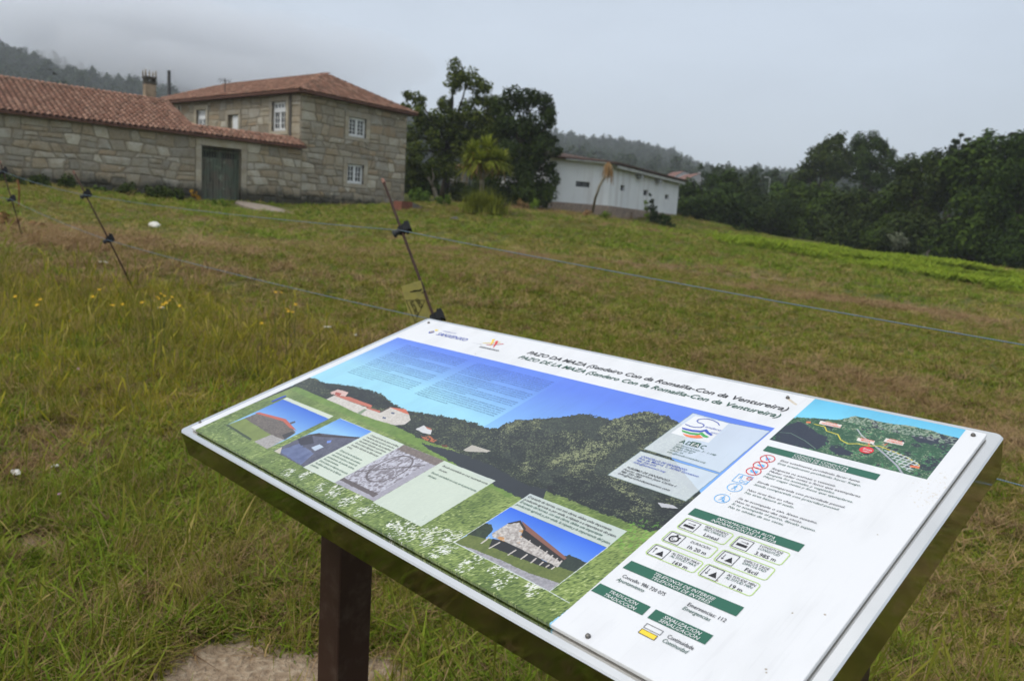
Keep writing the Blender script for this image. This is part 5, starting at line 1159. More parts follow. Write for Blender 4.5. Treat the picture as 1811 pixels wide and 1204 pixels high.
# variants: 0-3 lush, 4-6 mixed, 7-9 gold tall, 10-12 straw, 13-15 short turf, 16 fallen straw, 17 golden with seed heads, 18 big far tuft
VAR = [clump(1 + k, 20, .08, .0085 - .001 * k, .05, 1.45, g_green) for k in range(4)] + [clump(11 + k, 26, .065, .0052, .055, 1.6, g_mix) for k in range(3)] + \
      [clump(21 + k, 26, .105, .0034, .06, 1.15, g_gold, 1 if k else 0) for k in range(3)] + [clump(31 + k, 26, .075, .0032, .05, 1.2, g_dry) for k in range(3)] + \
      [clump(41 + k, 34, .042, .0042, .05, 1.1, (g_mix, g_green, g_mix)[k], segs=3) for k in range(3)] + [clump(51, 34, .06, .0034, .09, 2.2, g_dry, segs=3), clump(52, 22, .17, .0032, .05, .5, g_mix, 3), clump(53, 40, .09, .012, .12, .9, g_green, segs=3)]
def field_points(n, r0, r1, a0=-47, a1=47, dens=None, seed=1):
    rng = np.random.default_rng(seed); r = np.sqrt(rng.uniform(r0 * r0, r1 * r1, n)) ; a = np.radians(rng.uniform(a0, a1, n))
    return r * np.sin(a), r * np.cos(a), rng
def micro_z(x, y):
    d = np.hypot(x, y)
    return ground_z(x, y) + (fbm(x, y, .5, 31) - .5) * .05 * np.clip(d / 3, .3, 1) + (fbm(x, y, 5, 33) - .5) * .16 * np.clip(d / 20, 0, 1)
PX, PY, PI_, PS, PZs = [], [], [], [], []
def add_pts(x, y, idx, s, sz=None):
    PX.append(x); PY.append(y); PI_.append(idx); PS.append(s); PZs.append(s if sz is None else sz)
# zone A: close to the board
for (n, r0, r1, sd, sc_) in ((46000, .9, 3.6, 1, 1.0), (46000, 3.6, 8.0, 2, 1.15), (44000, 8.0, 17, 3, 1.5)):
    x, y, rng = field_points(n, r0, r1, -78, 78, seed=sd)
    d = dryness(x, y); sa = sandiness(x, y); ta = tallness(x, y); u = rng.random(n); n1 = fbm(x, y, .8, 61); n2 = fbm(x, y, 2.6, 63)
    beyond = (y - 3.96) * 3.05 + (x + .55) * 2.64 > 0                         # grazed side of the fence
    lush = np.clip((n1 - .42) * 4, 0, 1) * (1 - d)
    idx = np.where(u < .3, rng.integers(4, 7, n), rng.integers(13, 16, n))
    near = ~beyond
    idx = np.where(near & (rng.random(n) < .30 + .6 * lush), rng.integers(0, 4, n), idx)
    idx = np.where(near & (rng.random(n) < .25), rng.integers(4, 7, n), idx)
    idx = np.where(near & (rng.random(n) < .03), 17, idx)
    idx = np.where(rng.random(n) < ta * .36, rng.integers(7, 10, n), idx)
    idx = np.where(rng.random(n) < ta * .08, 17, idx)
    idx = np.where(rng.random(n) < d * .85, np.where(rng.random(n) < .5, rng.integers(10, 13, n), 16), idx)
    idx = np.where((rng.random(n) < np.where(near, .23, .06)), np.where(rng.random(n) < .4, rng.integers(10, 13, n), 16), idx)
    keep = rng.random(n) > sa * 1.25
    keep &= ~((np.hypot(x + .45, y - 1.45) < .07))
    s = sc_ * rng.uniform(.7, 1.3, n) * np.where(beyond & (idx < 7), .62, 1.) * (.75 + .5 * n2)
    if r0 >= 8: s *= 1.1
    add_pts(x[keep], y[keep], idx[keep], s[keep], (s * np.where(beyond, .8, 1.))[keep])
x, y, rng = field_points(52000, 17, 62, -54, 54, seed=4)
d = dryness(x, y); n1 = fbm(x, y, 2.2, 71); n = len(x)
idx = np.where(n1 > .5, 18, rng.integers(13, 16, n)); idx = np.where(rng.random(n) < .04 + d * .8, 16, idx); idx = np.where(rng.random(n) < .3, rng.integers(4, 7, n), idx)
s = rng.uniform(1.3, 2.2, n) * np.where(idx == 18, .75, 1.2); s = s * (1 + np.hypot(x, y) / 60)
wall_a = (x - W0[0]) * DW[0] + (y - W0[1]) * DW[1]; wall_o = (x - W0[0]) * .655 - (y - W0[1]) * .755
hr_a = (x - C0[0]) * DR[0] + (y - C0[1]) * DR[1]; hr_o = (x - C0[0]) * .794 - (y - C0[1]) * .608
keep = ~((wall_a > -.2) & (wall_o < .1)) & ~((hr_a > -.2) & (hr_a < 20) & (hr_o < .1))
apd = np.hypot((x - cxp) / 1.6, (y - cyp) / 2.2); keep &= apd > 1
add_pts(x[keep], y[keep], idx[keep], s[keep], s[keep] * .55)
GX = np.concatenate(PX); GY = np.concatenate(PY); GI = np.concatenate(PI_); GS = np.concatenate(PS); GZ = np.concatenate(PZs); n = len(GX)
scatter('grass', np.c_[GX, GY, micro_z(GX, GY) - .004], np.c_[NR.normal(0, .26, n), NR.normal(0, .26, n), NR.uniform(0, 6.283, n)], np.c_[GS, GS, GZ], GI, VAR, kind='stuff', label='pasture grass mixed with dry straw and lush green tufts')

# bracken: the bright green belt before the wood
def fern(seed):
    rng = np.random.default_rng(seed); v, q = [], []
    for k in range(14):
        u = rng.uniform(0, 6.28); l = rng.uniform(.35, .6)
        for s in range(6):
            t = (s + 1) / 6; px_, py_, pz_ = math.cos(u) * l * .7 * t, math.sin(u) * l * .7 * t, l * (t - .35 * t * t)
            w = .16 * (1 - t * .8)
            for sg_ in (-1, 1):
                ex_, ey_ = px_ - math.sin(u) * w * sg_, py_ + math.cos(u) * w * sg_
                v += [(px_, py_, pz_), (px_ + math.cos(u) * .05, py_ + math.sin(u) * .05, pz_ + .01), (ex_ + math.cos(u) * .04, ey_ + math.sin(u) * .04, pz_ - .02), (ex_, ey_, pz_ - .03)]
                b = len(v) - 4; q.append((b, b + 1, b + 2, b + 3))
    return npmesh('fern', v, q, (g_lime,))
g_lime = blade_mat('bracken_green', ((.2, (.09, .15, .01)), (.5, (.20, .28, .018)), (.85, (.32, .39, .04))), dry=(.20, .19, .03), dry_lo=.85)
FV = [fern(k) for k in range(4)]
belt = [((14.5907,49.3903), (10.8455,36.6023)), ((16.9046,48.865), (11.6674,34.3154)), ((19.5904,48.524), (13.0396,32.745)), ((20.8246,45.108), (14.7502,32.3217)), ((21.9005,41.5658), (16.3731,31.3712)), ((23.1876,39.1548), (17.7137,30.1465)), ((24.0513,37.3556), (18.8372,29.127)), ((25.2803,35.6759), (18.6538,26.1898)), ((26.8127,34.3182), (17.7728,22.6027))]
bp = []
rng = np.random.default_rng(9)
for (a0, b0), (a1, b1) in zip(belt[:-1], belt[1:]):
    for k in range(1500):
        t, u = rng.random(), rng.random(); p = (np.array(a0) * (1 - t) + np.array(a1) * t) * (1 - u) + (np.array(b0) * (1 - t) + np.array(b1) * t) * u; bp.append(p)
bp = np.array(bp) + rng.normal(size=(len(bp), 2)) * np.where(rng.random((len(bp), 1)) < .25, 1.6, .5); keep = fbm(bp[:, 0], bp[:, 1], 3, 5) > .40; bp = bp[keep]; n = len(bp)
s_ = rng.uniform(.45, 1.2, n) * (.35 + 1.25 * fbm(bp[:, 0], bp[:, 1], 3, 8))
scatter('bracken', np.c_[bp, ground_z(bp[:, 0], bp[:, 1]) - .03], np.c_[np.zeros(n), np.zeros(n), rng.uniform(0, 6.28, n)], np.c_[s_, s_, s_], rng.integers(0, 4, n), FV, kind='stuff', label='bright green bracken belt before the wood')
# yellow green gorse scrub patches scattered in the field edge
# wild flowers
yf = flat('yellow_petals', (.72, .42, .01), .6); stm = flat('flower_stem', (.06, .09, .02), .7)
pf = flat('pink_petals', (.45, .25, .33), .6)
def flower(label, px_, h, heads, mat, seed, spread=.03, group='yellow wild flowers in the tall grass', r=.009, zb=None):
    x, y = px_; z = gz(x, y); t = thing('wild_flower', label, 'flower', (x, y, z), group); rng = random.Random(seed)
    mb = MB(); tops = []
    for k in range(heads):
        tp = Vector((x + rng.gauss(0, spread), y + rng.gauss(0, spread), z + h * rng.uniform(.88, 1.08))); f = Vector((x, y, z + h * .55))
        mb.tube([f, f.lerp(tp, .6) + Vector((0, 0, .01)), tp], .0011, 4); tops.append(tp)
    mb.tube([(x, y, z), (x + .004, y, z + h * .3), (x, y, z + h * .55)], .0018, 5); obj('stem', mb.mesh('stem', (stm,)), t)
    for tp in tops:
        b = MB(); n = 9; tl = Vector((rng.uniform(-.5, .5), rng.uniform(-.8, 0), 1)).normalized(); u_ = tl.orthogonal().normalized(); w_ = tl.cross(u_)
        for k in range(n):
            a = 6.283 * k / n; d = u_ * math.cos(a) + w_ * math.sin(a); e_ = u_ * math.cos(a + .3) + w_ * math.sin(a + .3)
            b.add([tp, tp + d * r * .8 + tl * .002, tp + (d + e_) * .5 * r * 1.35 + tl * .003, tp + e_ * r * .8 + tl * .002], [(0, 1, 2, 3)])
        b.tube([tp - tl * .002, tp + tl * .003], r * .35, 6); obj('flower_head', b.mesh('flower_head', (mat,)), t)
FLP = [((-2.9929,4.9149), 'yellow flower pair at the left in the tall grass', 2), ((-2.9863,4.6797), 'yellow flower nearest the left photo edge', 1), ((-2.6132,4.8477), 'yellow flower left of the fence rod foot', 2), ((-2.6735,5.044), 'yellow flower just above its neighbour left of the rod foot', 2), ((-2.253,5.0012), 'largest cluster of yellow flowers, in the tall golden grass', 9), ((-2.2001,4.8359), 'yellow flowers directly under the largest cluster', 3), ((-2.5623,5.1269), 'single yellow flower right of the rod foot', 1), ((-2.3036,4.8584), 'single yellow flower low left of the largest cluster', 1), ((-1.6753,5.4573), 'yellow flower above the board edge, topmost of that group', 2), ((-1.6391,5.0537), 'single low yellow flower left of the board edge', 1), ((-1.4659,5.218), 'yellow flower pair closest to the board edge', 3), ((-1.4947,5.1204), 'small yellow flower left of the pair near the board', 1), ((-2.6219,4.6453), 'small yellow flower at the left below the others', 1), ((-3.6654,5.605), 'tiny yellow flower high at the left edge', 1)]
for k, (p_, lb, hd) in enumerate(FLP):
    flower(lb, p_, .34 + .06 * (k % 3), hd, yf, 300 + k, spread=.05 if hd > 4 else .025, r=.012)
for k, (p_, lb) in enumerate((((-2.4223,4.3105), 'pale pink clover head low in the left tall grass'), ((-2.5283,4.6246), 'pale pink clover head beside the taller yellow flower'), ((-1.6745,2.8023), 'faded pink blossom in the left foreground grass'))):
    flower(lb, p_, .12, 1, pf, 340 + k, .01, 'pink clover heads', .008)
# tall thin weed stems
for k, (p_, h, lb) in enumerate((((-2.0807,4.442), .55, 'tall dark thin weed stem rising in the tall grass'), ((-1.3832,4.8299), .42, 'thin dark stem close to the left edge of the board'), ((-1.943,3.9326), .30, 'pale bent grass stalk in the left foreground'), ((-1.5149,4.6654), .32, 'thin stem left of the board edge'))):
    x, y = p_; z = gz(x, y); mb = MB(); rng = random.Random(k); pts = [Vector((x + .02 * math.sin(t * 3 + k), y, z + h * t)) for t in (0, .25, .5, .75, 1)]
    mb.tube(pts, [.002, .0018, .0015, .0012, .0008], 5)
    for q in range(14):
        c = pts[2].lerp(pts[4], rng.random()); d = Vector((rng.uniform(-1, 1), rng.uniform(-1, 1), rng.uniform(.3, 1))).normalized() * rng.uniform(.012, .035); mb.tube([c, c + d], [.0012, .0006], 4)
    obj('weed_stem', mb.mesh('weed_stem', (flat('stem_%d' % k, (.05, .045, .02) if k != 2 else (.3, .24, .12)),)), label=lb, category='weed')

# ------------------------------------------------------------------ information board
BO, BU, BV, BN = Vector((-0.2016,1.8388,1.0235)), Vector((0.7036,-0.7106,-0.0001)), Vector((-0.6756,-0.6689,-0.3099)), Vector((-0.2202,-0.2181,0.9508))
BW, BH = 1.2, 0.6143
board = bpy.data.objects.new('information_board', None); COL.objects.link(board); board.empty_display_size = .3
board.matrix_basis = Matrix(((BU.x, -BV.x, BN.x, BO.x), (BU.y, -BV.y, BN.y, BO.y), (BU.z, -BV.z, BN.z, BO.z), (0, 0, 0, 1)))
board['label'] = 'tilted trail information board with steel frame on brown posts'; board['category'] = 'information board'
def bo(name, me, parent=board, **k):
    o = bpy.data.objects.new(name, me); COL.objects.link(o); o.parent = parent
    for a, b in k.items(): o[a] = b
    return o
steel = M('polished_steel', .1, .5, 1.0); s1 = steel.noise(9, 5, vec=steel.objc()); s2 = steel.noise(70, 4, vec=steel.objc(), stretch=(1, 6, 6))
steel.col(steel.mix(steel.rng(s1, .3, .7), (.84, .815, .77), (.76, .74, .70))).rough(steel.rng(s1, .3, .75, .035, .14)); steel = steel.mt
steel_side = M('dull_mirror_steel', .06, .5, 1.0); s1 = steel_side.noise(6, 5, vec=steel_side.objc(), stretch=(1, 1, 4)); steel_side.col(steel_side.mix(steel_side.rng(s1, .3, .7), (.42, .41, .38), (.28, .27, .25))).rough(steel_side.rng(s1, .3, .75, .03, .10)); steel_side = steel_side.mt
def rrect(x0, x1, y0, y1, r, n=6):
    P = []
    for cx_, cy_, a0 in ((x1 - r, y1 - r, 0), (x0 + r, y1 - r, 90), (x0 + r, y0 + r, 180), (x1 - r, y0 + r, 270)):
        for k in range(n + 1):
            a = math.radians(a0 + 90 * k / n); P.append((cx_ + r * math.cos(a), cy_ + r * math.sin(a)))
    return P
def slab(x0, x1, y0, y1, z0, z1, r, ch=.0015, mi=0):
    o_, i_ = rrect(x0, x1, y0, y1, r), rrect(x0 + ch, x1 - ch, y0 + ch, y1 - ch, max(r - ch, .0005)); n = len(o_)
    mb = MB(); mb.add([(*p, z0) for p in o_] + [(*p, z1 - ch) for p in o_] + [(*p, z1) for p in i_],
        [(i, (i + 1) % n, n + (i + 1) % n, n + i) for i in range(n)] + [(n + i, n + (i + 1) % n, 2 * n + (i + 1) % n, 2 * n + i) for i in range(n)] + [tuple(2 * n + i for i in range(n)), tuple(reversed(range(n)))], mi)
    return mb
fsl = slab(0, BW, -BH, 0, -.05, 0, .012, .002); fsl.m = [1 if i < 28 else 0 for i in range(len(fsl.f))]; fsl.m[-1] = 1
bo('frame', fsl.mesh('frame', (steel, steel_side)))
# printed sheet -------------------------------------------------------------
SH0, SH1, ST0, ST1 = .0285, 1.1840, .0195, .6000
PW, PH = 2300, 1156
yy, xx = np.mgrid[0:PH, 0:PW].astype(np.float32)
S_ = SH0 + (xx + .5) / PW * (SH1 - SH0); T_ = ST0 + (yy + .5) / PH * (ST1 - ST0)      # board metres at each print pixel
def rgb(*c): return np.array(c, np.float32) / 255.
art = np.empty((PH, PW, 3), np.float32); art[:] = rgb(247, 248, 250)
nz_f = fbm(xx * 1., yy * 1., 5., 1, 3).astype(np.float32); nz_m = fbm(xx * 1., yy * 1., 22., 2, 4).astype(np.float32); nz_c = fbm(xx * 1., yy * 1., 90., 3, 5).astype(np.float32)
nz_g = vnoise(xx + yy * .6, yy * .35 - xx * .12, 2.6, 4).astype(np.float32)
def pmask(pts, jag=0.):
    pts = np.array(pts, float); m = np.zeros((PH, PW), bool)
    ix0 = max(0, int((pts[:, 0].min() - SH0) / (SH1 - SH0) * PW) - 12); ix1 = min(PW, int((pts[:, 0].max() - SH0) / (SH1 - SH0) * PW) + 13)
    iy0 = max(0, int((pts[:, 1].min() - ST0) / (ST1 - ST0) * PH) - 12); iy1 = min(PH, int((pts[:, 1].max() - ST0) / (ST1 - ST0) * PH) + 13)
    if ix1 <= ix0 or iy1 <= iy0: return m
    x = S_[iy0:iy1, ix0:ix1]; y = T_[iy0:iy1, ix0:ix1]
    if jag:
        x = x + (nz_f[iy0:iy1, ix0:ix1] - .5) * jag + (nz_m[iy0:iy1, ix0:ix1] - .5) * jag; y = y + (nz_m[iy0:iy1, ix0:ix1] - .5) * jag * 1.6 + (nz_f[iy0:iy1, ix0:ix1] - .5) * jag * 1.3
    c = np.zeros(x.shape, bool); n = len(pts); j = n - 1
    for i in range(n):
        xi, yi, xj, yj = *pts[i], *pts[j]
        if yi != yj:
            c ^= ((yi > y) != (yj > y)) & (x < (xj - xi) * (y - yi) / (yj - yi) + xi)
        j = i
    m[iy0:iy1, ix0:ix1] = c; return m
def put(m, c, a=1.):
    if isinstance(c, np.ndarray) and c.ndim == 3: art[m] = art[m] * (1 - a) + c[m] * a
    else: art[m] = art[m] * (1 - a) + np.asarray(c, np.float32) * a
def lerp3(c0, c1, f): f = np.clip(f, 0, 1)[..., None]; return rgb(*c0) * (1 - f) + rgb(*c1) * f
def rectm(s0, s1, t0, t1): return (S_ > s0) & (S_ < s1) & (T_ > t0) & (T_ < t1)
nz_h = vnoise(xx, yy, 2.4, 17).astype(np.float32) * .6 + vnoise(xx, yy, 4.5, 18).astype(np.float32) * .4
foliage = lerp3((30, 38, 34), (128, 136, 96), (nz_h - .46) * 2.6 + (nz_m - .5) * .8 + (nz_c - .52) * 1.2)
foliage_d = lerp3((24, 30, 32), (82, 94, 72), (nz_h - .5) * 2.6 + (nz_m - .5) * 1.0)
grassp = lerp3((96, 120, 52), (186, 204, 118), (nz_g - .2) * .9 + (nz_c - .5) * .9); grass_s = lerp3((96, 128, 52), (140, 170, 78), nz_m * .9 + (nz_g - .5) * .5)
stonep = lerp3((206, 198, 188), (240, 234, 226), (nz_f - .2) * 1.4)
PM = rectm(.0495, .9475, .1258, ST1 + .01)
put(PM, lerp3((98, 142, 250), (168, 232, 255), (T_ - .126) / (.135 + .10 * np.clip((S_ - .35) / .5, 0, 1)) - .15 + .35 * np.clip(.3 - S_, 0, .3)))
put(PM & (S_ > .55), lerp3((96, 136, 246), (150, 215, 255), (T_ - .16) / .26), .6)
put(PM & pmask([(0.0508,0.3927), (0.0956,0.3575), (0.2665,0.3727), (0.4133,0.355), (0.5697,0.3397), (0.6907,0.2859), (0.8536,0.254), (0.9481,0.3166), (0.97,0.2859), (0.944,0.6084), (0.033,0.6098)], .003), foliage_d)
# grass foreground, then tree belt
put(PM & pmask([(0.0625,0.3929), (0.1684,0.3973), (0.2664,0.3977), (0.3954,0.4027), (0.4891,0.4091), (0.557,0.4008), (0.6239,0.4021), (0.7012,0.4186), (0.7677,0.4193), (0.8463,0.4182), (0.9411,0.4158), (0.9573,0.3925), (0.9667,0.3459), (0.944,0.6084), (0.033,0.6098)]), grassp)
far_b = PM & pmask([(0.0625,0.3929), (0.1684,0.3973), (0.3343,0.395), (0.5084,0.407), (0.644,0.4092), (0.7372,0.4211), (0.7365,0.4534), (0.5348,0.4285), (0.2579,0.4167), (0.0715,0.4084)], .002); put(far_b, grass_s)
skyl = [(0.0508,0.3927), (0.0371,0.373), (0.0447,0.3547), (0.0903,0.3542), (0.124,0.35), (0.1756,0.3371), (0.2345,0.331), (0.284,0.3336), (0.3287,0.3471), (0.3812,0.3525), (0.4255,0.3395), (0.4752,0.3304), (0.5198,0.3253), (0.5571,0.3254), (0.574,0.3186), (0.5756,0.3009), (0.5857,0.285), (0.6087,0.2689), (0.6314,0.2531), (0.6485,0.238), (0.667,0.2179), (0.6979,0.2129), (0.725,0.2116), (0.7345,0.1881), (0.7514,0.167), (0.7765,0.1648), (0.7981,0.1662), (0.8232,0.1734), (0.8529,0.1963),
        (0.8673,0.2465), (0.8398,0.2615), (0.9476,0.3287), (0.9534,0.344), (0.9529,0.3979), (0.9253,0.4055), (0.8588,0.4107), (0.7864,0.4115), (0.7704,0.4334), (0.7055,0.4229), (0.6464,0.4114), (0.5458,0.4029), (0.4708,0.4064), (0.3925,0.3884), (0.2876,0.3871), (0.1774,0.3902), (0.1067,0.3917)]
put(PM & pmask(skyl, .006), foliage)
put(PM & pmask([(0.0956,0.3575), (0.1804,0.3403), (0.2468,0.3331), (0.3338,0.3495), (0.4133,0.355), (0.3649,0.3677), (0.2665,0.3727), (0.1698,0.3726)], .004), foliage_d)
crownp = [(0.5935,0.3373), (0.5795,0.3074), (0.5871,0.2864), (0.6087,0.2689), (0.6314,0.2531), (0.6485,0.238), (0.667,0.2179), (0.6979,0.2129), (0.725,0.2116), (0.7345,0.1881), (0.7514,0.167), (0.7765,0.1648), (0.7981,0.1662), (0.8232,0.1734), (0.8605,0.2503), (0.9173,0.3827), (0.8811,0.4045), (0.8031,0.4017), (0.7531,0.4037), (0.6891,0.3892), (0.6365,0.3728)]
put(PM & pmask(crownp, .006), lerp3((32, 39, 36), (150, 156, 112), (nz_h - .42) * 2.6 + (nz_m - .5) * 1.3 + (nz_c - .5) * 1.2)); put(PM & pmask(crownp, .006) & (nz_c < .42), lerp3((30, 36, 38), (78, 88, 72), nz_h * 1.2), .75)
put(PM & pmask([(0.6034,0.3219), (0.6464,0.2892), (0.7213,0.3079), (0.7276,0.3763), (0.6604,0.3783)], .01), foliage_d, .6)
put(PM & pmask([(0.4968,0.4153), (0.5639,0.4068), (0.6391,0.4047), (0.7387,0.4169), (0.7946,0.4036), (0.7916,0.4285), (0.7501,0.4454), (0.6765,0.4396), (0.592,0.431), (0.5204,0.4226)], .004), rgb(44, 50, 56))
put(PM & pmask([(0.7522,0.3794), (0.8167,0.359), (0.8943,0.3749), (0.8872,0.4008), (0.8102,0.4099), (0.7778,0.4134)], .009), foliage_d, .9)
put(PM & pmask([(0.9173,0.3827), (0.9487,0.3368), (0.957,0.3861), (0.9369,0.3984)], .006), foliage_d)
put(PM & pmask([(0.7616,0.4037), (0.7671,0.4005), (0.7954,0.4248), (0.7888,0.4287)], .001), rgb(28, 30, 32))
put(PM & pmask([(0.7692,0.4153), (0.8036,0.4138), (0.8627,0.4156), (0.9229,0.4137), (0.9148,0.4254), (0.821,0.4334), (0.7817,0.4344)], .004), grassp, .85)
put(PM & (nz_f > .60) & pmask([(0.9066,0.4032), (0.9598,0.3843), (0.9674,0.4738), (0.9147,0.4582)], .006), rgb(120, 190, 60), .6)
# printed farm buildings
put(PM & pmask([(0.1834,0.3979), (0.183,0.3798), (0.2962,0.3805), (0.3364,0.3808), (0.3352,0.3588), (0.3922,0.3593), (0.4134,0.3723), (0.4167,0.3874), (0.404,0.3982), (0.354,0.4027), (0.2958,0.4034), (0.2258,0.3989)], .001), stonep)
put(PM & pmask([(0.183,0.3798), (0.2198,0.3689), (0.2962,0.3698), (0.3021,0.3775), (0.2544,0.3801)]), rgb(208, 120, 98)); put(PM & pmask([(0.2915,0.3796), (0.3297,0.3761), (0.3361,0.3818), (0.2962,0.3828)]), rgb(200, 112, 92))
put(PM & pmask([(0.3335,0.3587), (0.3703,0.3495), (0.3936,0.3599), (0.3785,0.3605)]), rgb(222, 118, 86)); put(PM & pmask([(0.2949,0.4017), (0.2942,0.3861), (0.301,0.385), (0.3073,0.4044)]), rgb(140, 158, 130))
put(PM & pmask([(0.3327,0.3782), (0.3329,0.359), (0.3374,0.3604), (0.3368,0.3797)]), rgb(90, 80, 70))
for q in ([(0.3545,0.3695), (0.3619,0.368), (0.3663,0.3724), (0.3582,0.3734)], [(0.3548,0.3883), (0.3632,0.3876), (0.3668,0.3918), (0.3584,0.3926)]): put(PM & pmask(q), rgb(90, 100, 130))
put(PM & pmask([(0.1629,0.3778), (0.1644,0.3593), (0.1995,0.3578), (0.2097,0.3718), (0.1849,0.3774)], .003), rgb(232, 196, 186)); put(PM & pmask([(0.1714,0.3687), (0.19,0.3674), (0.1954,0.3757), (0.1805,0.377)]), rgb(190, 90, 74))
put(PM & pmask([(0.4486,0.3895), (0.451,0.3731), (0.4783,0.378), (0.4885,0.3886), (0.4714,0.3917)], .001), rgb(225, 225, 225)); put(PM & pmask([(0.4558,0.3747), (0.4744,0.3748), (0.4774,0.3785), (0.4661,0.3783)]), rgb(190, 120, 96))
put(PM & (nz_f > .45) & pmask([(0.477,0.4006), (0.4904,0.3935), (0.5134,0.3968), (0.5171,0.4043), (0.4922,0.4062)], .002), rgb(196, 110, 70)); put(PM & pmask([(0.5318,0.4021), (0.544,0.3992), (0.5478,0.4046), (0.538,0.4062)], .002), rgb(110, 62, 44))
put(PM & pmask([(0.5772,0.396), (0.5781,0.3779), (0.6193,0.3767), (0.6169,0.3833), (0.5856,0.3968)], .001), rgb(196, 190, 178))
put(PM & pmask([(0.9129,0.3609), (0.9327,0.3564), (0.9427,0.3589), (0.9236,0.3675)], .001), rgb(205, 205, 210))
# white umbel flowers along the lower edge
for k, (cs, ct_) in enumerate(((0.3715,0.5888), (0.407,0.5779), (0.4641,0.5814), (0.497,0.5813), (0.5333,0.5834), (0.5777,0.5843), (0.587,0.5677), (0.6449,0.5772), (0.6655,0.572), (0.6841,0.5863), (0.6988,0.5659), (0.7211,0.5605), (0.7354,0.5544), (0.7511,0.5717), (0.7962,0.5842), (0.7989,0.5636), (0.8337,0.5674), (0.8539,0.5805), (0.8929,0.5686), (0.8541,0.565), (0.4909,0.5675), (0.5394,0.5699), (0.7161,0.5761), (0.661,0.5893), (0.7442,0.5854))):
    d = np.hypot((S_ - cs) * 1.0, (T_ - ct_) * .8); put(PM & (d < .012) & (nz_f * .5 + nz_m * .5 + (nz_g - .5) * .7 > .54 + d * 8), rgb(244, 246, 240))
put(PM & (T_ > .50) & (nz_g > .80) & (nz_m > .5), rgb(215, 225, 160), .7); put(PM & (T_ > .46) & (nz_g < .22), rgb(50, 74, 30), .55)
# inset photographs and pale text cards
def card(q, c, a): put(pmask(q), c, a)
card([(0.0931,0.432), (0.2631,0.4322), (0.2648,0.4432), (0.0938,0.4406)], rgb(228, 236, 220), .95)
P1 = pmask([(0.0938,0.4406), (0.2648,0.4432), (0.2612,0.5644), (0.0927,0.5595)]); p1t = (T_ - (0.2648,0.4432)[1]) / ((0.2612,0.5644)[1] - (0.2648,0.4432)[1])
put(P1, lerp3((62, 118, 228), (150, 205, 250), p1t * 1.7)); put(P1 & pmask([(0.0927,0.5595), (0.0995,0.525), (0.2187,0.5325), (0.2127,0.5639)]), lerp3((118, 132, 60), (142, 160, 78), nz_m))
put(P1 & pmask([(0.2113,0.5632), (0.2173,0.5318), (0.2586,0.5306), (0.2625,0.5651)]), lerp3((150, 146, 142), (206, 200, 196), nz_f)); put(P1 & pmask([(0.0995,0.525), (0.1032,0.4998), (0.1909,0.4889), (0.2518,0.5038), (0.2592,0.5303), (0.2169,0.5334)], .001), lerp3((78, 70, 66), (150, 138, 126), nz_f))
put(P1 & pmask([(0.0975,0.5027), (0.1038,0.4962), (0.1841,0.4852), (0.249,0.5), (0.2248,0.5004), (0.1877,0.4929)]), rgb(206, 104, 84)); put(P1 & pmask([(0.2054,0.4894), (0.2088,0.4806), (0.216,0.4832), (0.214,0.492)]), rgb(80, 82, 92)); put(P1 & pmask([(0.2375,0.5226), (0.2422,0.5066), (0.2552,0.5058), (0.2602,0.5297)], .001), rgb(52, 50, 54), .8)
put(pmask([(0.0927,0.5595), (0.0924,0.5548), (0.198,0.56), (0.2016,0.5654)], .001), rgb(46, 60, 40), .8)
P2 = pmask([(0.2834,0.4314), (0.3837,0.4324), (0.3808,0.5636), (0.2791,0.5617)]); p2t = (T_ - (0.3837,0.4324)[1]) / .1
put(P2, lerp3((72, 128, 238), (150, 208, 252), p2t * 2.2 + .3)); put(P2 & pmask([(0.2744,0.5431), (0.2834,0.4969), (0.301,0.4831), (0.3821,0.4562), (0.3845,0.5641), (0.2794,0.5636)]), lerp3((62, 64, 84), (122, 122, 140), nz_f * .6 + nz_m * .5))
put(P2 & pmask([(0.2872,0.5573), (0.2974,0.5236), (0.3563,0.5298), (0.3696,0.5621)], .003), lerp3((84, 96, 138), (140, 152, 190), nz_m)); put(P2 & pmask([(0.3325,0.5208), (0.3358,0.5064), (0.3518,0.5083), (0.3496,0.5239)]), rgb(205, 220, 240)); put(P2 & pmask([(0.281,0.5627), (0.2809,0.5467), (0.2999,0.5607), (0.2935,0.5642)]), rgb(214, 206, 190))
put(P2 & pmask([(0.2847,0.4977), (0.2981,0.4832), (0.3107,0.4854), (0.3809,0.4554), (0.384,0.4594), (0.3109,0.4911)]), rgb(60, 48, 50)); put(P2 & pmask([(0.2792,0.5167), (0.2926,0.4949), (0.3232,0.5097), (0.3088,0.5266)], .001), rgb(48, 46, 60), .8); put(P2 & pmask([(0.3375,0.4928), (0.3431,0.487), (0.3493,0.4935), (0.3442,0.4977)]), rgb(120, 150, 230))
card([(0.3837,0.4324), (0.4741,0.4333), (0.4712,0.5633), (0.3808,0.5636)], rgb(224, 234, 220), .97)
P4 = pmask([(0.4741,0.4333), (0.5755,0.4334), (0.5713,0.5613), (0.4712,0.5633)]); rel = fbm(xx * 1., yy * 1.2, 34., 41, 3).astype(np.float32); rx = (np.abs(rel - np.roll(rel, 3, 1)) * 22).clip(0, 1)
put(P4, lerp3((150, 146, 156), (206, 204, 216), nz_f * .5 + nz_c * .5)); pc = np.array((0.5162,0.4924)); dcc = np.hypot((S_ - pc[0]) / .046, (T_ - pc[1]) / .062)
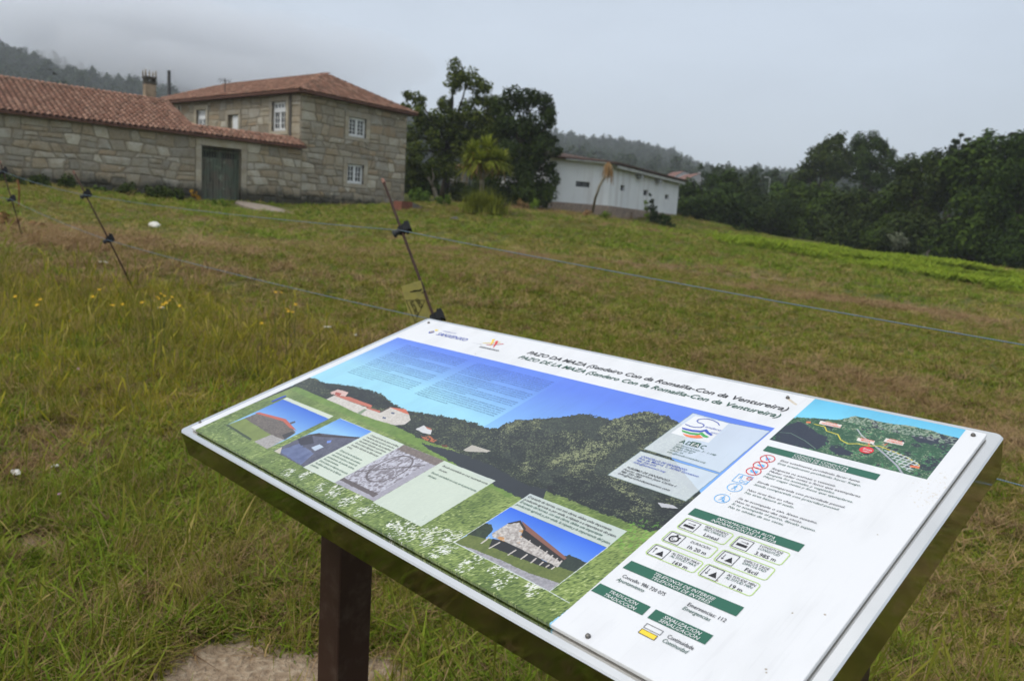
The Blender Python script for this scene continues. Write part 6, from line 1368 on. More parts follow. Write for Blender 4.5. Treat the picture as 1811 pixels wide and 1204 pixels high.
inn = P4 & (np.maximum(np.abs((S_ - pc[0]) / .043), np.abs((T_ - pc[1]) / .055)) < 1 + (nz_m - .5) * .2); put(inn, lerp3((214, 214, 226), (120, 112, 118), rx * .8 + (nz_f - .55) * .4)); put(inn & (np.abs(dcc - .62) < .03), rgb(92, 82, 84), .7); put(inn & (np.abs((S_ - pc[0]) * .8 + (T_ - pc[1])) < .0022), rgb(96, 88, 90), .7)
put(P4 & (np.abs(T_ - pc[1] - .058) < .004 + (nz_m - .5) * .004) & (np.abs(S_ - pc[0]) < .045), rgb(84, 72, 70), .75); put(P4 & pmask([(0.4741,0.4333), (0.5755,0.4334), (0.5772,0.4496), (0.4773,0.4489)], .002), lerp3((110, 98, 94), (150, 136, 128), nz_f))
card([(0.5755,0.4334), (0.6883,0.4324), (0.6816,0.5633), (0.5716,0.5634)], rgb(224, 234, 222), .93)
# raised granary card
card([(0.7545,0.431), (0.9165,0.4292), (0.9165,0.467), (0.7537,0.4679)], rgb(216, 226, 224), .92)
P6 = pmask([(0.7537,0.4679), (0.9158,0.4674), (0.9112,0.5623), (0.7477,0.5615)]); p6t = (T_ - (0.9158,0.4674)[1]) / .1
put(P6, lerp3((52, 112, 240), (158, 208, 252), p6t * 1.25)); put(P6 & pmask([(0.7416,0.5562), (0.782,0.5309), (0.8882,0.5252), (0.916,0.5126), (0.9175,0.5692), (0.7444,0.5682)]), rgb(106, 120, 58)); put(P6 & pmask([(0.8803,0.5097), (0.8868,0.5013), (0.9143,0.5016), (0.915,0.5226), (0.8915,0.5245)], .002), lerp3((34, 46, 44), (58, 72, 58), nz_f)); put(P6 & pmask([(0.7507,0.5437), (0.7459,0.5284), (0.7489,0.5132), (0.7598,0.5087), (0.7711,0.5161), (0.776,0.5362)], .003), lerp3((28, 40, 30), (70, 88, 56), nz_f))
put(P6 & pmask([(0.747,0.562), (0.7515,0.5401), (0.784,0.5327), (0.8225,0.5351), (0.8898,0.5269), (0.9155,0.5209), (0.913,0.5485), (0.8225,0.5523)]), lerp3((84, 100, 44), (128, 140, 70), nz_f * .7 + nz_m * .4))
put(P6 & pmask([(0.7474,0.5623), (0.7827,0.5574), (0.8239,0.5536), (0.8692,0.5524), (0.9108,0.546), (0.9113,0.5634)], .001), lerp3((140, 138, 144), (196, 194, 200), nz_f)); put(P6 & pmask([(0.7841,0.5296), (0.8025,0.5241), (0.8893,0.5264), (0.8843,0.534), (0.8234,0.5403), (0.7921,0.5426)], .001), rgb(38, 40, 42))
put(P6 & pmask([(0.7756,0.5226), (0.7779,0.4954), (0.7884,0.4839), (0.8053,0.4919), (0.8098,0.5045), (0.8869,0.5138), (0.8899,0.526), (0.8035,0.5251), (0.7818,0.5274)]), lerp3((168, 160, 154), (238, 232, 226), (nz_f - .3) * 1.8)); put(P6 & pmask([(0.8043,0.4955), (0.8031,0.4885), (0.8886,0.5105), (0.8894,0.5177), (0.8115,0.5058)]), rgb(40, 36, 36))
put(P6 & pmask([(0.789,0.4822), (0.8013,0.4855), (0.8888,0.5076), (0.8887,0.5121), (0.8071,0.4944)]), rgb(146, 98, 84)); put(P6 & pmask([(0.7772,0.4958), (0.787,0.4825), (0.8069,0.4924), (0.8057,0.4953), (0.7889,0.4867), (0.7795,0.497)]), rgb(52, 44, 44)); put(P6 & (nz_m > .56) & pmask([(0.7772,0.5263), (0.805,0.4951), (0.827,0.5264), (0.8021,0.5259)]), rgb(222, 150, 72), .7)
for a, b in (((470,490),(408,535)), ((550,530),(470,575)), ((678,590),(618,628)), ((766,625),(720,660)), ((838,655),(800,688)), ((892,685),(868,706)), ((940,708),(918,722)), ((982,722),(962,738))):
    pass
LEG = [((0.7787,0.5299), (0.7788,0.5436)), ((0.7975,0.5303), (0.7949,0.5453)), ((0.8258,0.5301), (0.8245,0.5419)), ((0.8436,0.5289), (0.8435,0.5388)), ((0.858,0.5281), (0.8585,0.537)), ((0.8698,0.5289), (0.8701,0.5344)), ((0.8796,0.5289), (0.879,0.5331)), ((0.8871,0.5279), (0.887,0.5322)),
       ((0.8276,0.5069), (0.8306,0.5213)), ((0.8462,0.5085), (0.8483,0.523)), ((0.8602,0.5112), (0.8626,0.5238)), ((0.8707,0.513), (0.8739,0.5249)), ((0.8795,0.5144), (0.8827,0.5247)), ((0.8871,0.5151), (0.8896,0.5257))]
def seg_mask(a, b, w):
    a = np.array(a); b = np.array(b); d = b - a; L2 = d @ d; t = np.clip(((S_ - a[0]) * d[0] + (T_ - a[1]) * d[1]) / L2, 0, 1)
    return np.hypot(S_ - a[0] - t * d[0], T_ - a[1] - t * d[1]) < w
for a, b in LEG: put(P6 & seg_mask(a, b, .0011), rgb(214, 206, 198))
for a, b in (((0.7537,0.4679), (0.7477,0.5615)), ((0.7477,0.5615), (0.9112,0.5623)), ((0.9112,0.5623), (0.9165,0.467)), ((0.9116,0.5627), (0.9416,0.564)), ((0.2834,0.4314), (0.4741,0.4333)), ((0.4712,0.5633), (0.3808,0.5636))): put(seg_mask(a, b, .0006) & PM, rgb(225, 232, 235), .9)
# translucent contact boxes
pat = (nz_m > .5)
BX1 = pmask([(0.8203,0.1384), (0.8845,0.1411), (0.9457,0.1364), (0.9435,0.2639), (0.8184,0.2618)]); BX2 = pmask([(0.8184,0.2679), (0.9442,0.267), (0.9419,0.3412), (0.8166,0.3421)])
for bm_ in (BX1, BX2):
    edge = bm_ & ~(np.roll(bm_, 2, 0) & np.roll(bm_, -2, 0) & np.roll(bm_, 2, 1) & np.roll(bm_, -2, 1)); a_ = art.copy(); put(bm_, rgb(232, 240, 244), .88); put(edge, rgb(90, 120, 110), .6)
put(pmask([(0.8287,0.1445), (0.8841,0.1428), (0.8887,0.2044), (0.8263,0.2053)]), rgb(248, 250, 252))
# aerial view, top of the right column
AR = rectm(.9560, 1.1595, .0194, .1580); land = AR & pmask([(0.9519,0.0957), (0.9576,0.0834), (0.975,0.079), (0.9957,0.0713), (1.0107,0.0657), (1.021,0.0526), (1.0263,0.045), (1.038,0.044), (1.0557,0.0464), (1.078,0.0442), (1.0993,0.0407), (1.1211,0.0402), (1.1342,0.0439), (1.1599,0.046), (1.1636,0.1736), (0.9523,0.1829)], .002)
put(AR, lerp3((104, 205, 246), (128, 222, 252), (T_ - .02) / .05)); put(land, lerp3((38, 88, 58), (206, 198, 166), (nz_h - .42) * 1.7 + (nz_m - .5) * 1.6)); put(land & (nz_c + (nz_m - .5) * .9 > .57), lerp3((28, 40, 56), (44, 62, 62), nz_f)); put(land & (nz_f > .62) & (nz_m > .5), rgb(80, 150, 96), .8)
for q in ([(0.9564,0.1276), (0.9556,0.1108), (0.9686,0.0925), (0.9981,0.1086), (1.0191,0.1168), (1.0261,0.1371), (1.0186,0.1568), (0.9712,0.1559)], [(1.0318,0.1393), (1.045,0.1347), (1.0598,0.1395), (1.0651,0.1491), (1.0486,0.1532), (1.0356,0.1476)], [(1.1045,0.0609), (1.1222,0.0621), (1.1391,0.0583), (1.1442,0.0734), (1.1189,0.0768)]): put(land & pmask(q, .006), lerp3((30, 38, 62), (44, 56, 70), nz_f))
put(land & (T_ < .066) & (nz_f > .5), rgb(210, 208, 196), .6)
def road(P_, w, c):
    for a, b in zip(P_[:-1], P_[1:]): put(land & seg_mask(a, b, w), c)
road([(1.0758,0.1077), (1.0985,0.1258), (1.1191,0.1434), (1.1323,0.1592)], .0014, rgb(178, 180, 190)); road([(1.0433,0.0794), (1.0547,0.0925), (1.0758,0.1077)], .001, rgb(190, 192, 196)); road([(0.9885,0.091), (1.004,0.0921), (1.011,0.1019), (1.0278,0.1041), (1.0365,0.1156), (1.0484,0.1212), (1.0587,0.1156), (1.072,0.1149), (1.084,0.1085), (1.1025,0.1136), (1.1228,0.1197), (1.1414,0.1309)], .0009, rgb(226, 208, 60))
road([(0.9593,0.1332), (0.9727,0.129), (0.9978,0.139), (1.0185,0.1517)], .0005, rgb(120, 150, 130))
gridm = land & pmask([(1.0927,0.1165), (1.1026,0.1111), (1.1353,0.1225), (1.1429,0.1324), (1.1377,0.1516), (1.1281,0.1478)]); put(gridm & ((np.mod((S_ + T_ * .3) * 1000, 7) < 2.2) | (np.mod((T_ - S_ * .1) * 1000, 6) < 1.8)), rgb(206, 214, 214))
for q in ([(0.9759,0.0888), (0.9813,0.0866), (0.983,0.0915), (0.9771,0.0934)], [(1.1329,0.1357), (1.1433,0.1334), (1.1437,0.139), (1.1336,0.1405)], [(1.0877,0.1039), (1.0907,0.0959), (1.09,0.104)], [(1.0694,0.1086), (1.0726,0.1081), (1.074,0.1164)]): put(pmask(q), rgb(240, 128, 80))
for q in ([(0.9914,0.0785), (1.0212,0.0769), (1.0231,0.0867), (0.9933,0.0879)], [(1.0531,0.0998), (1.0751,0.099), (1.0763,0.1074), (1.0546,0.1086)], [(1.0837,0.0852), (1.1071,0.0857), (1.1083,0.0948), (1.0843,0.0953)]): put(pmask(q), rgb(250, 240, 232))
# rust runs and dirt on the sheet
put(seg_mask((0.9232,0.0378), (0.9396,0.0483), .0022) & (nz_f > .3), rgb(222, 205, 178), .8)
dx_, dy_ = (1.1832,0.1783); dd_ = np.hypot((S_ - dx_) / .035, (T_ - dy_) / .05); put((dd_ < 1) & (nz_f > .66 + dd_ * .1), rgb(214, 196, 166), .35)
for k in range(46):
    cx_, cy_ = NR.uniform(SH0 + .02, SH1 - .02), NR.uniform(ST0 + .02, ST1 - .02)
    if .95 < cx_ or cy_ < .12: put(np.hypot(S_ - cx_, T_ - cy_) < NR.uniform(.0005, .0012), rgb(150, 130, 105), .7)
put(~PM, lerp3((252, 253, 255), (240, 241, 242), nz_c) * 0 + art, 1)
wash = fbm(xx * 1., yy * .35, 60., 91, 4).astype(np.float32); streak = vnoise(xx, yy * .05, 5., 92).astype(np.float32); art *= (1 - .04 * np.clip(wash - .42, 0, 1) * 2 - .02 * (streak > .82) * wash)[..., None]
img = bpy.data.images.new('board_print', PW, PH, alpha=False)
buf = np.ones((PH, PW, 4), np.float32); buf[..., :3] = np.clip(art, 0, 1)[::-1]; img.pixels.foreach_set(buf.ravel()); img.update(); img.pack()
pm = M('printed_laminate', .34, .45); ti = pm.n('ShaderNodeTexImage'); ti.image = img; ti.extension = 'EXTEND'
mpn = pm.n('ShaderNodeMapping'); mpn.inputs['Location'].default_value = (-SH0 / (SH1 - SH0), 1 + ST0 / (ST1 - ST0), 0); mpn.inputs['Scale'].default_value = (1 / (SH1 - SH0), 1 / (ST1 - ST0), 1)
pm.l(pm.objc(), mpn.inputs[0]); pm.l(mpn.outputs[0], ti.inputs[0])
pm.col(pm.mix(1., ti.outputs[0], (.71, .71, .71), 'MULTIPLY')).rough(pm.rng(pm.noise(7, 5, vec=pm.objc()), .3, .7, .26, .42)); pm = pm.mt
sheet = bo('printed_panel', slab(SH0, SH1, -ST1, -ST0, .0022, .0065, .003, .0006).mesh('printed_panel', (pm,)))
mount = bo('backing_strip', slab(SH0 + .006, SH1 - .006, -ST1 + .004, -ST0 - .006, .0003, .0021, .003, .0004).mesh('backing_strip', (flat('brown_adhesive', (.07, .035, .02)),)))
# ---- lettering and line art laid on the sheet
Z0 = .0065
INK = flat('ink_black', (.02, .02, .022), .4); GRN = flat('ink_green', (.02, .085, .055), .4); BAR = flat('ink_bar_green', (.025, .115, .075), .4); WHT = flat('ink_white', (.70, .70, .70), .4)
BLU = flat('ink_blue', (.05, .09, .42), .4); SKYI = flat('ink_light_blue', (.12, .42, .80), .4); RED = flat('ink_red', (.62, .04, .05), .4); LIM = flat('ink_lime', (.42, .60, .16), .4); YEL = flat('ink_yellow', (.80, .58, .05), .4)
ORA = flat('ink_orange', (.80, .20, .08), .4); CORAL = flat('ink_coral', (.75, .13, .06), .4); WGRN = flat('ink_wave_green', (.06, .34, .09), .4); GRY = flat('ink_grey', (.30, .32, .36), .4); PARA = flat('ink_paragraph', (.05, .09, .20), .4)
CAPH = text_mesh('H')[0][:, 1].max()
def T(lines, mat, cap, name='lettering', bold=.0, shear=0., z=.0007, label=None):
    """lines: (text, start, end) with start and end of the baseline in board metres"""
    V_, F_ = [], []
    for body, a, b in lines:
        if not body: continue
        co, fs = text_mesh(body, shear, bold); w = co[:, 0].max() - max(0, co[:, 0].min()); t = (a[1] + b[1]) / 2
        sx_ = (b[0] - a[0]) / w; sy_ = cap / CAPH; o = len(V_)
        V_ += [(a[0] + c[0] * sx_, -t + c[1] * sy_, Z0 + z) for c in co]; F_ += [tuple(o + i for i in f) for f in fs]
    o = bo(name, mesh(name, V_, F_, (mat,)), sheet)
    if label: o['label'] = label
    return o
def Pp(polys, mat, name, z=.0004, label=None):
    mb = MB()
    for p in polys: mb.add([(q[0], -q[1], Z0 + z) for q in p], [tuple(range(len(p)))])
    o = bo(name, mb.mesh(name, (mat,)), sheet)
    for f in o.data.polygons: pass
    if label: o['label'] = label
    return o
def flipup(me):
    bm = bmesh.new(); bm.from_mesh(me)
    for f in bm.faces:
        if f.normal.z < 0: f.normal_flip()
    bm.to_mesh(me); bm.free()
def Ln(paths, w, mat, name, z=.0006, closed=False, label=None):
    mb = MB()
    for P_ in paths:
        P_ = [Vector((p[0], -p[1])) for p in P_]
        if closed: P_ = P_ + [P_[0]]
        for k, (a, b) in enumerate(zip(P_[:-1], P_[1:])):
            d = (b - a); 
            if d.length < 1e-6: continue
            d.normalize(); n = Vector((-d.y, d.x)) * w / 2; e_ = d * w * .3; zz = Z0 + z + .00001 * (k % 7)
            mb.add([(*(a - e_ - n), zz), (*(b + e_ - n), zz), (*(b + e_ + n), zz), (*(a - e_ + n), zz)], [(0, 1, 2, 3)])
    o = bo(name, mb.mesh(name, (mat,)), sheet)
    if label: o['label'] = label
    return o
def circ(c, r, n=28, a0=0, a1=360): return [(c[0] + r * math.cos(math.radians(a0 + (a1 - a0) * k / n)), c[1] + r * math.sin(math.radians(a0 + (a1 - a0) * k / n))) for k in range(n + (a1 - a0 < 360))]
SHR = .22
T([('PAZO DA MAZA (Sendeiro Con da Romaíña-Con da Ventureira)', (0.4011,0.0734), (0.9367,0.0755))], INK, .0125, 'title', .010, SHR)
T([('PAZO DE LA MAZA (Sendero Con da Romaíña-Con da Ventureira)', (0.3998,0.097), (0.9364,0.0984))], GRN, .0125, 'title', .010, SHR)
T([('SANXENXO', (0.1264,0.0807), (0.2238,0.0781))], BLU, .0125, 'lettering', .004, .1); T([('CONCELLO DE', (0.1245,0.0606), (0.1697,0.0568))], BLU, .0042, 'lettering', 0, 0)
Pp([circ((0.1039,0.0725), .0068, 20)], BLU, 'crest'); Pp([[(0.1011,0.0609), (0.1008,0.0557), (0.1066,0.0588), (0.1043,0.0533), (0.1121,0.0609), (0.1072,0.0642)]], YEL, 'crest_crown'); Ln([circ((0.1043,0.0723), .0032, 10)], .0012, YEL, 'crest_ring', .0007, True)
def taper(path, w0, w1, mat, name, z=.0005):
    mb = MB(); n = len(path) - 1
    for k in range(n):
        a, b = Vector((path[k][0], -path[k][1])), Vector((path[k + 1][0], -path[k + 1][1])); d = (b - a).normalized(); q = Vector((-d.y, d.x)); wa, wb = w0 + (w1 - w0) * k / n, w0 + (w1 - w0) * (k + 1) / n
        mb.add([(*(a - q * wa / 2), Z0 + z), (*(b - q * wb / 2), Z0 + z), (*(b + q * wb / 2), Z0 + z), (*(a + q * wa / 2), Z0 + z)], [(0, 1, 2, 3)])
    return bo(name, mb.mesh(name, (mat,)), sheet)
taper([(0.2789,0.0462), (0.2859,0.0553), (0.2923,0.0654), (0.2982,0.075)], .0062, .0018, YEL, 'emblem'); taper([(0.2717,0.071), (0.29,0.0632), (0.3062,0.0528)], .0022, .0022, YEL, 'emblem', .00055)
taper([(0.2935,0.0506), (0.3001,0.0591), (0.3058,0.0678), (0.3121,0.0786)], .0062, .0018, RED, 'emblem', .0006); taper([(0.2863,0.0742), (0.305,0.0662), (0.3199,0.0564)], .0024, .0022, RED, 'emblem', .00065)
T([('sanxenxo', (0.28,0.0909), (0.3364,0.0899))], INK, .0085, 'lettering', 0, 0); T([('t u r i s m o', (0.2485,0.0794), (0.2773,0.0785))], GRY, .0025)
# long paragraphs in two columns, too small to read from here
words = ('O Pazo da Maza é unha casa grande de labranza situada no val, entre os montes e a ría, con muros de cachotería de granito e cuberta de tella do país. A súa planta alongada pecha un patio ao que se accede por un portalón con porta de madeira. '
         'El Pazo da Maza es una casa grande de labranza situada en el valle, entre los montes y la ría, con muros de mampostería de granito y cubierta de teja del país. Su planta alargada cierra un patio al que se accede por un portalón con puerta de madera. ').split()
def para(TL_, TR_, BL_, BR_, blocks, mat, cap, name, start=0, maxc=64):
    nl = sum(blocks) + (len(blocks) - 1) * .35; pos = 0; out = []; wi = start; k = 0
    for b in blocks:
        for j in range(b):
            f = pos / (nl - 1); a = [TL_[i] + (BL_[i] - TL_[i]) * f for i in (0, 1)]; c = [TR_[i] + (BR_[i] - TR_[i]) * f for i in (0, 1)]
            s = ''; full = maxc if j < b - 1 else int(maxc * .45)
            while len(s) < full: s += words[wi % len(words)] + ' '; wi += 1
            s = s.strip(); fr = 1 if j < b - 1 else .45
            out.append((s, (a[0], (a[1] + c[1]) / 2), (a[0] + (c[0] - a[0]) * fr, (a[1] + c[1]) / 2))); pos += 1
        pos += .35
    T(out, mat, cap, name, .0, SHR * .8)
para((0.1105,0.1505), (0.3099,0.1508), (0.1072,0.3026), (0.307,0.2966), (6, 5, 5, 6), PARA, .0029, 'paragraph', 0)
para((0.3396,0.1496), (0.544,0.1544), (0.3321,0.3027), (0.5389,0.298), (8, 5, 4, 6), PARA, .0029, 'paragraph', 40, 72)
T([('O lateral norte do pazo artéllase', (0.3934,0.4452), (0.4717,0.4431)), ('mediante dous accesos elevados', (0.3933,0.4523), (0.4694,0.4504)), ('amplos a través de portalóns', (0.3927,0.4596), (0.4712,0.458)), ('de pedra situados a poñente.', (0.3923,0.4669), (0.4677,0.4649)), ('Entre ambos disponse o escudo', (0.3917,0.474), (0.4657,0.4723)), ('heráldico labrado na fábrica pé-', (0.3912,0.4813), (0.4679,0.4805)), ('trea.', (0.3903,0.4885), (0.4048,0.4879))], INK, .0040, 'paragraph', .003, SHR)
T([('El lateral norte del pazo se', (0.39,0.5029), (0.4523,0.5011)), ('articula mediante dos accesos', (0.3901,0.5105), (0.4596,0.5093)), ('elevados amplios a través de', (0.3895,0.5179), (0.4602,0.5166)), ('portalones de piedra sobre', (0.3888,0.5253), (0.4643,0.5246)), ('los pavimentos.', (0.3882,0.5326), (0.4308,0.5314)), ('Entre ambos se dispone el escudo', (0.3875,0.5399), (0.4673,0.5386)), ('heráldico labrado en la fábrica', (0.3872,0.547), (0.4609,0.5467)), ('pétrea.', (0.3872,0.5549), (0.4095,0.5539))], GRN, .0040, 'paragraph', .003, SHR)
T([('Escudo acuartelado en cruz, na parede norte', (0.5861,0.447), (0.6844,0.446)), ('do pazo.', (0.5888,0.4565), (0.6073,0.456))], INK, .0040, 'caption', .003, SHR)
T([('Escudo cuartelado en cruz, en la pared norte', (0.5854,0.4684), (0.6838,0.4671)), ('del pazo.', (0.5875,0.4767), (0.6065,0.4752))], GRN, .0040, 'caption', .003, SHR)
T([('O tamaño do hórreo, con seis claros, delata unha importante', (0.7578,0.4405), (0.8991,0.4388)), ('produción agrícola e, por ende, a riqueza e a importancia do pazo.', (0.7574,0.4481), (0.9132,0.4461))], INK, .0044, 'caption', .003, SHR)
T([('El tamaño del hórreo, con seis claros, delata una importante', (0.7571,0.455), (0.8968,0.4531)), ('producción agrícola y, por ende, la riqueza y la importancia del pazo.', (0.7567,0.4621), (0.9154,0.4607))], GRN, .0044, 'caption', .003, SHR)
# contact boxes
T([('C/ General Lacy, 3 - 1-14B', (0.8516,0.2309), (0.9146,0.2307)), ('28045 Madrid', (0.8522,0.2367), (0.8872,0.2364)), ('91 435 31 47', (0.8526,0.2427), (0.8845,0.2416)), ('adeac.es', (0.8526,0.2483), (0.8742,0.2467)), ('info@senderosazules.org', (0.8522,0.2545), (0.9141,0.2535))], GRN, .0037, 'address', .0, SHR)
Pp([[(0.8673,0.2119), (0.8818,0.2108), (0.8835,0.2232), (0.8692,0.2235)]], GRN, 'emblem', .0004); T([('A', (0.8523,0.2245), (0.8608,0.2235)), ('D', (0.8618,0.2243), (0.869,0.2236)), ('C', (0.8848,0.2236), (0.8919,0.2229))], GRN, .0098, 'lettering'); T([('EA', (0.8701,0.2231), (0.8824,0.2225))], WHT, .0080, 'lettering', 0, 0, .0008)
T([('CONCELLO DE SANXENXO', (0.8281,0.283), (0.9021,0.2808))], BLU, .0042, 'address', .006, SHR); T([('Rúa de Madrid, 1, 36960 Sanxenxo', (0.828,0.2888), (0.9244,0.2864)), ('986 720 075', (0.8282,0.2946), (0.8606,0.2934)), ('info@sanxenxo.org', (0.8281,0.3), (0.881,0.2991))], BLU, .0042, 'address', .003, SHR)
T([('TURISMO DE SANXENXO', (0.8272,0.3167), (0.8972,0.3137))], INK, .0042, 'address', .006, SHR); T([('Puerto deportivo Juan Carlos I', (0.8269,0.3229), (0.912,0.32)), ('986 720 285', (0.827,0.3283), (0.8599,0.3266)), ('info@turismodesanxenxo.com', (0.8271,0.3344), (0.9108,0.3321))], INK, .0042, 'address', .003, SHR)
Ln([[(0.8755,0.1539), (0.8698,0.149), (0.8606,0.1456), (0.8518,0.1453), (0.8442,0.148), (0.8397,0.1524), (0.8397,0.1574), (0.8442,0.161), (0.8511,0.1613), (0.8556,0.1633), (0.8575,0.1675), (0.8552,0.1722), (0.8479,0.1754), (0.8396,0.1759), (0.8308,0.1741)]], .0014, BLU, 'emblem')
T([('endero', (0.86,0.1691), (0.8853,0.1689))], BLU, .0048, 'emblem', 0, .3); T([('azul', (0.8754,0.1791), (0.8864,0.179))], BLU, .0040, 'emblem', 0, .3)
Pp([[(0.8317,0.1844), (0.8488,0.1835), (0.8601,0.1799), (0.8661,0.1727), (0.8741,0.1787), (0.882,0.1821), (0.8812,0.1861), (0.8728,0.1833), (0.8667,0.1792), (0.8625,0.1848), (0.8505,0.1883), (0.8345,0.1881)]], BLU, 'emblem'); Pp([[(0.8352,0.1906), (0.8511,0.1914), (0.8619,0.1883), (0.8653,0.1833), (0.8736,0.1879), (0.8805,0.1898), (0.8792,0.1932), (0.874,0.1938), (0.8665,0.19), (0.8639,0.1936), (0.8528,0.1961), (0.8392,0.1951)]], WGRN, 'emblem')
Pp([[(0.8421,0.1989), (0.8531,0.1988), (0.8614,0.1963), (0.8654,0.1917), (0.8749,0.196), (0.8676,0.2016), (0.8594,0.2041), (0.8505,0.2035)]], ORA, 'emblem')
# aerial view labels
T([('CON DA', (0.999,0.0812), (1.0152,0.08)), ('VENTUREIRA', (0.9954,0.0869), (1.022,0.0855))], CORAL, .0032, 'lettering', .01, SHR); T([('PAZO DA', (1.0562,0.103), (1.0744,0.102)), ('MAZA', (1.0588,0.1064), (1.0708,0.1065))], CORAL, .0032, 'lettering', .01, SHR); T([('CON DA', (1.0879,0.0887), (1.1041,0.0879)), ('ROMAÍÑA', (1.0871,0.0939), (1.1066,0.0927))], CORAL, .0032, 'lettering', .01, SHR)
ce = (1.075,0.1261); Pp([[(ce[0] + .0088 * math.cos(k * .2618), ce[1] + .0085 * math.sin(k * .2618)) for k in range(24)]], RED, 'marker'); T([('Estás', (1.07,0.1268), (1.0814,0.1262)), ('aquí', (1.0716,0.1315), (1.0807,0.1311))], WHT, .0036, 'lettering', .005, SHR)
# right column
Pp([[(0.9625,0.1743), (1.1116,0.1732), (1.1118,0.1882), (0.9629,0.1887)]], BAR, 'heading_bar'); Pp([[(0.9593,0.3479), (1.0991,0.3461), (1.099,0.3611), (0.9589,0.3634)]], BAR, 'heading_bar'); Pp([[(0.9552,0.4713), (1.0954,0.4694), (1.0953,0.4852), (0.9541,0.4867)]], BAR, 'heading_bar'); Pp([[(0.9499,0.5211), (1.0174,0.5208), (1.0174,0.5361), (0.9489,0.5361)]], BAR, 'heading_bar'); Pp([[(1.0239,0.521), (1.0912,0.5201), (1.0908,0.535), (1.0237,0.536)]], BAR, 'heading_bar')
for ls in ([('CÓDIGO DE CONDUCTA', (1.0027,0.1824), (1.0738,0.1815)), ('CÓDIGO DE CONDUCTA', (1.003,0.1887), (1.0741,0.1873))], [('INFORMACIÓN DA RUTA', (0.9931,0.3564), (1.0665,0.354)), ('INFORMACIÓN DE LA RUTA', (0.9889,0.363), (1.071,0.3599))], [('TELÉFONOS DE INTERESE', (0.9893,0.4794), (1.0647,0.4769)), ('TELÉFONOS DE INTERÉS', (0.9908,0.4861), (1.0634,0.4833))],
           [('TRADUCIÓN', (0.9663,0.5289), (1.0032,0.5277)), ('TRADUCCIÓN', (0.9648,0.5361), (1.0059,0.5341))], [('SINALIZACIÓN', (1.0368,0.5289), (1.0803,0.5266)), ('SEÑALIZACIÓN', (1.0359,0.5356), (1.0822,0.5328))]): T(ls, WHT, .0047, 'heading', .0, SHR)
T([('Está totalmente prohibido facer lume.', (0.9941,0.2026), (1.0982,0.2018)), ('Respecta os animais e vexetais.', (0.9945,0.2256), (1.0779,0.2242)), ('Mellor coller notas e fotos que exemplares.', (0.9945,0.2332), (1.1114,0.2312)), ('Senda compartida con prioridade peonil.', (0.9936,0.2621), (1.105,0.2603)), ('Non tires lixo ao chan.', (0.9923,0.2838), (1.0534,0.2831)), ('Se te acompaña o can, lévao suxeito.', (0.9925,0.3061), (1.0926,0.304)), ('Non te esquezas das súas cacas.', (0.9924,0.3134), (1.0778,0.3116))], INK, .0040, 'rules', .0, SHR)
T([('Está totalmente prohibido hacer fuego.', (0.9944,0.2107), (1.102,0.2094)), ('Respeta los animales y vegetales.', (0.9944,0.2404), (1.0832,0.2387)), ('Mejor coger notas y fotos que ejemplares.', (0.994,0.2478), (1.1082,0.2455)), ('Senda compartida con prioridad peonil.', (0.9932,0.2698), (1.1016,0.2676)), ('No tires basura al suelo.', (0.9926,0.2912), (1.0572,0.2894)), ('Si te acompaña el perro, llévalo sujeto.', (0.9917,0.3206), (1.0974,0.3179)), ('No te olvides de sus cacas.', (0.9914,0.3275), (1.0626,0.326))], GRN, .0040, 'rules', .0, SHR)
R_ = .0092
for k, c in enumerate(((0.9785,0.2045), (0.9785,0.2232), (0.9781,0.2403))):
    Ln([circ(c, R_)], .0012, RED, 'prohibition_icon', .0007, True); Ln([[(c[0] - R_ * .62, c[1] - R_ * .62), (c[0] + R_ * .62, c[1] + R_ * .62)]], .0012, RED, 'icon_bar', .0009)
    if k == 0: Pp([[(c[0] + R_ * .5 * math.sin(q * 1.05) * (1 if q % 2 else .5), c[1] - R_ * .5 * math.cos(q * 1.05) * (1 if q % 2 else .5)) for q in range(6)]], SKYI, 'icon_figure', .0005)
    elif k == 1: Pp([[(c[0] - .005, c[1] + .001), (c[0] - .001, c[1] - .0005), (c[0] + .0005, c[1] - .003), (c[0] + .005, c[1] - .0025), (c[0] + .0055, c[1] + .0025), (c[0] + .001, c[1] + .003)]], SKYI, 'icon_figure', .0005)
    else: Pp([[(c[0] - .0052, c[1] - .001), (c[0] - .003, c[1] - .0025), (c[0] - .002, c[1] + .001), (c[0] + .001, c[1] - .0015), (c[0] + .005, c[1] - .003), (c[0] + .0055, c[1] + .003), (c[0] - .003, c[1] + .003)]], SKYI, 'icon_figure', .0005)
def walker(c, s, extra=0):
    L_ = [[(0, -.55), (.05, .05)], [(.05, .05), (-.28, .6)], [(.05, .05), (.3, .3), (.32, .65)], [(0, -.45), (-.3, -.1)], [(0, -.45), (.3, -.2)]]
    if extra: L_ += [[(.45, .5), (.75, .5)], [(.48, .5), (.48, .68)], [(.72, .5), (.72, .68)], [(.3, -.2), (.55, .45)]]
    Ln([[(c[0] + x * s, c[1] + y * s) for x, y in p] for p in L_], .001, SKYI, 'icon_figure', .0005); Pp([circ((c[0] + .02 * s, c[1] - .72 * s), s * .13, 10)], SKYI, 'icon_head', .0006)
for c, ex_ in (((0.9769,0.2851), 0), ((0.9762,0.3139), 1)): Ln([circ(c, R_)], .0009, SKYI, 'information_icon', .0006, True); walker(c, R_ * .82, ex_)
sq = [(0.9656,0.2544), (0.9851,0.2532), (0.985,0.2723), (0.9659,0.2734)]; Ln([sq], .0008, SKYI, 'information_icon', .0006, True); sc_ = [sum(p[i] for p in sq) / 4 for i in (0, 1)]
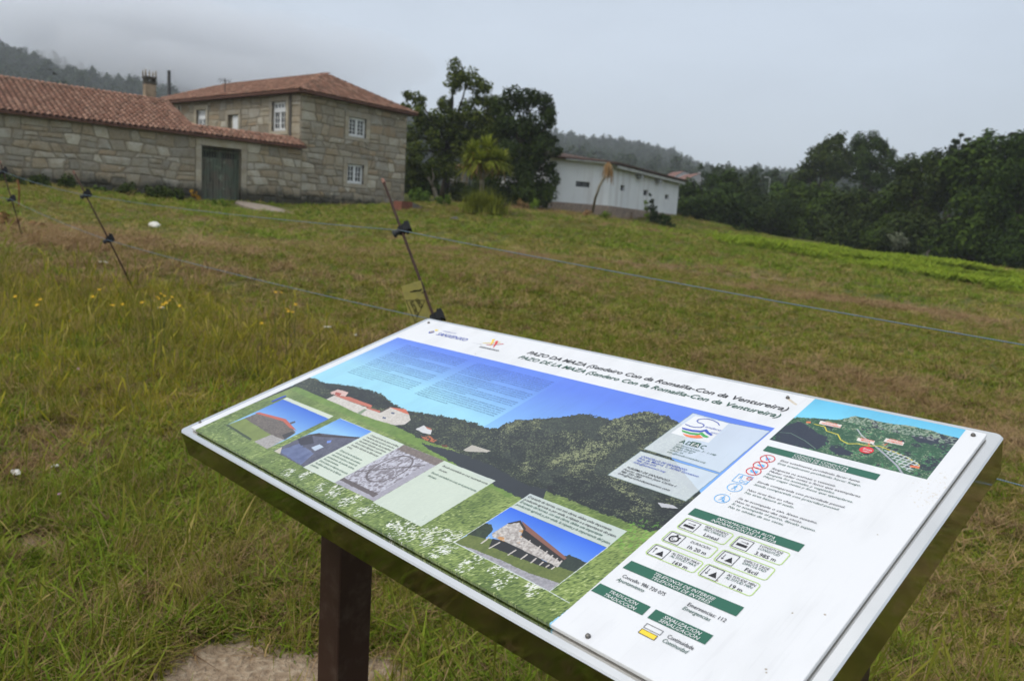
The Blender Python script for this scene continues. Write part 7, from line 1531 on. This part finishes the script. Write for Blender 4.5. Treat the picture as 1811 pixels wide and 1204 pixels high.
walker((sc_[0] - .004, sc_[1] - .003), .0055); Ln([circ((sc_[0] + .001, sc_[1] + .005), .0024, 14), circ((sc_[0] + .007, sc_[1] + .0045), .0024, 14)], .0006, SKYI, 'bicycle_icon', .0005, True); Ln([circ((sc_[0] + .007, sc_[1] - .005), .0034, 16)], .0009, RED, 'limit_icon', .0006, True); T([('10', (sc_[0] + .0052, sc_[1] - .0036), (sc_[0] + .0088, sc_[1] - .0036))], INK, .0026, 'lettering')
def fit_rect(q):
    s0 = (q[0][0] + q[3][0]) / 2; s1 = (q[1][0] + q[2][0]) / 2; t0 = (q[0][1] + q[1][1]) / 2; t1 = (q[2][1] + q[3][1]) / 2; return s0, s1, t0, t1
def infobox(q, iq, kind):
    s0, s1, t0, t1 = fit_rect(q); Ln([[(x, y) for x, y in rrect(s0, s1, t0, t1, .004)]], .001, LIM, 'info_box', .0005, True)
    a0, a1, b0, b1 = fit_rect(iq); Ln([[(a0, b0), (a1, b0), (a1, b1), (a0, b1)]], .0007, INK, 'box_icon', .0005, True); w, h = a1 - a0, b1 - b0; U = lambda x, y: (a0 + w * x, b0 + h * y)
    if kind == 'route': Pp([[U(.15, .5), U(.85, .5), U(.85, .74), U(.15, .74)]], INK, 'box_symbol'); Ln([[U(.3, .3), U(.78, .3)], [U(.68, .22), U(.78, .3), U(.68, .38)]], .0006, INK, 'box_symbol')
    elif kind == 'clock':
        c = U(.48, .56); Ln([circ(c, h * .29, 24)], .0019, INK, 'box_symbol', .0006, True); Ln([circ(c, h * .13, 12, 20, 250)], .0007, INK, 'box_symbol'); Pp([[U(.42, .08), U(.56, .08), U(.56, .24), U(.42, .24)], [U(.72, .22), U(.84, .30), U(.78, .38), U(.68, .30)]], INK, 'box_symbol')
    else:
        Pp([[U(.4, .78), U(.9, .78), U(.65, .3)]], INK, 'box_symbol'); e_ = [U(.2, .72), U(.2, .25)]
        Ln([e_] + ([[U(.12, .36), U(.2, .25), U(.28, .36)]] if kind == 'up' else [[U(.12, .62), U(.2, .72), U(.28, .62)]]), .0006, INK, 'box_symbol')
infobox([(0.9614,0.3703), (1.0253,0.3687), (1.0262,0.392), (0.963,0.3939)], [(0.9633,0.3724), (0.9836,0.3728), (0.9839,0.3901), (0.9645,0.3909)], 'route')
infobox([(1.0308,0.3693), (1.0936,0.3676), (1.0945,0.3914), (1.0324,0.3929)], [(1.033,0.3714), (1.0517,0.3715), (1.0523,0.3898), (1.0342,0.3898)], 'route')
infobox([(0.9602,0.4022), (1.0238,0.3988), (1.0254,0.4223), (0.9614,0.4232)], [(0.9623,0.4029), (0.9821,0.4022), (0.9827,0.4203), (0.9643,0.4214)], 'clock')
infobox([(1.0287,0.401), (1.0929,0.3982), (1.0933,0.4219), (1.0312,0.4225)], [(1.0324,0.4018), (1.0517,0.4013), (1.0517,0.4203), (1.0333,0.4207)], 'down')
infobox([(0.9593,0.4316), (1.0236,0.4298), (1.025,0.4521), (0.9599,0.4527)], [(0.9614,0.4333), (0.982,0.4321), (0.9824,0.451), (0.9627,0.4516)], 'up')
infobox([(1.028,0.4311), (1.0924,0.4289), (1.0927,0.452), (1.0291,0.4523)], [(1.0312,0.4317), (1.0506,0.4316), (1.0506,0.4508), (1.0323,0.4514)], 'down')
CAPS = .0038
T([('PERCORRIDO', (0.9896,0.3762), (1.0198,0.3752)), ('LONXITUDE', (1.0597,0.3752), (1.0866,0.3737)), ('DURACIÓN', (0.9917,0.4094), (1.0171,0.4084)), ('DIFICULTADE', (1.0582,0.4066), (1.0874,0.4057)), ('ALTITUDE MÁX', (0.9856,0.4385), (1.0215,0.4366)), ('ALTITUDE MÍN', (1.0556,0.4375), (1.0889,0.4359))], INK, CAPS, 'box_title', .0, SHR * .5)
T([('RECORRIDO', (0.9911,0.3815), (1.0194,0.3799)), ('LONGITUD', (1.0602,0.3799), (1.0853,0.3794)), ('DIFICULTAD', (1.0588,0.4115), (1.0861,0.4104)), ('ALTITUD MAX', (0.9865,0.4432), (1.0207,0.4413)), ('ALTITUD MÍN', (1.0559,0.4423), (1.0878,0.4406))], GRN, CAPS, 'box_title', .0, SHR)
T([('Lineal', (0.9967,0.3911), (1.0147,0.3898)), ('3.985 m', (1.0613,0.39), (1.0856,0.3894)), ('1h 20 m', (0.9927,0.4199), (1.0164,0.4193)), ('Fácil', (1.0661,0.4205), (1.0804,0.4196)), ('169 m', (0.9944,0.452), (1.0128,0.4505)), ('19 m', (1.0655,0.4524), (1.0798,0.4507))], INK, .0058, 'box_value', .004, .0)
T([('Concello: 986 720 075', (0.9627,0.5007), (1.0187,0.4992)), ('Emerxencias: 112', (1.0462,0.4996), (1.0902,0.498)), ('Continuidade', (1.0555,0.5487), (1.0851,0.5475))], INK, .0052, 'lettering', .003, .0)
T([('Ayuntamiento', (0.9611,0.5081), (0.9974,0.507)), ('Emergencias', (1.045,0.5065), (1.0771,0.5057)), ('Continuidad', (1.0544,0.5556), (1.0828,0.5548))], GRN, .0052, 'lettering', .003, SHR)
s0, s1, t0, t1 = fit_rect([(1.0288,0.5424), (1.0486,0.5433), (1.0484,0.5493), (1.0285,0.549)]); Ln([[(s0, t0), (s1, t0), (s1, t1), (s0, t1)]], .0006, INK, 'trail_mark_outline', .0006, True)
s0, s1, t0, t1 = fit_rect([(1.029,0.5519), (1.0474,0.5514), (1.048,0.5582), (1.0286,0.5581)]); Pp([[(s0, t0), (s1, t0), (s1, t1), (s0, t1)]], YEL, 'trail_mark'); Ln([[(s0, t0), (s1, t0), (s1, t1), (s0, t1)]], .0006, INK, 'trail_mark_outline', .0007, True)
Pp([[(0.0795,0.4582), (0.0792,0.4387), (0.0833,0.4277), (0.0885,0.4306), (0.0878,0.4435), (0.0858,0.4595)]], BLU, 'caption_tag', .0005)
for o in sheet.children: flipup(o.data)
for k, c in enumerate(((0.0479,0.035), (0.9203,0.0351), (1.1713,0.0318), (0.0274,0.5807), (0.9908,0.5912))):
    mb = MB(); p = Vector((c[0], -c[1], Z0)); mb.tube([p, p + Vector((0, 0, .0018)), p + Vector((0, 0, .0034))], [.0030, .0029, .0016], 12); bo('screw', mb.mesh('screw', (plain('screw_steel', (.16, .15, .14), .4, 200, .45, .5, .6),), True), board)
# posts
vh = Vector((BV.x, BV.y, 0)).normalized(); uh = Vector((BU.x, BU.y, 0)).normalized()
pmat = M('brown_post_paint', .55, .3); pn = pmat.noise(25, 6, .65); pn2 = pmat.noise(4, 4); pmat.col(pmat.mix(pmat.rng(pn, .5, .75, 0, .8), pmat.ramp(pn2, ((.3, (.030, .014, .010)), (.7, (.045, .022, .016)))), (.075, .05, .038))).bump(pn, .15, .002); pmat = pmat.mt
for s_a in (.048, 1.068):
    w = .081; tc_ = .335; base = BO + BU * s_a + BV * tc_ - BN * .0505
    cs = []
    for (i_, j_) in ((0, 0), (1, 0), (1, 1), (0, 1)):
        p = base + uh * (w * i_) - vh * (w * j_); # top follows the underside plane
        d = p - (BO - BN * .0505); p = p - Vector((0, 0, 1)) * (d.dot(BN) / BN.z); cs.append(p)
    zb_ = gz(base.x, base.y) - .25; mb = MB()
    mb.add([Vector((p.x, p.y, zb_)) for p in cs] + cs, [(0, 1, 2, 3), (4, 5, 6, 7), (0, 1, 5, 4), (1, 2, 6, 5), (2, 3, 7, 6), (3, 0, 4, 7)])
    o = obj('post', mb.mesh('post', (pmat,)), board); bevel(o, .004)

# ------------------------------------------------------------------ haze and low cloud
def volume_mat(name, dens, col=(.86, .90, .96)):
    m = bpy.data.materials.new(name); m.use_nodes = True; t = m.node_tree; t.nodes.clear(); o = t.nodes.new('ShaderNodeOutputMaterial'); v = t.nodes.new('ShaderNodeVolumePrincipled')
    v.inputs['Density'].default_value = dens; v.inputs['Color'].default_value = (*col, 1); v.inputs['Anisotropy'].default_value = .2; t.links.new(v.outputs[0], o.inputs['Volume']); return m
HAZE = 1
if HAZE:
    hb = MB(); Fi = lambda a, o, z: (a, o, z); hb.box(Fi, -2600, 2600, -2600, 2600, -25, 330)
    obj('haze', hb.mesh('haze', (volume_mat('air', .0005),)), kind='stuff')
    # low cloud drifting over the crest of the left-hand hill
    lm_ = volume_mat('low_cloud', .011, (.93, .95, .98)); rng = random.Random(12); bm = bmesh.new()
    for k, (p, rx_, rz_) in enumerate(((((-307.4285,562.7515,114.4667)), 74.8, 33), (((-271.1544,568.661,111.1541)), 88, 37.4), (((-241.8361,593.8997,111.7165)), 92.4, 41.8), (((-208.644,618.2426,114.6389)), 88, 39.6), (((-344.7935,553.9618,119.4205)), 79.2, 26.4), (((-228.7939,543.2896,87.272)), 57.2, 19.8), (((-268.5981,524.7526,93.8766)), 48.4, 17.6), (((-170.2553,653.1754,117.4287)), 88, 35.2), (((-196.7651,538.9551,82.911)), 66, 19.8))):
        b2 = bmesh.new(); bmesh.ops.create_icosphere(b2, subdivisions=4, radius=1); ph = [rng.uniform(0, 6) for _ in range(6)]
        for v_ in b2.verts:
            q = v_.co; w = 1 + .16 * math.sin(3 * q.x + ph[0]) * math.sin(2.5 * q.y + ph[1]) + .12 * math.sin(5 * q.x + 3 * q.z + ph[2]); v_.co = Vector((q.x * rx_ * w, q.y * 38 * w, q.z * rz_ * w))
        me = bpy.data.meshes.new('low_cloud'); b2.to_mesh(me); b2.free(); me.materials.append(lm_); o = obj('low_cloud', me, loc=p, kind='stuff', label='low grey cloud drifting over the wooded hill behind the farm')
    bm.free()
